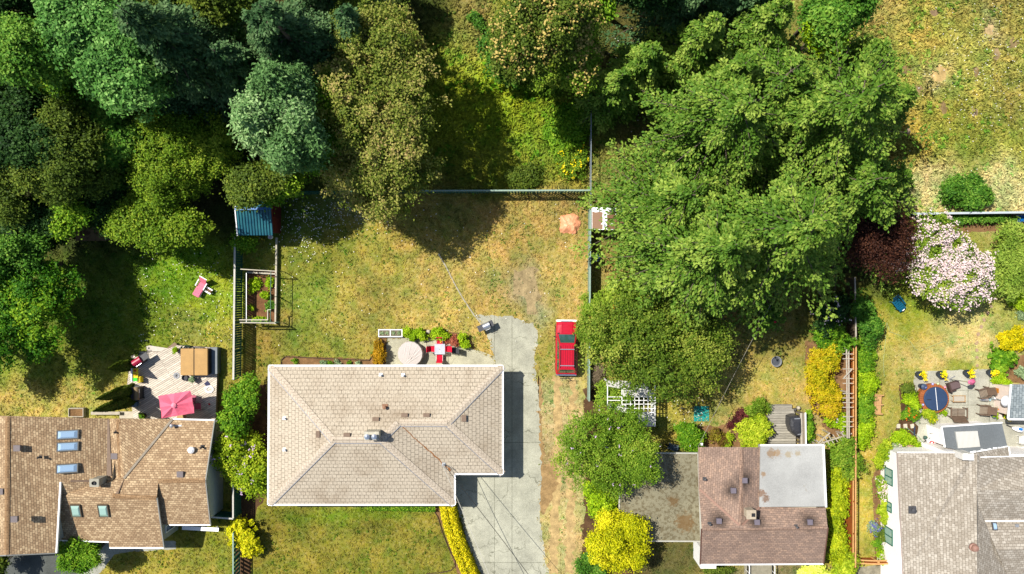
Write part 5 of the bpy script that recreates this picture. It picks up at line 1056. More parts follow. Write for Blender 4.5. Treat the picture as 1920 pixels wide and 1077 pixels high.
broadleaf('tree', 'round lilac flecked tree in front of the slatted pergola', 1142, 842, 86, 82, 4.4, 2.8, L_APP, 65, 30000, 12, (.2, .12), size=.28, flowers=[(40, .12, FL_P)])
shrub('shrub', 'glossy green hedge shrub below the lilac flecked tree', 1126, 938, 34, 42, 2.2, L_LIME, 66, 7000, 5, (.2, .12), 25, .18)
broadleaf('tree', 'bright golden tree at the lower end of the track', 1160, 1016, 60, 62, 3.4, 2.3, L_GTREE, 67, 22000, 7, (.2, .13), size=.24)
shrub('shrub', 'dark green shrub at the foot of the golden tree', 1104, 1062, 28, 26, 1.6, L_MAP, 68, 5000, 4, (.16, .1), 25, .16)
shrub('shrub', 'green bush by the carport wall', 1295, 818, 30, 28, 2.0, L_BRI, 69, 6000, 5, (.17, .1), 25, .15)
shrub('plum_shrub', 'dark purple leaved shrub in the back garden', 1386, 787, 20, 18, 1.3, L_PUR, 70, 3000, 4, (.2, .07), 25, .13)
shrub('shrub', 'yellow green bush beside the purple leaved shrub', 1412, 808, 34, 32, 2, L_RHO, 71, 7000, 6, (.17, .1), 25, .15)
shrub('shrub', 'pale feathery bush at the corner of the grey deck', 1419, 764, 23, 20, 1.6, L_APP, 72, 4000, 4, (.2, .05), 25, .15)
shrub('shrub', 'reddish green bush beside the back wall of the brown roof', 1344, 818, 16, 18, 1.2, LM('mixed', (80, 46, 34), (110, 96, 30), (150, 150, 40)), 73, 2400, 4, (.15, .08))
shrub('shrub', 'small yellow green bush next to the reddish one', 1362, 828, 13, 12, .9, L_RHO, 74, 1600, 3, (.15, .08))
shrub('shrub', 'narrow hedge plant behind the deck bench', 1516, 800, 8, 34, 1.1, L_BRI, 75, 2600, 4, (.14, .09))
shrub('shrub', 'upper golden orange bush along the trellis', 1540, 682, 30, 40, 1.9, L_SPI, 76, 8000, 6, (.18, .09), 25, .17)
shrub('shrub', 'lower golden orange bush along the trellis', 1548, 744, 34, 36, 1.8, L_SPI, 77, 8000, 6, (.18, .09), 25, .17)
shrub('shrub', 'bright green plants under the lower golden bush', 1572, 786, 30, 20, 1.0, L_LIME, 78, 3600, 5, (.16, .1), 25, .15, flowers=[(8, .12, FL_P)])
shrub('shrub', 'green bush above the golden bushes in the shade', 1560, 636, 38, 30, 2.2, L_BRI, 79, 7000, 5, (.18, .1), 25, .17)
shrub('shrub', 'shadowed bush with pale flower heads beside the old fence', 1556, 592, 36, 40, 2.4, L_DRK, 80, 7000, 6, (.2, .12), 25, .2, flowers=[(26, .16, FL_W)])
shrub('shrub', 'dark green bush in the shade by the teal chair', 1622, 600, 30, 50, 2.2, L_MAP, 81, 8000, 6, (.2, .12), 25, .2)
shrub('shrub', 'round dark bush with a red bloom in the shaded lawn', 1445, 592, 26, 24, 1.4, L_MAP, 82, 4500, 5, (.16, .09), 25, .14, flowers=[(1, .3, FL_R)])
for i, (x, y, rx, ry, h, m, lab) in enumerate([(1622, 668, 20, 26, 1.2, L_BRI, 'first clump of the ivy bed, next to the shaded bushes'), (1622, 716, 19, 26, 1.1, L_LIME, 'second clump of the ivy bed, by white flecked leaves'), (1620, 762, 18, 24, 1.0, L_BRI, 'third clump of the ivy bed, level with the wooden bench'), (1618, 812, 18, 28, 1.1, L_LIME, 'last clump of the ivy bed, at the garden end')]):
    shrub('ground_ivy', lab, x, y, rx, ry * 1.25, h, m, 90 + i, 5200, 9, (.16, .1), 25, .15, cat='ivy', group='ivy clumps along the wooden fence')
for i, (x, y, rx, ry, h, m, lab) in enumerate([(1582, 856, 27, 40, 2.0, L_APP, 'mottled green shrub below the slanting trellis'), (1570, 925, 18, 56, 1.8, L_GOLD, 'yellow green hedge stretch beside the rust fence'), (1568, 1012, 18, 58, 1.8, L_GOLD, 'yellow green hedge stretch in front of the brown house corner'), (1580, 1070, 22, 30, 1.8, L_RHO, 'yellow green hedge end at the foot of the fence')]):
    shrub('hedge_shrub', lab, x, y, rx, ry, h, m, 100 + i, 9500, 12, (.18, .1), 25, .16, cat='hedge', group='hedge shrubs between the brown house and the fence')
shrub('shrub', 'pale variegated shrub below the brown roof', 1524, 1072, 34, 12, 1.0, LM('variegated', (150, 170, 40), (200, 210, 80), (226, 230, 130)), 105, 3200, 4, (.15, .09))
shrub('shrub', 'dark low plants below the brown roof by the steps', 1345, 1068, 34, 10, .7, L_OLV, 106, 2000, 4, (.14, .08))

# right garden
broadleaf('tree', 'broad flowering tree covered in pinkish white blossom', 1768, 496, 100, 80, 3.0, 1.9, L_APP, 110, 26000, 9, (.22, .13), size=.28, flowers=[(3700, .16, FL_W)], trunk=.18)
shrub('tree', 'pale green juniper at the right edge beside the blossom tree', 1892, 488, 44, 78, 3.0, LM('juniper', (84, 112, 32), (122, 146, 52), (160, 174, 76)), 111, 16000, 8, (.3, .08), 30, .25, cat='tree')
broadleaf('tree', 'dark purple smoke tree between the great firs and the blossom tree', 1626, 424, 90, 86, 3.6, 2.2, L_SMO, 112, 17000, 10, (.24, .12), size=.5)
shrub('shrub', 'round evergreen shrub alone in the straw coloured field', 1810, 360, 46, 34, 2.0, L_MAP, 113, 12000, 7, (.22, .1), 25, .2)
shrub('shrub', 'round bright yellow shrub', 1896, 637, 28, 28, 1.5, L_YEL, 114, 7000, 4, (.13, .08), 25, .11)
shrub('shrub', 'big leaved green plant below the yellow shrub', 1879, 674, 24, 22, .9, L_BRI, 115, 1800, 5, (.26, .2), 18, .16)
shrub('shrub', 'lime cushion plant between the last planter and the grey roofed hut', 1878, 714, 20, 12, .7, L_LIME, 116, 2600, 3, (.11, .07))
shrub('shrub', 'grey leaved plant at the right edge of the soil bed', 1914, 700, 9, 10, .6, L_GRY, 117, 800, 3, (.18, .08))
shrub('grass_plant', 'spiky bright green clump at the right edge below the juniper', 1906, 566, 20, 18, .8, L_LIME, 118, 1600, 3, (.36, .04), 20, .15, cat='plant')
shrub('shrub', 'silvery plant beside the spiky clump', 1914, 584, 10, 12, .5, L_GRY, 119, 900, 3, (.16, .06))
shrub('shrub', 'low dull green shrub beside the round hot tub', 1704, 732, 18, 12, .9, L_OLV, 120, 2600, 3, (.14, .07))
shrub('shrub', 'lime green bush left of the round hot tub', 1709, 753, 17, 15, 1.0, L_LIME, 121, 2800, 3, (.14, .08))
shrub('shrub', 'green bush with orange flowers in the patio bed', 1706, 776, 17, 14, .8, L_BRI, 122, 2200, 4, (.14, .08), flowers=[(9, .12, FL_O)])
shrub('shrub', 'yellow flecked bush at the lower edge of the round hot tub', 1743, 778, 14, 14, 1.0, L_RHO, 123, 2600, 3, (.14, .07), flowers=[(6, .1, FL_Y)])
shrub('shrub', 'small lime plant tucked under the hot tub rim', 1767, 771, 6, 6, .5, L_LIME, 124, 500, 2, (.12, .08))
shrub('shrub', 'bright green bush in the brick edged bed', 1691, 820, 22, 14, .8, L_LIME, 125, 3000, 4, (.15, .09))
shrub('shrub', 'small lime plant beside the pale hose', 1717, 832, 7, 7, .5, L_LIME, 126, 500, 2, (.12, .08))
shrub('shrub', 'grey green plant at the white house corner', 1680, 838, 16, 8, .5, L_GRY, 127, 1400, 3, (.14, .06), flowers=[(6, .14, FL_W)])
shrub('shrub', 'yellowish shrub against the corner of the white wall', 1656, 848, 15, 28, 1.6, L_RHO, 128, 4200, 5, (.15, .08))
shrub('shrub', 'white flowering shrub against the white wall', 1658, 916, 18, 22, 1.2, L_APP, 129, 3600, 5, (.15, .09), flowers=[(60, .12, FL_W)])
shrub('shrub', 'mottled shrub under the middle window of the white wall', 1660, 956, 18, 26, 1.3, L_RHO, 130, 4200, 5, (.15, .08))
shrub('shrub', 'violet flowered plant in the side bed', 1640, 990, 13, 12, .7, L_GRY, 131, 1400, 3, (.14, .06), flowers=[(30, .1, FL_B)])
shrub('shrub', 'round dark shrub beneath the lowest window', 1656, 1006, 14, 14, .9, L_OLV, 132, 2600, 3, (.13, .08))
shrub('shrub', 'low bright green plant beside the dark round shrub', 1646, 1022, 12, 9, .6, L_BRI, 133, 1400, 3, (.12, .07))
shrub('shrub', 'white and lime shrub by the low wooden gate', 1656, 1044, 16, 16, 1.0, L_LIME, 134, 3400, 3, (.14, .09), flowers=[(50, .1, FL_W)])
shrub('hedge_ivy', 'strip of ivy along the foot of the pale boundary wall', 1800, 410, 110, 7, .8, L_MAP, 135, 6000, 12, (.16, .1), 20, .16, cat='ivy')
shrub('shrub', 'yellow tuft at the end of the pale boundary wall', 1716, 406, 13, 6, .6, L_GOLD, 136, 800, 3, (.14, .07))
shrub('shrub', 'orange flowered pot plant by the grey roofed hut', 1877, 767, 7, 7, .6, L_APP, 137, 500, 2, (.12, .07), flowers=[(18, .1, FL_O)])

# between the two left houses
shrub('shrub', 'tall green shrub beside the deck fence', 450, 762, 40, 50, 3.0, L_LIME if False else L_BRI, 140, 11000, 6, (.2, .12), 25, .2)
shrub('rhododendron', 'rhododendron with lilac blooms between the two roofs', 453, 858, 50, 64, 3.0, L_RHO, 141, 16000, 7, (.2, .11), 25, .2, flowers=[(50, .16, FL_P)])
shrub('shrub', 'golden round bush by the lower fence', 459, 1009, 31, 36, 1.7, L_GTREE, 142, 9000, 8, (.17, .12), 30, .13)
broadleaf('tree', 'small tree in the angle of the brown roofs, half in shade', 158, 1040, 40, 32, 2.6, 1.5, L_BRI, 143, 11000, 5, (.2, .13), size=.22)
shrub('shrub', 'leafy branch beside the lower left roof corner', 4, 1050, 16, 34, 3, L_OLV, 144, 3000, 4, (.2, .12), 25, .2)
shrub('shrub', 'small green sapling leaning on the blue roofed shed', 458, 456, 22, 18, 2.0, L_BRI, 145, 3000, 4, (.18, .11), 22, .18)
CYP = LM('cypress', (40, 60, 12), (66, 84, 18), (100, 112, 32))
def cypress(label, px, py, h, r, seed):
    rng = np.random.default_rng(seed); c = P(px, py, 0); t = thing('cypress_tree', label, 'tree', (c.x, c.y, 0), group='columnar cypresses beside the deck'); n = 9000
    z = h * rng.random(n) ** .8; rr = r * np.clip(1 - (z / h) ** 2.6, .03, 1) * np.clip(z / .5 + .4, 0, 1); a = rng.random(n) * 6.283
    rad = rr * np.where(rng.random(n) < .2, rng.random(n), rng.uniform(.85, 1.08, n)) * (1 + .12 * np.sin(a * 5 + z * 2))
    pts = np.stack([rad * np.cos(a), rad * np.sin(a), z], 1); d = np.stack([np.cos(a), np.sin(a), np.full(n, .3)], 1)
    quad_mesh('crown', leaves(rng, pts, d + rng.normal(size=d.shape) * .3, .2, .09, np.array([0, 0, 1]) + rng.normal(size=d.shape) * .3), rng.random(n), None, CYP, t)
    mb = MB(); mb.tube([(0, 0, 0), (0, 0, h * .9)], [.07, .01], 6); sub(mb, 'trunk', BARK, t)
cypress('columnar cypress behind the red barbecue', 252, 682, 4.0, .42, 150)
cypress('columnar cypress behind the tan lidded grill', 254, 729, 5.6, .45, 151)
cypress('lowest of the columnar cypresses, nearest the brown house', 254, 748, 6.0, .46, 152)

# patio of the cream roofed house
shrub('shrub', 'lime bush next to the white cold frame', 768, 627, 14, 11, .8, L_LIME, 160, 2400, 3, (.14, .09), 25, .11)
shrub('shrub', 'lime bush in the middle of the patio bed', 789, 627, 12, 10, .8, L_LIME, 161, 2000, 3, (.14, .09), 25, .11)
shrub('shrub', 'lime bush behind the red chairs', 823, 627, 18, 12, .9, L_LIME, 162, 3000, 4, (.14, .09), 25, .11)
shrub('shrub', 'lime bush at the right end of the patio bed', 868, 640, 12, 12, .8, L_LIME, 163, 2000, 3, (.14, .09), 25, .11)
shrub('shrub', 'rust coloured bush beside the patio chairs', 853, 641, 9, 10, .7, L_RED, 164, 1300, 3, (.12, .08))
shrub('shrub', 'small rust plant behind the right hand red chair', 837, 636, 5, 7, .5, L_RED, 165, 500, 2, (.12, .08))
shrub('hedge_shrub', 'bronze and gold clipped bush at the left end of the patio', 711, 661, 14, 28, 1.2, L_BRZ, 166, 4200, 5, (.13, .08), 25, .11, cat='hedge')
for i, (x, y, r) in enumerate([(553, 676, 6), (607, 680, 7), (619, 681, 6), (633, 680, 6), (655, 681, 5), (672, 681, 5)]):
    shrub('seedling', 'small plant in the soil strip behind the cream roof', x, y, r, r * .8, .3, L_GRY if i % 2 else L_BRI, 170 + i, 240, 2, (.12, .07), 12, .08, cat='plant', group='small plants in the soil strip', stems=False)
for i, (x, y, r, r2, lab) in enumerate([(476, 535, 13, 16, 'largest leafy plant in the vegetable bed'), (505, 530, 7, 12, 'pale plant by the right edge of the vegetable bed'), (497, 553, 8, 7, 'middle plant of the vegetable bed'), (506, 574, 9, 9, 'blue green plant low in the vegetable bed'), (470, 577, 4, 4, 'tiny seedling in the open soil of the vegetable bed'), (482, 600, 24, 4, 'row of seedlings at the lower edge of the vegetable bed')]):
    shrub('vegetable_plant', lab, x, y, r, r2, .5, L_LIME if i != 3 else L_MAP, 180 + i, 500 if r > 5 else 120, 4, (.17, .11), 10, .11, cat='plant', stems=False)
# clipped golden hedge along the drive
def hedge(name, label, pix, w, h, mat, seed, n, leaf):
    rng = np.random.default_rng(seed); pts = [P(x, y, h * .6) for x, y in pix]; b = pts[0]
    t = thing(name, label, 'hedge', (b.x, b.y, 0)); seg = rng.integers(0, len(pts) - 1, n); f = rng.random(n)
    A = np.array([[p.x - b.x, p.y - b.y] for p in pts]); q = A[seg] * (1 - f)[:, None] + A[seg + 1] * f[:, None]
    d = unit(A[seg + 1] - A[seg]); nn = np.stack([-d[:, 1], d[:, 0]], 1)
    ph = rng.uniform(-.2, math.pi + .2, n); s = 1 + rng.normal(size=n) * .07
    lat = np.sign(np.cos(ph)) * np.abs(np.cos(ph)) ** .6 * w / 2 * s; z = h * np.clip(np.sin(ph), 0, 1) ** .45 * s * rng.uniform(.8, 1.04, n)
    p3 = np.c_[q + nn * lat[:, None], np.maximum(z, .04)]; dr = np.c_[nn * np.cos(ph)[:, None], np.sin(ph) + .3]
    quad_mesh('foliage', leaves(rng, p3, dr + rng.normal(size=p3.shape) * .5, leaf[0] * rng.uniform(.7, 1.3, n), leaf[1]), rng.random(n), None, mat, t)
    return t
hedge('hedge', 'clipped bright yellow hedge along the concrete drive', [(838, 944), (846, 985), (862, 1030), (884, 1082), (896, 1106)], 1.15, 1.0, L_YEL, 190, 16000, (.14, .08))
hedge('hedge', 'low green hedge strip under the cream house front', [(690, 951), (816, 953)], .5, .5, L_BRI, 191, 3500, (.13, .08))
# ---------------- vehicles, decks, garden furniture ----------------
RED = pm('red_car_paint', C(178, 14, 40, k=.9), .3, .04, 1, coat=.8); TYRE = pm('tyre_rubber', (.015, .015, .015), .85, .2, 8); CHROME = pm('chrome', (.75, .76, .78), .18, .05, 4, metal=.9)
LENS = glassy('lamp_glass', (.7, .72, .72)); RLENS = glassy('red_lamp_glass', (.4, .01, .01)); CARG = glassy('car_glass', (.025, .07, .06), .05)
def loft(mb, rings, close=True):
    n = len(rings[0]); o = len(mb.v)
    for r in rings: mb.v += [tuple(p) for p in r]
    for i in range(len(rings) - 1):
        for j in range(n): mb.f.append((o + i * n + j, o + i * n + (j + 1) % n, o + (i + 1) * n + (j + 1) % n, o + (i + 1) * n + j))
    if close: mb.f += [tuple(o + j for j in range(n - 1, -1, -1)), tuple(o + (len(rings) - 1) * n + j for j in range(n))]
c = P(1062.5, 652.5, .9); car = thing('parked_car', 'red four wheel drive car with roof rails parked by the pale green fence', 'car', (c.x, c.y, 0), R(-.6))
mb = MB(); rings = []
for y, w, zl, zb, cr in ((-2.08, .74, .5, .92, .0), (-2.02, .84, .42, .98, .0), (-1.5, .87, .38, 1.0, .0), (.6, .87, .38, 1.0, .01), (1.15, .86, .38, .99, .04), (1.8, .83, .42, .93, .05), (2.0, .79, .46, .86, .04), (2.06, .72, .5, .8, .0)):
    rings.append([(-w, y, zl), (-w - .015, y, .68), (-w + .03, y, zb - .06), (-w + .1, y, zb), (-w * .5, y, zb + cr), (0, y, zb + cr), (w * .5, y, zb + cr), (w - .1, y, zb), (w - .03, y, zb - .06), (w + .015, y, .68), (w, y, zl)])
loft(mb, rings); sub(mb, 'body', RED, car, smooth=False, bevel=.02)
mb = MB()
for x in (-.42, .42): mb.beam((x, 1.2, 1.035), (x * .9, 1.85, .985), .03, .025)
sub(mb, 'bonnet_crease', RED, car)
mb = MB(); mb.beam((-.74, 1.14, 1.0), (.74, 1.14, 1.0), .09, .03); sub(mb, 'wiper_cowl', BLACK, car)
for x in (-.885, .885): mb = MB(); mb.beam((x, -1.95, .6), (x, 1.95, .6), .02, .1); sub(mb, 'side_trim', BLACK, car)
yb, yf, yrt, yfr, wb, wr, zb, zr = -1.98, 1.12, -1.62, .38, .77, .60, .99, 1.62
mb = MB(); bot = [(-wb, yb, zb), (wb, yb, zb), (wb, yf, zb), (-wb, yf, zb)]; top = [(-wr, yrt, zr), (wr, yrt, zr), (wr, yfr, zr), (-wr, yfr, zr)]
mb.add(bot + top, [(0, 1, 5, 4), (1, 2, 6, 5), (2, 3, 7, 6), (3, 0, 4, 7), (4, 5, 6, 7)]); sub(mb, 'cabin', RED, car, bevel=.035)
def onquad(a, b, cc, d, u0, u1, v0, v1, off):
    a, b, cc, d = map(Vector, (a, b, cc, d)); n = (b - a).cross(d - a).normalized() * off; f = lambda u, v: a.lerp(b, u).lerp(d.lerp(cc, u), v) + n
    return [f(u0, v0), f(u1, v0), f(u1, v1), f(u0, v1)]
def glassq(name, *args): mb = MB(); mb.poly(onquad(*args)); return sub(mb, name, CARG, car)
glassq('windshield', bot[2], bot[3], top[3], top[2], .06, .94, .08, .92, .006); glassq('rear_window', bot[0], bot[1], top[1], top[0], .08, .92, .15, .9, .006)
for s in ((1, 2, 6, 5), (3, 0, 4, 7)):
    q = [(bot + top)[i] for i in s]
    for u0, u1 in ((.05, .34), (.37, .62), (.65, .93)) if s[0] == 1 else ((.07, .35), (.38, .63), (.66, .95)): glassq('side_window', *q, u0, u1, .12, .88, .006)
mb = MB(); mb.box(-.5, -1.55, zr, .5, .32, zr + .012); sub(mb, 'roof_panel', RED, car)
for x in (-.36, -.18, 0, .18, .36): mb = MB(); mb.beam((x, -1.5, zr + .025), (x, .25, zr + .025), .035, .05); sub(mb, 'roof_rib', RED, car)
for x in (-.53, .53): mb = MB(); mb.tube([(x, -1.5, zr + .02), (x, -1.45, zr + .08), (x, .15, zr + .08), (x, .2, zr + .02)], .02, 6); sub(mb, 'roof_rail', BLACK, car)
for y in (-1.32, -.05): mb = MB(); mb.beam((-.55, y, zr + .1), (.55, y, zr + .1), .06, .03); sub(mb, 'crossbar', STEEL, car)
for sx in (-1, 1):
    for y in (-1.3, 1.32):
        mb = MB(); mb.tube([(sx * .66, y, .35), (sx * .88, y, .35)], .35, 20); w = sub(mb, 'wheel', TYRE, car)
        mb = MB(); mb.tube([(sx * .87, y, .35), (sx * .895, y, .35)], .2, 14); sub(mb, 'rim', STEEL, w)
    mb = MB(); mb.cbox(sx * .97, .88, 1.06, .16, .1, .13); sub(mb, 'mirror', BLACK, car, bevel=.02)
    mb = MB(); mb.cbox(sx * .6, 2.06, .74, .26, .05, .13); sub(mb, 'headlight', LENS, car)
    mb = MB(); mb.cbox(sx * .74, -2.08, .82, .12, .05, .24); sub(mb, 'tail_light', RLENS, car)
mb = MB(); mb.cbox(0, 2.12, .6, 1.66, .15, .2); sub(mb, 'front_bumper', GUT, car, bevel=.03); mb = MB(); mb.cbox(0, 2.075, .79, .86, .05, .13); sub(mb, 'grille', CHROME, car)  # front bumper is white: sun glare on its chrome put into the colour
mb = MB(); mb.cbox(0, -2.14, .55, 1.64, .16, .2); sub(mb, 'rear_bumper', CHROME, car, bevel=.03)
mb = MB(); mb.tube([(0, -2.1, .45), (0, -2.4, .45), (0, -2.42, .95)], .03, 6); mb.tube([(-.5, -2.4, .95), (.5, -2.4, .95)], .025, 6)
for x in (-.3, .3): mb.tube([(x, -2.4, .95), (x, -2.62, .98)], .02, 6)
sub(mb, 'bicycle_rack', BLACK, car)

# --- deck of the brown house ---
def planks(name, c, ang, w, length, dark):
    t = NT(name); mp = t.node('Mapping'); mp.inputs['Rotation'].default_value = (0, 0, ang); t.link(t.pos(), mp.inputs[0]); b = t.node('TexBrick'); b.offset = .37; t.link(mp.outputs[0], b.inputs['Vector'])
    for i, k in ((1, tuple(x * .78 for x in c)), (2, tuple(x * 1.14 for x in c)), (3, dark)): b.inputs[i].default_value = c4(k)
    b.inputs['Scale'].default_value = 1; b.inputs['Mortar Size'].default_value = .011; b.inputs['Brick Width'].default_value = length; b.inputs['Row Height'].default_value = w
    m2 = t.node('Mapping'); m2.inputs['Rotation'].default_value = (0, 0, ang); m2.inputs['Scale'].default_value = (1, 9, 1); t.link(t.pos(), m2.inputs[0])
    col = t.mix(.9, b.outputs[0], t.ramp(t.noise(m2.outputs[0], 2.2, 6, .7), [(.3, .62), (.7, 1.3)]), 'MULTIPLY'); col = t.mix(t.math('MULTIPLY', t.ramp(t.noise(t.pos(), .8, 6), [(.5, 0), (.7, 1)]), .35), col, tuple(x * .55 for x in c))
    t.bump(t.math('SUBTRACT', 1.0, b.outputs['Fac']), .6, .02); return t.out(col, .85, 0, .2)
DECK = planks('bleached_deck_boards', C(232, 220, 202), R(-31), .145, 3.2, C(120, 102, 84))
dz = .55; d1 = thing('wooden_deck', 'bleached wooden deck with diagonal boards behind the brown house', 'deck', tuple(P(330, 715)))
mb = MB(); slab(mb, [(x, y, dz) for x, y in ((331, 648), (408.5, 653), (404, 786), (250, 787), (246, 752), (238, 722), (246, 668), (262, 660), (300, 660))], .06); mb.build('decking', DECK, d1)
mb = MB(); q = W3((331, 648, dz), (408.5, 653, dz), (404, 786, dz), (250, 787, dz), (246, 752, dz), (238, 722, dz), (246, 668, dz), (262, 660, dz), (300, 660, dz))
for i in range(len(q)): mb.beam(q[i] - Vector((0, 0, .2)), q[(i + 1) % len(q)] - Vector((0, 0, .2)), .05, .26)
mb.build('skirt', pm('deck_skirt', C(120, 104, 86), .85, .2, 4), d1)
mb = MB(); slab(mb, [(274, 650, .4), (280, 648, .4), (318, 654, .4), (312, 660, .4), (276, 660, .4)], .06); mb.build('step', pm('pale_step_board', C(214, 204, 190), .8, .15, 4), d1)
mb = MB(); slab(mb, [(312, 654, .3), (327, 642, .3), (332, 646, .3), (318, 657, .3)], .05); mb.build('step', pm('brown_step_board', C(142, 120, 100), .8, .2, 4), d1)
TAN = pm('tan_vinyl', C(190, 148, 84), .55, .14, 1.6); DKB = pm('dark_brown_panel', C(60, 44, 38), .7, .15, 3)
c = P(364, 679, dz + .9); tub = thing('hot_tub', 'square hot tub under a folded tan cover on the deck', 'hot tub', (c.x, c.y, dz))
w, l = 2.12, 2.08; mb = MB(); mb.box(-w / 2 + .03, -l / 2 + .03, 0, w / 2 + .06, l / 2 - .03, .8); sub(mb, 'cabinet', DKB, tub, bevel=.08, seg=3)
for x0, x1 in ((-w / 2, -.015), (.015, w / 2)): mb = MB(); mb.box(x0, -l / 2, .8, x1, l / 2, .92); sub(mb, 'cover', TAN, tub, bevel=.035)
mb = MB(); mb.box(-.015, -l / 2 + .02, .8, .015, l / 2 - .02, .9); sub(mb, 'cover_fold', BLACK, tub)
mb = MB(); mb.tube([(-.5, l / 2, .5), (-.5, l / 2 + .1, 1.0), (.7, l / 2 + .1, 1.0), (.7, l / 2, .5)], .03, 8); sub(mb, 'cover_lifter', BLACK, tub)
c = P(403, 676, dz); st = thing('tub_step', 'grey slab step beside the square hot tub', 'step', (c.x, c.y, dz)); mb = MB(); mb.box(-.3, -1.05, 0, .3, 1.05, .3)
sub(mb, 'top', pm('grey_slab', C(132, 138, 142), .7, .12, 3), st, bevel=.015); mb = MB(); mb.box(-.27, -1.0, -.5, .27, 1.0, 0); sub(mb, 'base', pm('grey_base', C(96, 100, 104), .7, .1, 3), st)
# pink parasol
PINK = pm('pink_canvas', C(226, 104, 128, k=.85), .8, .06, 2); PINK2 = pm('pale_pink_canvas', C(240, 140, 158, k=.9), .8, .06, 2)
zc_ = dz + 2.15; cn = [P(x, y, zc_) for x, y in ((296, 743), (357, 733), (364, 775), (303, 785))]; apex = sum(cn, Vector()) / 4 + Vector((0, 0, .42)); u = thing('parasol', 'open rectangular pink parasol over the deck', 'parasol', (apex.x, apex.y, dz))
mb = MB(); mids = []
for i in range(4): a, b = cn[i], cn[(i + 1) % 4]; mids.append((a + b) / 2 + Vector((0, 0, -.03)))
rim = [p for i in range(4) for p in (cn[i], mids[i])]
ap = apex
for i in range(8):
    a, b = rim[i], rim[(i + 1) % 8]; k = 4; prev = [ap, ap]
    for s in range(1, k + 1): f = s / k; sagv = Vector((0, 0, -.085 * math.sin(f * math.pi * .7))); m_ = ap.lerp((a + b) / 2, f) + sagv * 1.6; A1, B1 = ap.lerp(a, f), ap.lerp(b, f); mb.poly([prev[0], A1, m_]) if s == 1 else mb.poly([prev[0], A1, m_, prev[2]]); mb.poly([prev[0], m_, B1]) if s == 1 else mb.poly([prev[2], m_, B1, prev[1]]); prev = [A1, B1, m_]
cp = up_faces(mb.build('canopy', PINK, u, weld=True)); mb = MB(); mb.lathe([(.2, -.02), (.1, .06), (.02, .1)], 12, tuple(apex)); mb.build('vent_cap', PINK2, u)
for i in range(8): mb = MB(); mb.tube([apex - Vector((0, 0, .12)), rim[i] - Vector((0, 0, .04))], .012, 5); mb.build('rib', STEEL, u)
mb = MB(); mb.tube([(apex.x, apex.y, dz), apex], .025, 8); mb.build('pole', STEEL, u)
# grills, toys, chairs on the deck
def grill(name, label, px, py, rz, lidc, z=0.0, w=.75, d=.5, shelf=(.45, .45), group=None, sc=1.0):
    c = P(px, py, z + .9); t = thing(name, label, 'barbecue', (c.x, c.y, z), rz, group)
    mb = MB(); pr = []
    for k in range(9): a = math.pi * k / 8; pr.append((-d / 2 * math.cos(a) , .86 + .24 * math.sin(a)))
    mb.add([(x, y, zz) for x in (-w / 2, w / 2) for y, zz in pr], [tuple(range(8, -1, -1)), tuple(range(9, 18))] + [(k, k + 1, 10 + k, 9 + k) for k in range(8)] + [(8, 0, 9, 17)]); sub(mb, 'lid', lidc, t, smooth=False)
    mb = MB(); mb.tube([(-w * .35, -d / 2 - .05, .98), (w * .35, -d / 2 - .05, .98)], .018, 6); sub(mb, 'handle', STEEL, t)
    mb = MB(); mb.box(-w / 2 + .02, -d / 2 + .02, .1, w / 2 - .02, d / 2 - .02, .86); sub(mb, 'cabinet', BLACK, t, bevel=.015)
    for s, L in zip((-1, 1), shelf):
        if L: mb = MB(); x0, x1 = sorted((s * w / 2, s * (w / 2 + L))); mb.box(x0, -d / 2 + .03, .8, x1, d / 2 - .03, .85); sub(mb, 'side_shelf', DARKM, t, bevel=.012)
    for sx in (-1, 1): mb = MB(); mb.tube([(sx * (w / 2 - .08), -.15, .08), (sx * (w / 2 - .02), -.15, .08)], .08, 10); sub(mb, 'wheel', TYRE, t)
    return t
grill('barbecue', 'barbecue with a dark red lid at the left edge of the deck', 257, 678, R(33), pm('wine_lid', C(170, 30, 62), .3, .06, 2, coat=.5), dz, .7, .55, (.12, .6))
g = grill('barbecue', 'barbecue with a tan lid and black side shelf on the deck', 256, 738, R(90), pm('tan_lid', C(150, 128, 92), .5, .1, 3), dz, 1.0, .42, (.1, .1))
mb = MB(); mb.cbox(0, .38, .86, .95, .4, .04); sub(mb, 'back_shelf', DARKM, g, bevel=.01)
grill('barbecue', 'silver barbecue standing on the concrete apron', 912, 611, R(24), STEEL, 0, .55, .55, (.45, .3))
CBX = P(253, 757, dz); t = thing('cooler_box', 'blue grey cool box below the tan lidded barbecue', 'box', (CBX.x, CBX.y, dz), R(-4)); mb = MB(); mb.cbox(0, 0, .18, .62, .36, .36); sub(mb, 'body', pm('blue_grey_plastic', C(96, 128, 164), .5, .1, 4), t, bevel=.03); mb = MB(); mb.cbox(0, 0, .39, .64, .38, .06); sub(mb, 'lid', pm('pale_blue_plastic', C(150, 180, 206), .45, .1, 4), t, bevel=.02); mb = MB(); mb.cbox(0, 0, .43, .3, .1, .03); sub(mb, 'handle', BLACK, t)
YEL = pm('yellow_plastic', C(240, 214, 10, k=.9), .4, .05, 3); TGR = pm('green_plastic', C(30, 190, 40, k=.9), .4, .05, 3); WPL = pm('white_plastic', (.8, .8, .8), .4, .04, 3); RPL = pm('red_plastic', C(200, 30, 40, k=.9), .4, .05, 3)
c = P(253.5, 703, dz + .5); t = thing('play_table', 'yellow and green toy play table at the left edge of the deck', 'toy table', (c.x, c.y, dz), R(1)); mb = MB(); mb.box(-.18, -.5, .4, .2, .5, .5); sub(mb, 'top', YEL, t, bevel=.02); mb = MB(); mb.box(-.16, -.5, .5, .18, -.24, .54); sub(mb, 'tray', TGR, t, bevel=.01)
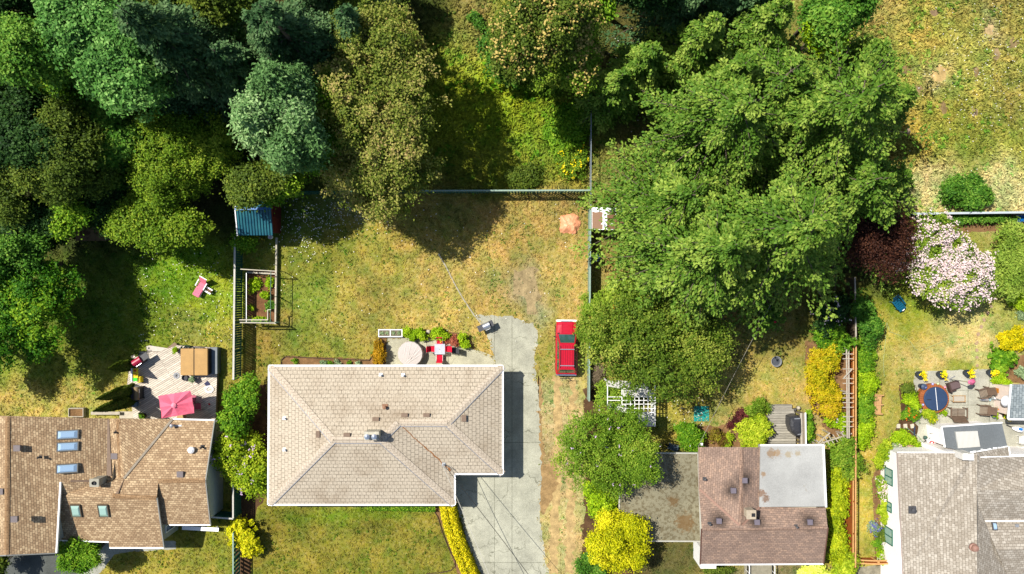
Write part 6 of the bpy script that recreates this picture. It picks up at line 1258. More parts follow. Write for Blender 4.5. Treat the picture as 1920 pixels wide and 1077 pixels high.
mb = MB(); mb.box(-.3, -.52, .38, -.19, .52, .62); sub(mb, 'side_panel', WPL, t, bevel=.015); mb = MB(); mb.lathe([(.1, .5), (.12, .54), (.06, .56)], 12, (0, 0, 0)); sub(mb, 'dial', pm('amber_plastic', C(230, 180, 0), .4, .05, 3), t); mb = MB(); mb.cbox(.0, .32, .54, .16, .14, .07); sub(mb, 'knob', RPL, t, bevel=.02)
for x in (-.14, .16):
    for y in (-.44, .44): mb = MB(); mb.cbox(x, y, .2, .06, .06, .4); sub(mb, 'leg', WPL, t)
c = P(265.5, 711, dz); t = thing('toy_chair', 'small yellow toy chair with a white seat beside the play table', 'toy chair', (c.x, c.y, dz), R(3)); mb = MB(); mb.cbox(0, 0, .26, .3, .34, .05); sub(mb, 'seat', WPL, t, bevel=.015); mb = MB(); mb.cbox(.17, 0, .38, .06, .42, .5); sub(mb, 'backrest', YEL, t, bevel=.02)
for s in (-1, 1): mb = MB(); mb.cbox(0, s * .2, .2, .36, .05, .4); sub(mb, 'armrest', YEL, t, bevel=.015)
c = P(331, 704.5, dz); t = thing('drain_grate', 'round pale grate lying on the deck boards', 'grate', (c.x, c.y, dz)); mb = MB(); mb.lathe([(.25, 0), (.25, .03), (.2, .03), (.2, .015), (.02, .015)], 24, (0, 0, .0)); sub(mb, 'rim', pm('grate_grey', C(170, 172, 176), .5, .15, 8), t); mb = MB()
for k in range(4): a = k * math.pi / 4; mb.beam((-.19 * math.cos(a), -.19 * math.sin(a), .025), (.19 * math.cos(a), .19 * math.sin(a), .025), .03, .015)
sub(mb, 'spoke', DARKM, t)
def pot(name, label, px, py, z, r, h, potc, leafm, seed, fl=None, lr=1.25, ld=.35, n=420, cat='potted plant', group=None, sx=1.0):
    c = P(px, py, z + h); t = thing(name, label, cat, (c.x, c.y, z), group=group); mb = MB(); mb.lathe([(r * .72, 0), (r, h), (r * .88, h), (r * .84, h - .06), (.01, h - .06)], 14); sub(mb, 'pot', potc, t)
    rng = np.random.default_rng(seed); V, ti, pts, dirs, lc = crown_leaves(rng, r * lr, r * lr * sx, ld * .6, h + ld * .3, 3, n, 12, .06, (.12, .07), zmin=-.3); quad_mesh('plant', V, ti, None, leafm, t)
    for f in fl or []: blossom(rng, pts, dirs, f[0], f[1], f[2], t)
    return t
TERRA = pm('terracotta', C(150, 96, 70), .8, .15, 5); GLZ = pm('blue_glazed_pot', C(96, 120, 140), .4, .1, 4)
pot('potted_plant', 'green potted plant by the upper corner of the hot tub', 329, 657, dz, .2, .35, TERRA, L_LIME, 201)
pot('potted_plant', 'grey green potted plant below the hot tub', 361, 712, dz, .2, .38, GLZ, L_GRY, 202)
pot('potted_plant', 'small potted plant behind the red lidded barbecue', 257, 663, dz, .2, .3, GLZ, L_OLV, 203)
pot('potted_plant', 'round tub of greenery where the deck meets the brown roof', 266, 781, dz, .28, .35, pm('dark_tub', C(70, 52, 40), .8, .2, 5), L_BRI, 204)
c = P(348, 708, dz); t = thing('empty_planter', 'dark round empty planter below the hot tub', 'planter', (c.x, c.y, dz)); mb = MB(); mb.lathe([(.2, 0), (.24, .2), (.2, .2), (.19, .06), (.01, .06)], 18); sub(mb, 'bowl', pm('slate_bowl', C(60, 62, 70), .6, .1, 4), t)
c = P(388.5, 720, dz + .02); t = thing('door_mat', 'small dark blue mat lying askew on the deck', 'mat', (c.x, c.y, dz)); mb = MB(); mb.cbox(0, 0, .012, .36, .36, .02, R(42)); sub(mb, 'mat', pm('navy_mat', C(60, 62, 92), .9, .1, 9), t)
def patio_chair(label, px, py, rz, z, fab, frm, name='patio_chair', group=None, s=1.0):
    c = P(px, py, z + .4); t = thing(name, label, 'chair', (c.x, c.y, z), rz, group); w = .5 * s
    mb = MB(); mb.box(-w / 2, -w / 2, .40, w / 2, w / 2, .45); sub(mb, 'seat', fab, t, bevel=.012)
    mb = MB(); mb.add([(-w / 2, w / 2 - .02, .44), (w / 2, w / 2 - .02, .44), (w / 2, w / 2 + .16, .95), (-w / 2, w / 2 + .16, .95), (-w / 2, w / 2 + .02, .44), (w / 2, w / 2 + .02, .44), (w / 2, w / 2 + .2, .95), (-w / 2, w / 2 + .2, .95)], [(0, 1, 2, 3), (7, 6, 5, 4), (0, 4, 5, 1), (1, 5, 6, 2), (2, 6, 7, 3), (3, 7, 4, 0)]); sub(mb, 'backrest', fab, t)
    for sx in (-1, 1):
        mb = MB(); x = sx * (w / 2 + .03); mb.tube([(x, -w / 2, .02), (x, -w / 2, .6), (x, -w / 2 + .05, .64), (x, w / 2 + .08, .66)], .015, 6); sub(mb, 'armrest', frm, t)
        mb = MB(); mb.tube([(x, w / 2 + .1, .02), (x, w / 2, .4), (x, w / 2 + .18, .97)], .015, 6); sub(mb, 'leg', frm, t)
    return t
ROSE = pm('rose_cushion', C(196, 110, 128), .9, .12, 6); DFR = pm('dark_frame', (.03, .03, .03), .5, .2, 5)
patio_chair('rose cushioned chair half shaded beside the pink parasol', 371, 762, R(-90), dz, ROSE, DFR)
patio_chair('pale rose chair tucked behind the upper right corner of the pink parasol', 362, 747, R(170), dz, ROSE, DFR)
c = P(345, 779, dz); t = thing('side_table', 'low straw coloured table under the lower edge of the pink parasol', 'table', (c.x, c.y, dz), R(-12)); mb = MB(); mb.cbox(0, 0, .42, .7, .45, .05); sub(mb, 'top', pm('straw_top', C(190, 160, 110), .8, .2, 8), t)
for x in (-.28, .28):
    for y in (-.17, .17): mb = MB(); mb.cbox(x, y, .2, .05, .05, .4); sub(mb, 'leg', GREYW, t)
c = P(393, 758, dz); t = thing('toy_ball', 'tiny red toy lying on the shaded deck boards', 'toy', (c.x, c.y, dz)); mb = MB(); mb.lathe([(.01, 0), (.07, .04), (.08, .08), (.05, .13), (.01, .15)], 12); sub(mb, 'body', RPL, t)
c = P(393, 730, dz); t = thing('coiled_hose', 'pale coiled hose at the right edge of the deck', 'hose', (c.x, c.y, dz)); mb = MB(); mb.tube([(math.cos(a) * (.2 + .008 * a), math.sin(a) * (.16 + .006 * a), .03 + .002 * a) for a in [k * .35 for k in range(70)]], .018, 5); sub(mb, 'coil', WPL, t)
c = P(352, 651, dz); t = thing('garden_hose_reel', 'dark green hose bundle at the upper edge of the hot tub', 'hose reel', (c.x, c.y, dz)); mb = MB(); mb.tube([(math.cos(a) * .4 * (1 - .004 * a), math.sin(a) * .14, .1 + .012 * a) for a in [k * .4 for k in range(80)]], .025, 5); sub(mb, 'coil', pm('green_hose', C(20, 70, 50), .5, .1, 4), t)
# bits behind the brown house
c = P(142, 774, .4); t = thing('planter_box', 'wooden planter box against the back of the brown roof', 'planter', (c.x, c.y, 0)); mb = MB()
for a in ((-.6, -.35, .6, -.29), (-.6, .29, .6, .35), (-.6, -.29, -.54, .29), (.54, -.29, .6, .29)): mb.box(a[0], a[1], 0, a[2], a[3], .4)
sub(mb, 'box', GREYW, t); mb = MB(); mb.box(-.54, -.29, .1, .54, .29, .3); sub(mb, 'earth', SOIL, t)
c = P(198, 775, .4); t = thing('plank_bench', 'long narrow plank bench behind the brown roof', 'bench', (c.x, c.y, 0)); mb = MB(); mb.box(-1.15, -.12, .4, 1.15, .12, .45); sub(mb, 'seat', GREYW, t)
for x in (-.9, .9): mb = MB(); mb.box(x - .04, -.1, 0, x + .04, .1, .4); sub(mb, 'leg', GREYW, t)
c = P(237, 779, .1); t = thing('stone_slab', 'pale stone slab at the lower left foot of the deck', 'slab', (c.x, c.y, 0)); mb = MB(); mb.box(-.55, -.25, 0, .55, .3, .12); sub(mb, 'slab', pm('pale_stone', C(200, 190, 170), .85, .15, 4), t, bevel=.02)
c = P(376, 991.5, .4); t = thing('white_bench', 'long white plank bench below the brown house', 'bench', (c.x, c.y, 0), R(-3)); mb = MB(); mb.box(-1.45, -.15, .4, 1.45, .15, .45); sub(mb, 'seat', GUT, t)
for x in (-1.2, 1.2): mb = MB(); mb.box(x - .05, -.13, 0, x + .05, .13, .4); sub(mb, 'leg', GUT, t)
# lounger and side table on the left lawn
c = P(377, 538, .35); t = thing('sun_lounger', 'pink cushioned sun lounger on the bright left lawn', 'sun lounger', (c.x, c.y, 0), R(-30)); PK = pm('pink_cushion', C(226, 120, 140, k=.85), .9, .08, 5)
mb = MB(); mb.box(-.29, -.85, .36, .29, .35, .46); o = sub(mb, 'cushion', PK, t, bevel=.03); mb = MB()
for x in (-.12, .12):
    for y in (-.55, -.25, .05): mb.lathe([(.02, 0), (.02, .012), (.005, .015)], 8, (x, y, .46))
sub(mb, 'button', pm('dark_pink_button', C(120, 40, 60), .8, .1, 4), o); mb = MB(); mb.add([(x, y, z) for x in (-.29, .29) for y, z in ((.34, .4), (.38, .48), (.72, .95), (.78, .88))], [(0, 1, 2, 3), (7, 6, 5, 4), (0, 4, 5, 1), (1, 5, 6, 2), (2, 6, 7, 3), (3, 7, 4, 0)]); sub(mb, 'back_cushion', PK, t)
for s in (-1, 1): mb = MB(); mb.beam((s * .36, -.1, .6), (s * .36, .5, .62), .07, .03); mb.beam((s * .36, -.05, 0), (s * .36, -.05, .6), .04, .04); sub(mb, 'armrest', GUT, t)
mb = MB(); mb.beam((-.33, .8, .93), (.33, .8, .93), .07, .05); mb.beam((-.3, -.8, .33), (-.3, .4, .33), .04, .04); mb.beam((.3, -.8, .33), (.3, .4, .33), .04, .04); sub(mb, 'frame', GUT, t)
for x in (-.29, .29):
    for y in (-.75, .4): mb = MB(); mb.cbox(x, y, .16, .04, .04, .33); sub(mb, 'leg', GUT, t)
c = P(392, 545, .35); t = thing('side_table', 'little white slatted table beside the pink lounger', 'table', (c.x, c.y, 0), R(-30)); mb = MB(); mb.box(-.25, .1, .36, .25, .2, .4); mb.box(-.25, -.24, .36, .25, -.12, .4); sub(mb, 'top_slat', GUT, t); mb = MB(); mb.box(-.22, -.11, .34, .22, .09, .37); sub(mb, 'top', pm('brown_table_board', C(110, 80, 50), .8, .2, 6), t)
for x in (-.2, .2):
    for y in (-.18, .16): mb = MB(); mb.cbox(x, y, .17, .03, .03, .34); sub(mb, 'leg', GUT, t)
# bucket beside the shed
c = P(508, 445, 1.0); t = thing('rain_barrel', 'small white bucket hung at the corner of the blue roofed shed', 'bucket', (c.x, c.y, .85)); mb = MB(); mb.lathe([(.13, 0), (.17, .34), (.15, .34), (.11, .04), (.005, .04)], 16); sub(mb, 'body', GUT, t); mb = MB(); mb.tube([(.16 * math.cos(a), .0, .34 + .12 * math.sin(a)) for a in [k * math.pi / 8 for k in range(9)]], .008, 5); sub(mb, 'handle', STEEL, t)
mb = MB(); mb.box(-.06, .16, -.1, .06, .22, .3); sub(mb, 'bracket', METAL, t)
# vegetable bed frame
FRM = pm('pale_timber', C(196, 188, 168), .8, .2, 4); GRNP = pm('green_pole', C(70, 104, 84), .6, .15, 4)
c = P(490, 557, 0); t = thing('net_frame', 'tall net frame of thin poles round the vegetable bed', 'frame', (c.x, c.y, 0)); zf = 1.9
def fr(name, a, b, w, mat, za=zf, zb=zf): mb = MB(); mb.beam(P(a[0], a[1], za), P(b[0], b[1], zb), w, w); mb.build(name, mat, t)
fr('top_pole', (451, 505), (519, 509), .07, FRM); fr('top_pole', (450, 605), (516, 606), .08, FRM); fr('top_pole', (449, 600), (502, 600), .08, FRM); fr('top_pole', (508, 508), (507, 606), .05, GRNP); fr('top_pole', (502, 581), (502, 601), .07, FRM); fr('top_pole', (502, 581), (508, 581), .06, FRM); fr('top_pole', (462, 512), (462, 604), .05, METAL)
for x, y in ((451, 505), (519, 509), (450, 605), (516, 606), (508, 557)): q = P(x, y, zf); mb = MB(); mb.beam((q.x, q.y, 0), (q.x, q.y, zf), .05, .05); mb.build('pole', GRNP, t)
mb = MB(); a, b = P(451, 605, zf), P(516, 606, zf)
for z in (.5, 1.0, 1.45): mb.beam((a.x, a.y, z), (b.x, b.y, z), .03, .03)
mb.build('cross_wire', GRNP, t)
c = P(519, 525, 0); t = thing('timber_edging', 'low pale timber edging from the shed down the vegetable bed', 'edging', (c.x, c.y, 0)); mb = MB()
for a, b in (((519, 446), (518.5, 508)), ((518.5, 508), (517, 608)), ((464, 511), (518, 514))): mb.beam(P(*a, .25), P(*b, .25), .12, .3)
mb.build('board', FRM, t)
# orange tarpaulin
rngT = np.random.default_rng(5); c = P(1069, 420, 0); t = thing('orange_tarpaulin', 'crumpled orange tarpaulin on the dry grass by the corner shed', 'tarpaulin', (c.x, c.y, 0)); N = 40; mb = MB(); w_, l_ = 1.62, 1.55
gxx = np.linspace(-1, 1, N); U, Vv = np.meshgrid(gxx, gxx); ang_ = np.arctan2(Vv, U); rr = np.maximum(abs(U), abs(Vv)); hgt = .42 * np.clip(1 - rr ** 3, 0, 1) + .05 * np.sin(U * 5 + np.sin(Vv * 3 + U * 2) * 2.2) * (.3 + rr) + .035 * np.sin(Vv * 9 + np.sin(U * 7) * 2) * rr + .03 * np.sin(ang_ * 7 + rr * 3) * rr + rngT.normal(size=U.shape) * .008
ang = np.arctan2(Vv, U); k = rr * (abs(np.cos(ang)) ** 3.6 + abs(np.sin(ang)) ** 3.6) ** (-1 / 3.6) * (1 + .05 * np.sin(ang * 5 + 1) + .02 * np.sin(ang * 11)); XX = np.cos(ang) * w_ / 2 * k + .1 * Vv * (Vv < 0); YY = np.sin(ang) * l_ / 2 * k; ZZ = np.maximum(hgt, 0) + .02
mb.v = list(zip(XX.ravel(), YY.ravel(), ZZ.ravel())); mb.f = [(i * N + j, i * N + j + 1, (i + 1) * N + j + 1, (i + 1) * N + j) for i in range(N - 1) for j in range(N - 1)]
sub(mb, 'sheet', pm('orange_plastic_sheet', C(244, 166, 124, k=.8), .45, .14, 5), t, smooth=True)
# edging strip across the lawn
mb = MB(); pts = [P(x, y, .03) for x, y in ((822, 476), (836, 500), (852, 532), (868, 560), (888, 590), (908, 614))]
for i in range(5): mb.beam(pts[i], pts[i + 1], .10, .06)
t = thing('lawn_edging', 'thin grey edging strip running across the dry lawn', 'edging', tuple(pts[0].xy) + (0,)); mb.build('strip', pm('edging_grey', C(176, 170, 150), .8, .15, 3), t)
mb = MB(); pts = [P(x, y, .05) for x, y in ((528, 700), (527, 676), (534, 669), (560, 670), (692, 676), (702, 660), (712, 634), (713, 622))]
for i in range(7): mb.beam(pts[i], pts[i + 1], .05, .1)
t = thing('bed_edging', 'dark edging round the soil strip behind the cream roof', 'edging', tuple(pts[0].xy) + (0,)); mb.build('strip', pm('edging_dark', C(84, 66, 50), .85, .2, 3), t)
mb = MB(); pts = [P(x, y, .05) for x, y in ((812, 956), (821, 970), (830, 1000), (842, 1030), (853, 1052), (853, 1062), (845, 1070), (826, 1074), (800, 1076))]
for i in range(8): mb.beam(pts[i], pts[i + 1], .05, .1)
t = thing('bed_edging', 'dark edging between the front lawn and the yellow hedge', 'edging', tuple(pts[0].xy) + (0,)); mb.build('strip', MATS['edging_dark'], t)

# --- patio of the cream roofed house ---
c = P(732, 625, .3); t = thing('cold_frame', 'white framed cold frame with two panes beside the lime bushes', 'cold frame', (c.x, c.y, 0)); mb = MB(); mb.box(-.94, -.29, 0, .94, .29, .28); sub(mb, 'box', pm('frame_soil_box', C(120, 108, 90), .85, .2, 7), t)
mb = MB()
for a in ((-.96, -.31, .96, -.24), (-.96, .24, .96, .31), (-.96, -.24, -.89, .24), (.89, -.24, .96, .24), (-.035, -.24, .035, .24)): mb.box(a[0], a[1], .28, a[2], a[3], .34)
sub(mb, 'frame', GUT, t)
for s in (-1, 1):
    rng = np.random.default_rng(60 + s)
    for q in (-.22, .22): pts = np.c_[rng.normal(s * .47 + q, .07, 60), rng.normal(0, .07, 60), rng.uniform(.29, .36, 60)]; quad_mesh('seedling', leaves(rng, pts, np.array([0, 0, 1]) + rng.normal(size=pts.shape) * .5, .13, .05), rng.random(60), None, L_GRY, t)
COV = pm('off_white_cover', C(214, 204, 198, k=.68), .8, .04, 2); c = P(769, 664, .75); t = thing('covered_spa', 'round spa under a creased off white cover by the cream roof', 'hot tub', (c.x, c.y, 0)); mb = MB(); n = 96; rings = []; prof = [(.97, 0), (1.0, .35), (.985, .7), (.96, .775), (.9, .80), (.7, .80), (.45, .81), (.2, .815), (.02, .815)]
def crease(x, y):
    s = 0
    for (x0, y0, a, L, am) in ((-.4, .3, 1.42, .5, .03), (-.05, .2, 1.4, .7, .035), (.3, .1, 1.1, .8, .04), (.1, -.3, .75, .9, .045), (.35, -.35, .6, .7, .05), (.5, 0, .9, .6, .035)):
        dx, dy = x - x0, y - y0; u_ = dx * math.cos(a) + dy * math.sin(a); v_ = -dx * math.sin(a) + dy * math.cos(a); s += am * math.exp(-(v_ / .022) ** 2) * math.exp(-(u_ / L) ** 4) - am * .5 * math.exp(-((v_ - .05) / .03) ** 2) * math.exp(-(u_ / L) ** 4)
    return s
vs_ = []
prof = prof[:4] + [(.96 - .96 * k / 40, .785 + .03 * (k / 40)) for k in range(40)]
for r_, z_ in prof:
    for j in range(n): a = 2 * math.pi * j / n; x, y = r_ * math.cos(a), r_ * math.sin(a); f = 1 + (.012 * math.sin(a * 17) if z_ < .78 else 0); vs_.append((x * f, y * f, z_ + (crease(x, y) if z_ > .78 else 0)))
mb.add(vs_, [(i * n + j, i * n + (j + 1) % n, (i + 1) * n + (j + 1) % n, (i + 1) * n + j) for i in range(len(prof) - 1) for j in range(n)]); sub(mb, 'cover', COV, t, smooth=True)
mb = MB(); mb.lathe([(1.02, 0), (1.02, .06), (.98, .08)], 40); sub(mb, 'base', GREYW, t)
REDF = pm('red_sling_fabric', C(206, 16, 50, k=.9), .85, .1, 6); SILV = pm('silver_frame', (.5, .5, .5), .35, .1, 5, metal=.7)
c = P(824.5, 655, .72); t = thing('patio_table', 'square glass patio table between the red chairs', 'table', (c.x, c.y, 0)); mb = MB()
for a in ((-.41, -.41, .41, -.37), (-.41, .37, .41, .41), (-.41, -.37, -.37, .37), (.37, -.37, .41, .37)): mb.box(a[0], a[1], .69, a[2], a[3], .73)
sub(mb, 'rim', pm('pale_rim', C(206, 204, 216), .4, .06, 4), t)
tg = NT('clear_table_glass'); tg.out((.62, .66, .74), .05, 0, .6); tb = tg.node('BsdfTransparent'); mx = tg.node('MixShader'); mx.inputs[0].default_value = .5; tg.link(tg.b.outputs[0], mx.inputs[1]); tg.link(tb.outputs[0], mx.inputs[2]); tg.link(mx.outputs[0], tg.n['Material Output'].inputs[0])
mb = MB(); mb.box(-.37, -.37, .70, .37, .37, .715); sub(mb, 'glass_top', tg.m, t); mb = MB(); mb.lathe([(.03, .715), (.03, .74), (.01, .74)], 10); sub(mb, 'parasol_hole', BLACK, t)
for x in (-.35, .35):
    for y in (-.35, .35): mb = MB(); mb.tube([(x, y, 0), (x * .96, y * .96, .7)], .018, 6); sub(mb, 'leg', SILV, t)
RCH = 'red chairs round the glass patio table'
for lab, x, y, rz in (('red patio chair above the glass table, against the lime bush', 824.5, 642, 0), ('red patio chair below the glass table, nearest the cream roof', 824.5, 669.5, 180), ('red patio chair left of the glass table, nearest the covered spa', 811, 654.5, 90), ('red patio chair right of the glass table, nearest the rust bush', 838, 654.5, -90)):
    patio_chair(lab, x, y, R(rz), 0, REDF, SILV, group=RCH, s=.92)
patio_chair('folded grey chair standing apart on the patio, right of the red chairs', 852, 658, R(-88), 0, pm('grey_sling', C(74, 74, 80), .8, .1, 5), DFR, s=.8)
for x, y, r_, i in ((842, 644, .16, 0), (803, 622, .14, 1)): c = P(x, y, 0); t = thing('stone_block', ('pale stone beside the rust plants' if i == 0 else 'white stone block in the patio bed'), 'stone', (c.x, c.y, 0)); mb = MB(); mb.cbox(0, 0, .12, r_ * 2.2, r_ * 2, .24); sub(mb, 'block', MATS['pale_stone'], t, bevel=.05)

# --- back garden of the red brown house ---
c = P(1315, 776, 0); t = thing('ground_sheet', 'square teal ground sheet pegged on the lawn by the carport', 'sheet', (c.x, c.y, 0)); mb = MB(); N = 14
mb.v = [(-.6 + 1.2 * i / (N - 1), -.6 + 1.2 * j / (N - 1), .05 + .02 * math.sin(i * 1.7 + j) * math.cos(j * 1.3)) for i in range(N) for j in range(N)]; mb.f = [(i * N + j, (i + 1) * N + j, (i + 1) * N + j + 1, i * N + j + 1) for i in range(N - 1) for j in range(N - 1)]; mb.box(-.6, -.6, 0, .6, .6, .02)
sub(mb, 'sheet', pm('teal_sheet', C(20, 150, 140), .6, .14, 7), t)
c = P(1455, 678, .3); t = thing('fire_pit', 'round steel fire bowl standing on the shaded lawn', 'fire pit', (c.x, c.y, 0)); mb = MB(); mb.lathe([(.18, .1), (.34, .3), (.38, .42), (.42, .42), (.40, .34), (.2, .16)], 22); sub(mb, 'bowl', METAL, t); mb = MB(); mb.lathe([(.30, .28), (.30, .33), (.02, .36)], 18); sub(mb, 'ash', pm('ash', C(80, 84, 92), .9, .3, 12), t)
for k in range(3): a = k * 2.1; mb = MB(); mb.tube([(.2 * math.cos(a), .2 * math.sin(a), .2), (.32 * math.cos(a), .32 * math.sin(a), 0)], .02, 5); sub(mb, 'leg', DARKM, t)
DECK2 = planks('grey_deck_boards', C(176, 170, 156), 0, .2, 4.0, C(84, 80, 70)); d2 = thing('small_deck', 'small grey weathered deck behind the white flat roof', 'deck', tuple(P(1466, 800)))
mb = MB(); slab(mb, [(1440, 768, .5), (1488, 768, .5), (1492, 780, .5), (1492, 836, .5), (1440, 836, .5)], .5); mb.build('decking', DECK2, d2); mb = MB(); slab(mb, [(1438, 759, .28), (1485, 759, .28), (1485, 767.5, .28), (1438, 767.5, .28)], .26); mb.build('step', DECK2, d2)
mb = MB(); mb.beam(P(1502, 775, 1.35), P(1503, 836, 1.35), .16, .06); mb.build('inner_rail', GREYW, d2); mb = MB(); mb.beam(P(1510, 774, 1.35), P(1511, 836, 1.35), .1, .07); mb.build('outer_rail', GUT, d2); mb = MB()
for k in range(9): a = P(1506.5, 777 + k * 7, 1.2); mb.box(a.x - .22, a.y - .05, 0, a.x + .2, a.y + .05, 1.2)
slab(mb, [(1500, 775, 1.28), (1510, 775, 1.28), (1511, 836, 1.28), (1501, 836, 1.28)], .06); mb.build('bench_screen', pm('speckled_boards', C(140, 128, 110), .9, .35, 14), d2)
c = P(1492, 800, 1.4); t = thing('covered_barbecue', 'barbecue under a black vinyl cover on the grey deck', 'barbecue', (c.x, c.y, .5)); mb = MB(); ol = [(-.42, .75), (.1, .85), (.42, .72), (.46, -.5), (.4, -.85), (.1, -.82), (-.28, -.45), (-.44, .1)]; ol = [(x * 1.1, y * 1.0) for x, y in ol]
rings = [[(x * s, y * s, z) for x, y in ol] for s, z in ((1.04, 0), (1.0, .5), (.97, .82), (.84, .92), (.45, .97))]; loft(mb, rings); VIN = pm('black_vinyl', (.03, .03, .034), .38, .2, 4, spec=.6, bump=.5, bs=5); sub(mb, 'cover', VIN, t, bevel=.03)
mb = MB(); mb.cbox(.1, .62, .95, .42, .07, .05, .05); mb.cbox(.28, -.6, .93, .3, .06, .05, .15); sub(mb, 'vent_strip', METAL, t)
c = P(1492, 766, 0); t = thing('garden_ornament', 'pair of pale garden ornaments at the corner of the grey deck', 'ornament', (c.x, c.y, 0)); mb = MB(); mb.lathe([(.14, 0), (.12, .2), (.17, .3), (.1, .42), (.02, .48)], 12, (.12, .08, 0)); sub(mb, 'figure', MATS['pale_stone'], t, smooth=True); mb = MB(); mb.lathe([(.12, 0), (.14, .2), (.06, .3), (.02, .32)], 12, (-.12, -.08, 0)); sub(mb, 'figure', pm('dark_stone', C(90, 88, 84), .8, .2, 6), t, smooth=True)
for x, y, lab in ((1292, 834, 'white post at the corner of the carport roof by the green bush'), (1313, 831, 'white post behind the reddish bushes')): c = P(x, y, 1.0); t = thing('white_post', lab, 'post', (c.x, c.y, 0)); mb = MB(); mb.cbox(0, 0, .7, .12, .12, 1.4); sub(mb, 'shaft', GUT, t, bevel=.01); mb = MB(); mb.cbox(0, 0, 1.42, .18, .18, .05); sub(mb, 'cap', GUT, t)
c = P(1263, 846, 0); t = thing('wheelbarrow', 'upturned blue grey wheelbarrow in the shadow above the carport', 'wheelbarrow', (c.x, c.y + .3, 0), R(70)); mb = MB(); loft(mb, [[(-.3 * s, -.4 * s, z), (.3 * s, -.4 * s, z), (.25 * s, .45 * s, z), (-.25 * s, .45 * s, z)] for s, z in ((1, .05), (.7, .4))]); sub(mb, 'tray', pm('steel_blue', C(80, 100, 120), .5, .2, 5), t); mb = MB(); mb.tube([(-.04, .6, .2), (.04, .6, .2)], .18, 14); sub(mb, 'wheel', TYRE, t)
for s in (-1, 1): mb = MB(); mb.tube([(s * .2, .55, .2), (s * .28, -1.0, .3)], .02, 6); sub(mb, 'handle', METAL, t)

# --- right garden ---
CED2 = pm('cedar_surround', C(170, 100, 56), .75, .22, 3); NAVY = pm('navy_cover', C(52, 72, 104), .5, .1, 1.5)
c = P(1754.5, 748, .75); t = thing('round_hot_tub', 'round hot tub with a navy cover set in a wooden ring', 'hot tub', (c.x, c.y, 0)); mb = MB()
for k in range(40):
    a0, a1 = 2 * math.pi * k / 40 + .01, 2 * math.pi * (k + 1) / 40 - .01
    if 5 < (k * 9 + 20) % 360 / 9 < 5: continue
    q = [(1.17 * math.cos(a0), 1.17 * math.sin(a0)), (1.17 * math.cos(a1), 1.17 * math.sin(a1)), (.86 * math.cos(a1), .86 * math.sin(a1)), (.86 * math.cos(a0), .86 * math.sin(a0))]; mb.prism([(x, y) for x, y in q], .5, .56)
sub(mb, 'wooden_ring', CED2, t); mb = MB(); mb.lathe([(1.14, 0), (1.14, .5), (.9, .5)], 40); sub(mb, 'skirt', CED2, t)
mb = MB(); mb.lathe([(.84, .5), (.94, .72), (.94, .78), (.9, .82), (.01, .84)], 48); sub(mb, 'cover', NAVY, t, bevel=.0); mb = MB(); mb.beam((-.08, .88, .845), (.09, -.88, .845), .035, .012); sub(mb, 'seam', GUT, t); mb = MB(); mb.beam((-.72, -.05, .85), (-.4, -.06, .85), .04, .03); sub(mb, 'strap', BLACK, t)
LILAC = pm('lilac_china', C(140, 140, 206), .4, .1, 4); PNKC = pm('pink_china', C(220, 90, 140), .4, .1, 4)
for x, y, m_, lab in ((1748, 720, LILAC, 'lilac dish on the upper rim of the wooden ring'), (1771, 726, PNKC, 'pink dish on the upper right rim of the wooden ring'), (1730, 759, LILAC, 'lilac dish on the lower left rim of the wooden ring'), (1758, 719.5, pm('lime_china', C(180, 200, 120), .4, .1, 4), 'pale green dish on the top of the wooden ring')):
    c = P(x, y, .56); t = thing('candle_dish', lab, 'dish', (c.x, c.y, .56), group='little dishes on the hot tub ring'); mb = MB(); mb.lathe([(.05, 0), (.1, .05), (.08, .05), (.04, .02)], 14); sub(mb, 'dish', m_, t); mb = MB(); mb.lathe([(.035, .02), (.035, .07), (.01, .075)], 8); sub(mb, 'candle', GUT, t)
c = P(1734, 726, .7); t = thing('round_pot', 'dark blue lidded pot beside the round hot tub', 'pot', (c.x, c.y, 0)); mb = MB(); mb.lathe([(.18, 0), (.24, .4), (.23, .6)], 18); sub(mb, 'body', pm('dark_blue_glaze', C(36, 48, 74), .35, .1, 4), t); mb = MB(); mb.lathe([(.24, .6), (.24, .64), (.1, .7), (.02, .72)], 18); sub(mb, 'lid', pm('blue_lid', C(70, 84, 110), .35, .1, 4), t); mb = MB(); mb.cbox(.08, -.04, .7, .12, .08, .03, .8); sub(mb, 'knob', LILAC, t)
SLT = pm('slate_planter', C(52, 60, 70), .6, .12, 4)
for i, (x, y, lab) in enumerate(((1729, 703.5, 'leftmost slate planter of yellow flowers on the patio edge'), (1768.5, 703, 'second slate planter of yellow flowers, left of the folded parasol'), (1819, 700.5, 'slate planter of yellow flowers right of the folded parasol'), (1863, 699.5, 'slate planter of yellow flowers beside the soil bed'))):
    c = P(x, y, .45); t = thing('flower_planter', lab, 'planter', (c.x - .08, c.y, 0), group='slate planters along the patio edge'); hx = [(.38 * math.cos(k * math.pi / 4 + .39), .33 * math.sin(k * math.pi / 4 + .39)) for k in range(8)]; mb = MB(); loft(mb, [[(x_ * s, y_ * s, z) for x_, y_ in hx] for s, z in ((.75, 0), (1, .45), (.86, .45), (.82, .36))]); sub(mb, 'pot', SLT, t)
    rng = np.random.default_rng(300 + i); V, ti, pts, dirs, lc = crown_leaves(rng, .24, .26, .14, .52, 3, 160, 10, .05, (.11, .07), zmin=0); V[..., 0] += .1; pts = pts + np.array([.1, 0, 0]); quad_mesh('foliage', V, ti, None, L_BRI, t); blossom(rng, pts * [.8, .9, 1], dirs, 44, .1, FL_Y, t); mb = MB(); mb.lathe([(.02, .5), (.08, .56), (.06, .64), (.01, .66)], 10, (.2, -.05, 0)); sub(mb, 'glass_ball', pm('violet_glass', C(84, 84, 130), .15, .1, 4), t)
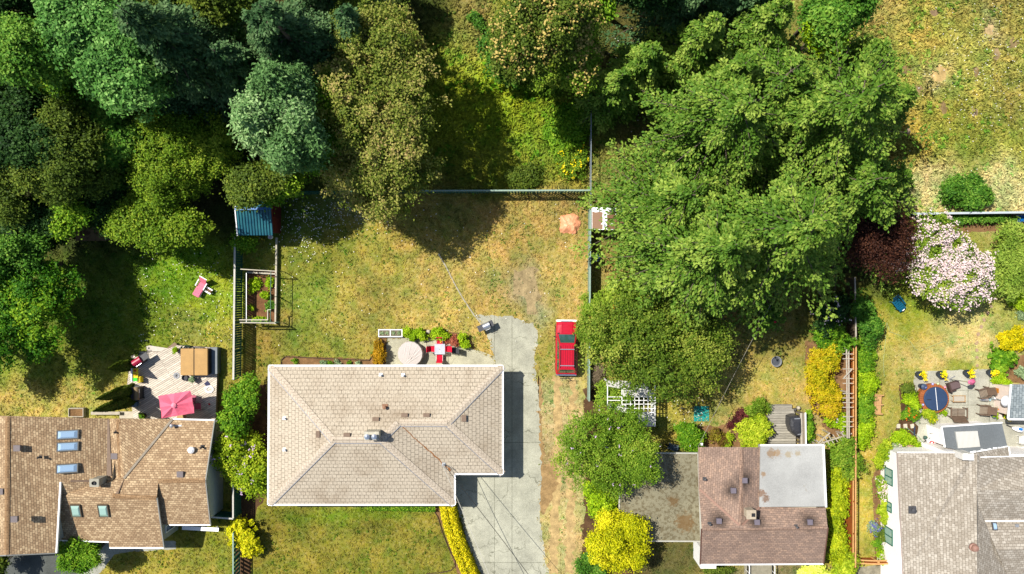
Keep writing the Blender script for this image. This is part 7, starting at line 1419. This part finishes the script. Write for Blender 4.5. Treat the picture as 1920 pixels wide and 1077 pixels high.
WICK = pm('brown_wicker', C(84, 66, 60), .75, .2, 16); CUSH = pm('grey_brown_cushion', C(110, 92, 92), .85, .08, 4); TEAK = pm('teak', C(110, 90, 74), .7, .2, 5)
c = P(1790, 723.5, .4); t = thing('chaise_lounge', 'brown wicker chaise longue beside the round hot tub', 'lounger', (c.x, c.y, 0), R(18)); mb = MB(); mb.box(-.52, -.33, .18, .45, .33, .32); sub(mb, 'frame', WICK, t, bevel=.02); mb = MB(); mb.box(-.42, -.27, .32, .45, .27, .42); sub(mb, 'cushion', CUSH, t, bevel=.03); mb = MB(); mb.box(-.6, -.36, .3, -.46, .36, .75); sub(mb, 'backrest', WICK, t, bevel=.03); mb = MB(); mb.box(-.46, -.36, .3, .0, -.28, .52); sub(mb, 'armrest', WICK, t, bevel=.02)
for x in (-.45, .4):
    for y in (-.28, .28): mb = MB(); mb.cbox(x, y, .09, .06, .06, .18); sub(mb, 'leg', WICK, t)
c = P(1797, 712, 1.6); t = thing('folded_parasol', 'folded pink parasol tilted on a cross base over the patio', 'parasol', (P(1782, 711).x, P(1782, 711).y, 0)); mb = MB(); mb.tube([(-.1, 0, .05), (.12, 0, 1.3), (.3, 0, 2.25)], .03, 8); sub(mb, 'pole', STEEL, t)
rings = []; rng = np.random.default_rng(8)
for f in range(9):
    q = f / 8; cx, cz = .18 + .8 * q, 2.05 - .55 * q + .1 * math.sin(q * 3); r_ = .06 + .13 * math.sin(min(1, q * 1.3 + .1) * 1.57) - .03 * q; rings.append([(cx + rng.normal() * .012, (r_ * (1 + .35 * math.cos(a * 4))) * math.cos(a), cz + r_ * (1 + .35 * math.cos(a * 4)) * math.sin(a)) for a in [k * 2 * math.pi / 16 for k in range(16)]])
mb = MB(); loft(mb, rings); sub(mb, 'canopy', pm('bright_pink_canvas', C(236, 110, 150, k=.9), .8, .1, 4), t, smooth=True)
for k in range(2): mb = MB(); a = .5 + k * math.pi / 2; mb.beam((-.1 - .5 * math.cos(a), -.5 * math.sin(a), .04), (-.1 + .5 * math.cos(a), .5 * math.sin(a), .04), .06, .05 + .004 * k); sub(mb, 'base_bar', METAL, t)

c = P(1798, 748, .35); t = thing('coffee_table', 'bamboo framed coffee table with a woven top', 'table', (c.x, c.y, 0)); BAM = pm('bamboo', C(190, 150, 100), .6, .2, 5); mb = MB(); mb.box(-.42, -.2, .36, .42, .2, .39); sub(mb, 'top', pm('woven_top', C(186, 178, 162), .8, .15, 20), t)
for y in (-.24, .24): mb = MB(); mb.tube([(-.52, y, .4), (.5, y, .4)], .03, 8); sub(mb, 'rail', BAM, t)
for x in (-.48, .46): mb = MB(); mb.tube([(x, -.27, .4), (x, .27, .4)], .03, 8); sub(mb, 'end_rail', BAM, t)
for x in (-.46, .44):
    for y in (-.2, .2): mb = MB(); mb.tube([(x, y, 0), (x, y, .38)], .025, 6); sub(mb, 'leg', BAM, t)
def slat_seat(name, label, px, py, rz, w, d, cat, n, mid=False, group=None):
    c = P(px, py, .45); t = thing(name, label, cat, (c.x, c.y, 0), rz, group); mb = MB()
    for k in range(n): y = -d / 2 + d * (k + .5) / n; mb.box(-w / 2, y - d / n * .33, .42, w / 2, y + d / n * .33, .45)
    sub(mb, 'seat', pm('pale_slats', C(150, 134, 116), .75, .15, 5), t); mb = MB(); mb.add([(x, y, z) for x in (-w / 2, w / 2) for y, z in ((d / 2, .44), (d / 2 + .03, .46), (d / 2 + .42, 1.0), (d / 2 + .38, 1.0))], [(0, 1, 2, 3), (7, 6, 5, 4), (0, 4, 5, 1), (1, 5, 6, 2), (2, 6, 7, 3), (3, 7, 4, 0)]); sub(mb, 'backrest', TEAK, t)
    for s in (-1, 1):
        mb = MB(); x = s * (w / 2 + .05); mb.beam((x, -d / 2 - .08, .62), (x * 1.02, d / 2 + .12, .66), .1, .04); mb.beam((x, -d / 2, 0), (x, -d / 2, .62), .06, .06); sub(mb, 'armrest', TEAK, t); mb = MB(); mb.beam((x, d / 2 + .05, 0), (x, d / 2 + .05, .66), .06, .06); sub(mb, 'leg', TEAK, t)
    if mid: mb = MB(); mb.box(-.02, -d / 2, .45, .02, d / 2, .465); sub(mb, 'centre_bar', TEAK, t)
    return t
slat_seat('garden_bench', 'dark slatted garden bench below the bamboo table', 1796, 773, R(178), 1.15, .62, 'bench', 6, True)
slat_seat('garden_chair', 'upper slatted garden chair, turned towards the bench', 1844, 737, R(-72), .62, .62, 'chair', 6, group='slatted garden chairs'); slat_seat('garden_chair', 'lower slatted garden chair beside the orange flowers', 1844.5, 769, R(-94), .62, .62, 'chair', 6, group='slatted garden chairs')
c = P(1880, 751, 1.3); t = thing('patio_heater', 'steel patio heater with a round hood by the grey roofed hut', 'heater', (c.x, c.y, 0)); mb = MB(); mb.lathe([(.06, 1.9), (.44, 1.78), (.46, 1.8), (.2, 1.92), (.12, 1.96), (.02, 2.0)], 28); sub(mb, 'hood', pm('pale_steel', (.62, .64, .68), .35, .08, 5), t, smooth=True); mb = MB(); mb.tube([(0, 0, .4), (0, 0, 1.8)], .04, 10); sub(mb, 'pole', STEEL, t); mb = MB(); mb.lathe([(.25, 0), (.25, .1), (.12, .45), (.05, .5)], 18); sub(mb, 'base', CHROME, t)
c = P(1851, 750.5, .5); t = thing('gas_bottle', 'silver gas bottle lying between the two slatted chairs', 'gas bottle', (c.x, c.y, 0), R(-6)); mb = MB(); mb.tube([(-.4, 0, .2), (-.36, 0, .2), (-.3, 0, .2), (.2, 0, .2), (.28, 0, .2), (.32, 0, .2)], [.05, .12, .16, .16, .12, .04], 16); sub(mb, 'bottle', STEEL, t, smooth=True); mb = MB(); mb.cbox(.4, 0, .2, .12, .16, .14); sub(mb, 'valve', pm('pale_blue_valve', C(160, 196, 206), .5, .1, 4), t, bevel=.02)
c = P(1874, 733, .5); t = thing('orange_box', 'narrow orange wooden box by the patio heater', 'box', (c.x, c.y, .12)); mb = MB(); mb.cbox(0, 0, .25, .26, .42, .5); sub(mb, 'body', pm('orange_wood', C(206, 130, 40), .7, .15, 6), t, bevel=.012); mb = MB(); mb.cbox(.03, .06, .52, .12, .1, .05); sub(mb, 'handle', GUT, t)
pot('flower_pot', 'small pot of yellow flowers at the corner of the grey roofed hut', 1885.5, 781, 0, .2, .3, pm('dark_pot', C(50, 44, 40), .7, .1, 4), L_BRI, 310, [(14, .1, FL_Y)], 1.0, .25, 140)
pot('flower_pot', 'pot of green shoots beside the lower slatted chair', 1865.5, 780, 0, .22, .3, GLZ, L_LIME, 311, None, 1.2, .3, 200)
c = P(1733, 777, .3); t = thing('dark_bowl', 'dark round bowl beside the yellow flecked bush', 'bowl', (c.x, c.y, 0)); mb = MB(); mb.lathe([(.15, 0), (.2, .25), (.17, .25), (.12, .08), (.01, .08)], 18); sub(mb, 'bowl', BLACK, t)
c = P(1647, 758, .42); t = thing('wooden_bench', 'light wooden slatted bench on the dry side lawn', 'bench', (c.x, c.y, 0), R(-3)); LW = pm('light_wood', C(200, 156, 104), .7, .15, 4); mb = MB()
for a in ((-.3, -.76, .22, -.1), (-.3, .02, .22, .62)): mb.box(a[0], a[1], .4, a[2], a[3], .44)
sub(mb, 'seat', LW, t); mb = MB(); mb.box(-.36, -.8, .42, -.28, .78, .62); sub(mb, 'backrest', LW, t); mb = MB(); mb.box(.22, -.1, .3, .28, .02, .42); sub(mb, 'catch', DARKM, t)
for y in (-.78, -.04, .7): mb = MB(); mb.box(-.32, y - .04, .4, .36, y + .06, .5); sub(mb, 'armrest', LW, t)
for x in (-.28, .24):
    for y in (-.7, .64): mb = MB(); mb.cbox(x, y, .2, .06, .06, .4); sub(mb, 'leg', LW, t)
c = P(1685, 570, .4); t = thing('reclining_chair', 'dark teal slatted garden chair in the shadow of the blossom tree', 'chair', (c.x, c.y, 0), R(38)); TL = pm('teal_plastic', C(10, 92, 122), .45, .1, 4); mb = MB()
for k in range(6): y = -.62 + k * .16; mb.box(-.3, y, .33, .3, y + .13, .37)
sub(mb, 'seat', TL, t); mb = MB()
for k in range(5): mb.add([(x, .36 + k * .09 + dy, .36 + k * .12 + dz2) for x in (-.28, .28) for dy, dz2 in ((0, 0), (.075, .1), (.055, .115), (-.02, .015))], [(0, 1, 2, 3), (7, 6, 5, 4), (0, 4, 5, 1), (1, 5, 6, 2), (2, 6, 7, 3), (3, 7, 4, 0)])
sub(mb, 'backrest', TL, t)
for s in (-1, 1): mb = MB(); mb.beam((s * .36, -.3, .56), (s * .36, .5, .58), .1, .03); sub(mb, 'armrest', TL, t); mb = MB(); mb.cbox(s * .34, -.28, .28, .05, .05, .56); sub(mb, 'leg', TL, t); mb = MB(); mb.cbox(s * .34, .45, .28, .05, .05, .56); sub(mb, 'leg', TL, t)
mb = MB(); mb.box(-.1, -.66, .34, .12, -.6, .39); sub(mb, 'label_plate', GUT, t)
for i, (x, y, r_) in enumerate(((1858, 575, 6), (1852, 587, 6), (1845, 600, 6), (1839.5, 613, 6), (1834, 627, 7), (1830.5, 643, 7), (1831, 657, 6), (1831.5, 671, 6), (1832, 686, 5))):
    q = r_ / S * .5; sheet_pts = [(x + r_ * .55 * math.cos(a) * random.Random(i * 9 + k).uniform(.85, 1.15), y + r_ * .6 * math.sin(a) * random.Random(i * 7 + k).uniform(.85, 1.15)) for k, a in enumerate([j * math.pi / 4 + .4 for j in range(8)])]
    c = P(x, y); mb = MB(); mb.prism([(P(*p).x - c.x, P(*p).y - c.y) for p in sheet_pts], 0, .04); o = sub(mb, 'stepping_stone', pm('stepping_stone', C(176, 148, 120), .9, .15, 6), None); o.location = (c.x, c.y, 0); tag(o, 'stepping stone of the line crossing the dry lawn towards the blossom tree', 'stone', 'stepping stones across the right lawn')
mb = MB(); pts = [P(x, y, .03) for x, y in ((1658, 706), (1656, 680), (1660, 640), (1663, 605), (1668, 622), (1690, 630), (1706, 640), (1716, 655), (1726, 659), (1740, 652), (1760, 644), (1772, 640), (1776, 645))]; mb.tube(pts, .02, 5); t = thing('garden_hose', 'thin pale green hose looped over the right lawn', 'hose', tuple(pts[0].xy) + (0,)); mb.build('tube', pm('pale_green_hose', C(170, 184, 130), .5, .1, 3), t)
# bits by the white house
c = P(1741, 827, .4); t = thing('garden_tool_pile', 'pile of white and dark garden tools beside the porch', 'tools', (c.x, c.y, 0)); mb = MB(); rng = random.Random(3)
mb.lathe([(.14, 0), (.18, .3), (.14, .3), (.1, .05)], 14, (.1, 0, 0)); sub(mb, 'bucket', GUT, t)
mb = MB(); mb.tube([(-.3, -.2, .1), (.2, .25, .35)], .03, 6); sub(mb, 'handle', BLACK, t); mb = MB(); mb.tube([(-.25, .15, .05), (.1, -.2, .3)], .035, 6); sub(mb, 'handle', DARKM, t); mb = MB(); mb.lathe([(.12, .0), (.14, .2), (.03, .24)], 10, (-.1, .22, 0)); sub(mb, 'can', pm('green_can', C(60, 90, 80), .5, .1, 4), t)
c = P(1747, 831, .35); t = thing('life_ring', 'red and white ring lying beside the garden tools', 'ring', (c.x, c.y, .0)); mb = MB(); mb.tube([(.14 * math.cos(a), .14 * math.sin(a), .36) for a in [k * math.pi / 10 for k in range(21)]], .05, 8, False); sub(mb, 'ring', RPL, t, smooth=True); mb = MB(); mb.cbox(0, -.14, .37, .13, .12, .11); mb.cbox(.0, 0, .17, .2, .2, .34); sub(mb, 'band', GUT, t)
c = P(1716, 812, .2); t = thing('rain_pipe', 'dark blue downpipe lying at the edge of the patio bed', 'pipe', (c.x, c.y, 0)); mb = MB(); mb.tube([(.02, .5, .08), (-.02, -.5, .08)], .06, 8); sub(mb, 'tube', pm('navy_pipe', C(50, 60, 84), .5, .1, 4), t); mb = MB(); mb.tube([(-.02, -.5, .08), (.06, -.62, .08)], .07, 8); sub(mb, 'elbow', DARKM, t)
c = P(1704, 836, .2); t = thing('brick_edging', 'stone edged raised bed corner by the white wall', 'edging', (c.x, c.y, 0)); mb = MB()
for k in range(7): mb.cbox(-.55 + k * .19, .02 * math.sin(k * 2), .1, .17, .24, .2, .1 * math.sin(k * 3))
sub(mb, 'stones', pm('tan_stone', C(190, 160, 124), .85, .2, 6), t, bevel=.02)
mb = MB(); pts = [P(x, y, .06) for x, y in ((1700, 802), (1712, 812), (1724, 820), (1732, 832), (1738, 842), (1728, 843), (1722, 838), (1730, 835), (1742, 840))]; mb.tube(pts, .02, 5); t = thing('garden_hose', 'green hose lying from the bed to the white house wall', 'hose', tuple(pts[0].xy) + (0,)); mb.build('tube', pm('grey_green_hose', C(120, 160, 140), .5, .1, 3), t)
for i, (x, y) in enumerate(((1684, 799), (1697, 799), (1710, 799))): c = P(x, y); mb = MB(); mb.cbox(0, 0, .04, .3, .34, .08, .1 * i); o = sub(mb, 'paving_slab', pm('pale_slab', C(206, 198, 178), .85, .12, 5), None, bevel=.02); o.location = (c.x, c.y, 0); tag(o, 'pale paving slab of the short row in the patio bed', 'slab', 'paving slabs in the patio bed')
WFR = pm('white_chair_frame', (.72, .7, .66), .6, .1, 5)
def deck_chair(label, px, py, rz): 
    c = P(px, py, .4); t = thing('white_chair', label, 'chair', (c.x, c.y, 0), rz, 'white garden chairs at the right edge'); mb = MB()
    for k in range(5): mb.box(-.25, -.25 + k * .1, .40, .25, -.25 + k * .1 + .06, .43)
    sub(mb, 'seat', WFR, t); mb = MB()
    for k in range(4): mb.box(-.25 + k * .15, .25, .43, -.2 + k * .15, .29, .9)
    mb.box(-.27, .25, .9, .27, .29, .96); sub(mb, 'backrest', WFR, t)
    for s in (-1, 1): mb = MB(); mb.beam((s * .28, -.25, .6), (s * .28, .28, .62), .06, .03); mb.beam((s * .28, -.24, 0), (s * .28, -.24, .6), .04, .04); sub(mb, 'armrest', WFR, t); mb = MB(); mb.beam((s * .26, .27, 0), (s * .26, .27, .45), .04, .04); sub(mb, 'leg', WFR, t)
deck_chair('white garden chair, upper of the two at the right edge', 1917, 825, R(-90)); deck_chair('white garden chair, lower of the two at the right edge', 1918, 845, R(-90))
c = P(1912, 806, .5); t = thing('covered_kayak', 'blue and white toy boat on dark runners at the right edge', 'toy boat', (c.x, c.y, 0), R(-12)); mb = MB(); loft(mb, [[(x, w_ * math.cos(a), .28 + w_ * .6 * math.sin(a)) for a in [k * math.pi / 4 for k in range(8)]] for x, w_ in ((-.5, .02), (-.3, .14), (0, .22), (.4, .22))]); sub(mb, 'hull', WPL, t, smooth=True); mb = MB(); mb.cbox(.1, .05, .46, .3, .2, .1); sub(mb, 'cockpit', pm('sky_blue_plastic', C(40, 130, 210), .4, .1, 4), t, bevel=.03); mb = MB(); mb.beam((-.8, .12, .1), (.5, -.12, .1), .08, .1); sub(mb, 'runner', BLACK, t)
c = P(1915, 410, .3); t = thing('blue_tarpaulin', 'crumpled blue and white tarpaulin by the boundary wall', 'tarpaulin', (c.x, c.y, 0)); mb = MB(); rng = np.random.default_rng(3); N = 12; mb.v = [(-.25 + .5 * i / (N - 1) + rng.normal() * .02, -.25 + .5 * j / (N - 1), .3 + .12 * math.sin(i * 1.3) * math.cos(j * .9) + rng.normal() * .02) for i in range(N) for j in range(N)]; mb.f = [(i * N + j, (i + 1) * N + j, (i + 1) * N + j + 1, i * N + j + 1) for i in range(N - 1) for j in range(N - 1)]; sub(mb, 'sheet', pm('blue_sheet', C(20, 120, 200), .5, .2, 5), t); mb = MB(); mb.box(-.3, -.3, 0, .2, .3, .15); sub(mb, 'crate', GUT, t)
c = P(1118, 484, 1.0); t = thing('water_barrel', 'blue water barrel behind the pale green fence', 'barrel', (c.x, c.y, 0)); mb = MB(); mb.lathe([(.26, 0), (.3, .3), (.3, .7), (.26, .95), (.02, .96)], 18); sub(mb, 'barrel', pm('blue_barrel', C(30, 90, 150), .5, .1, 4), t); mb = MB(); mb.lathe([(.27, .96), (.27, 1.0), (.02, 1.02)], 18); sub(mb, 'lid', pm('dark_blue_lid', C(24, 60, 100), .5, .1, 4), t)
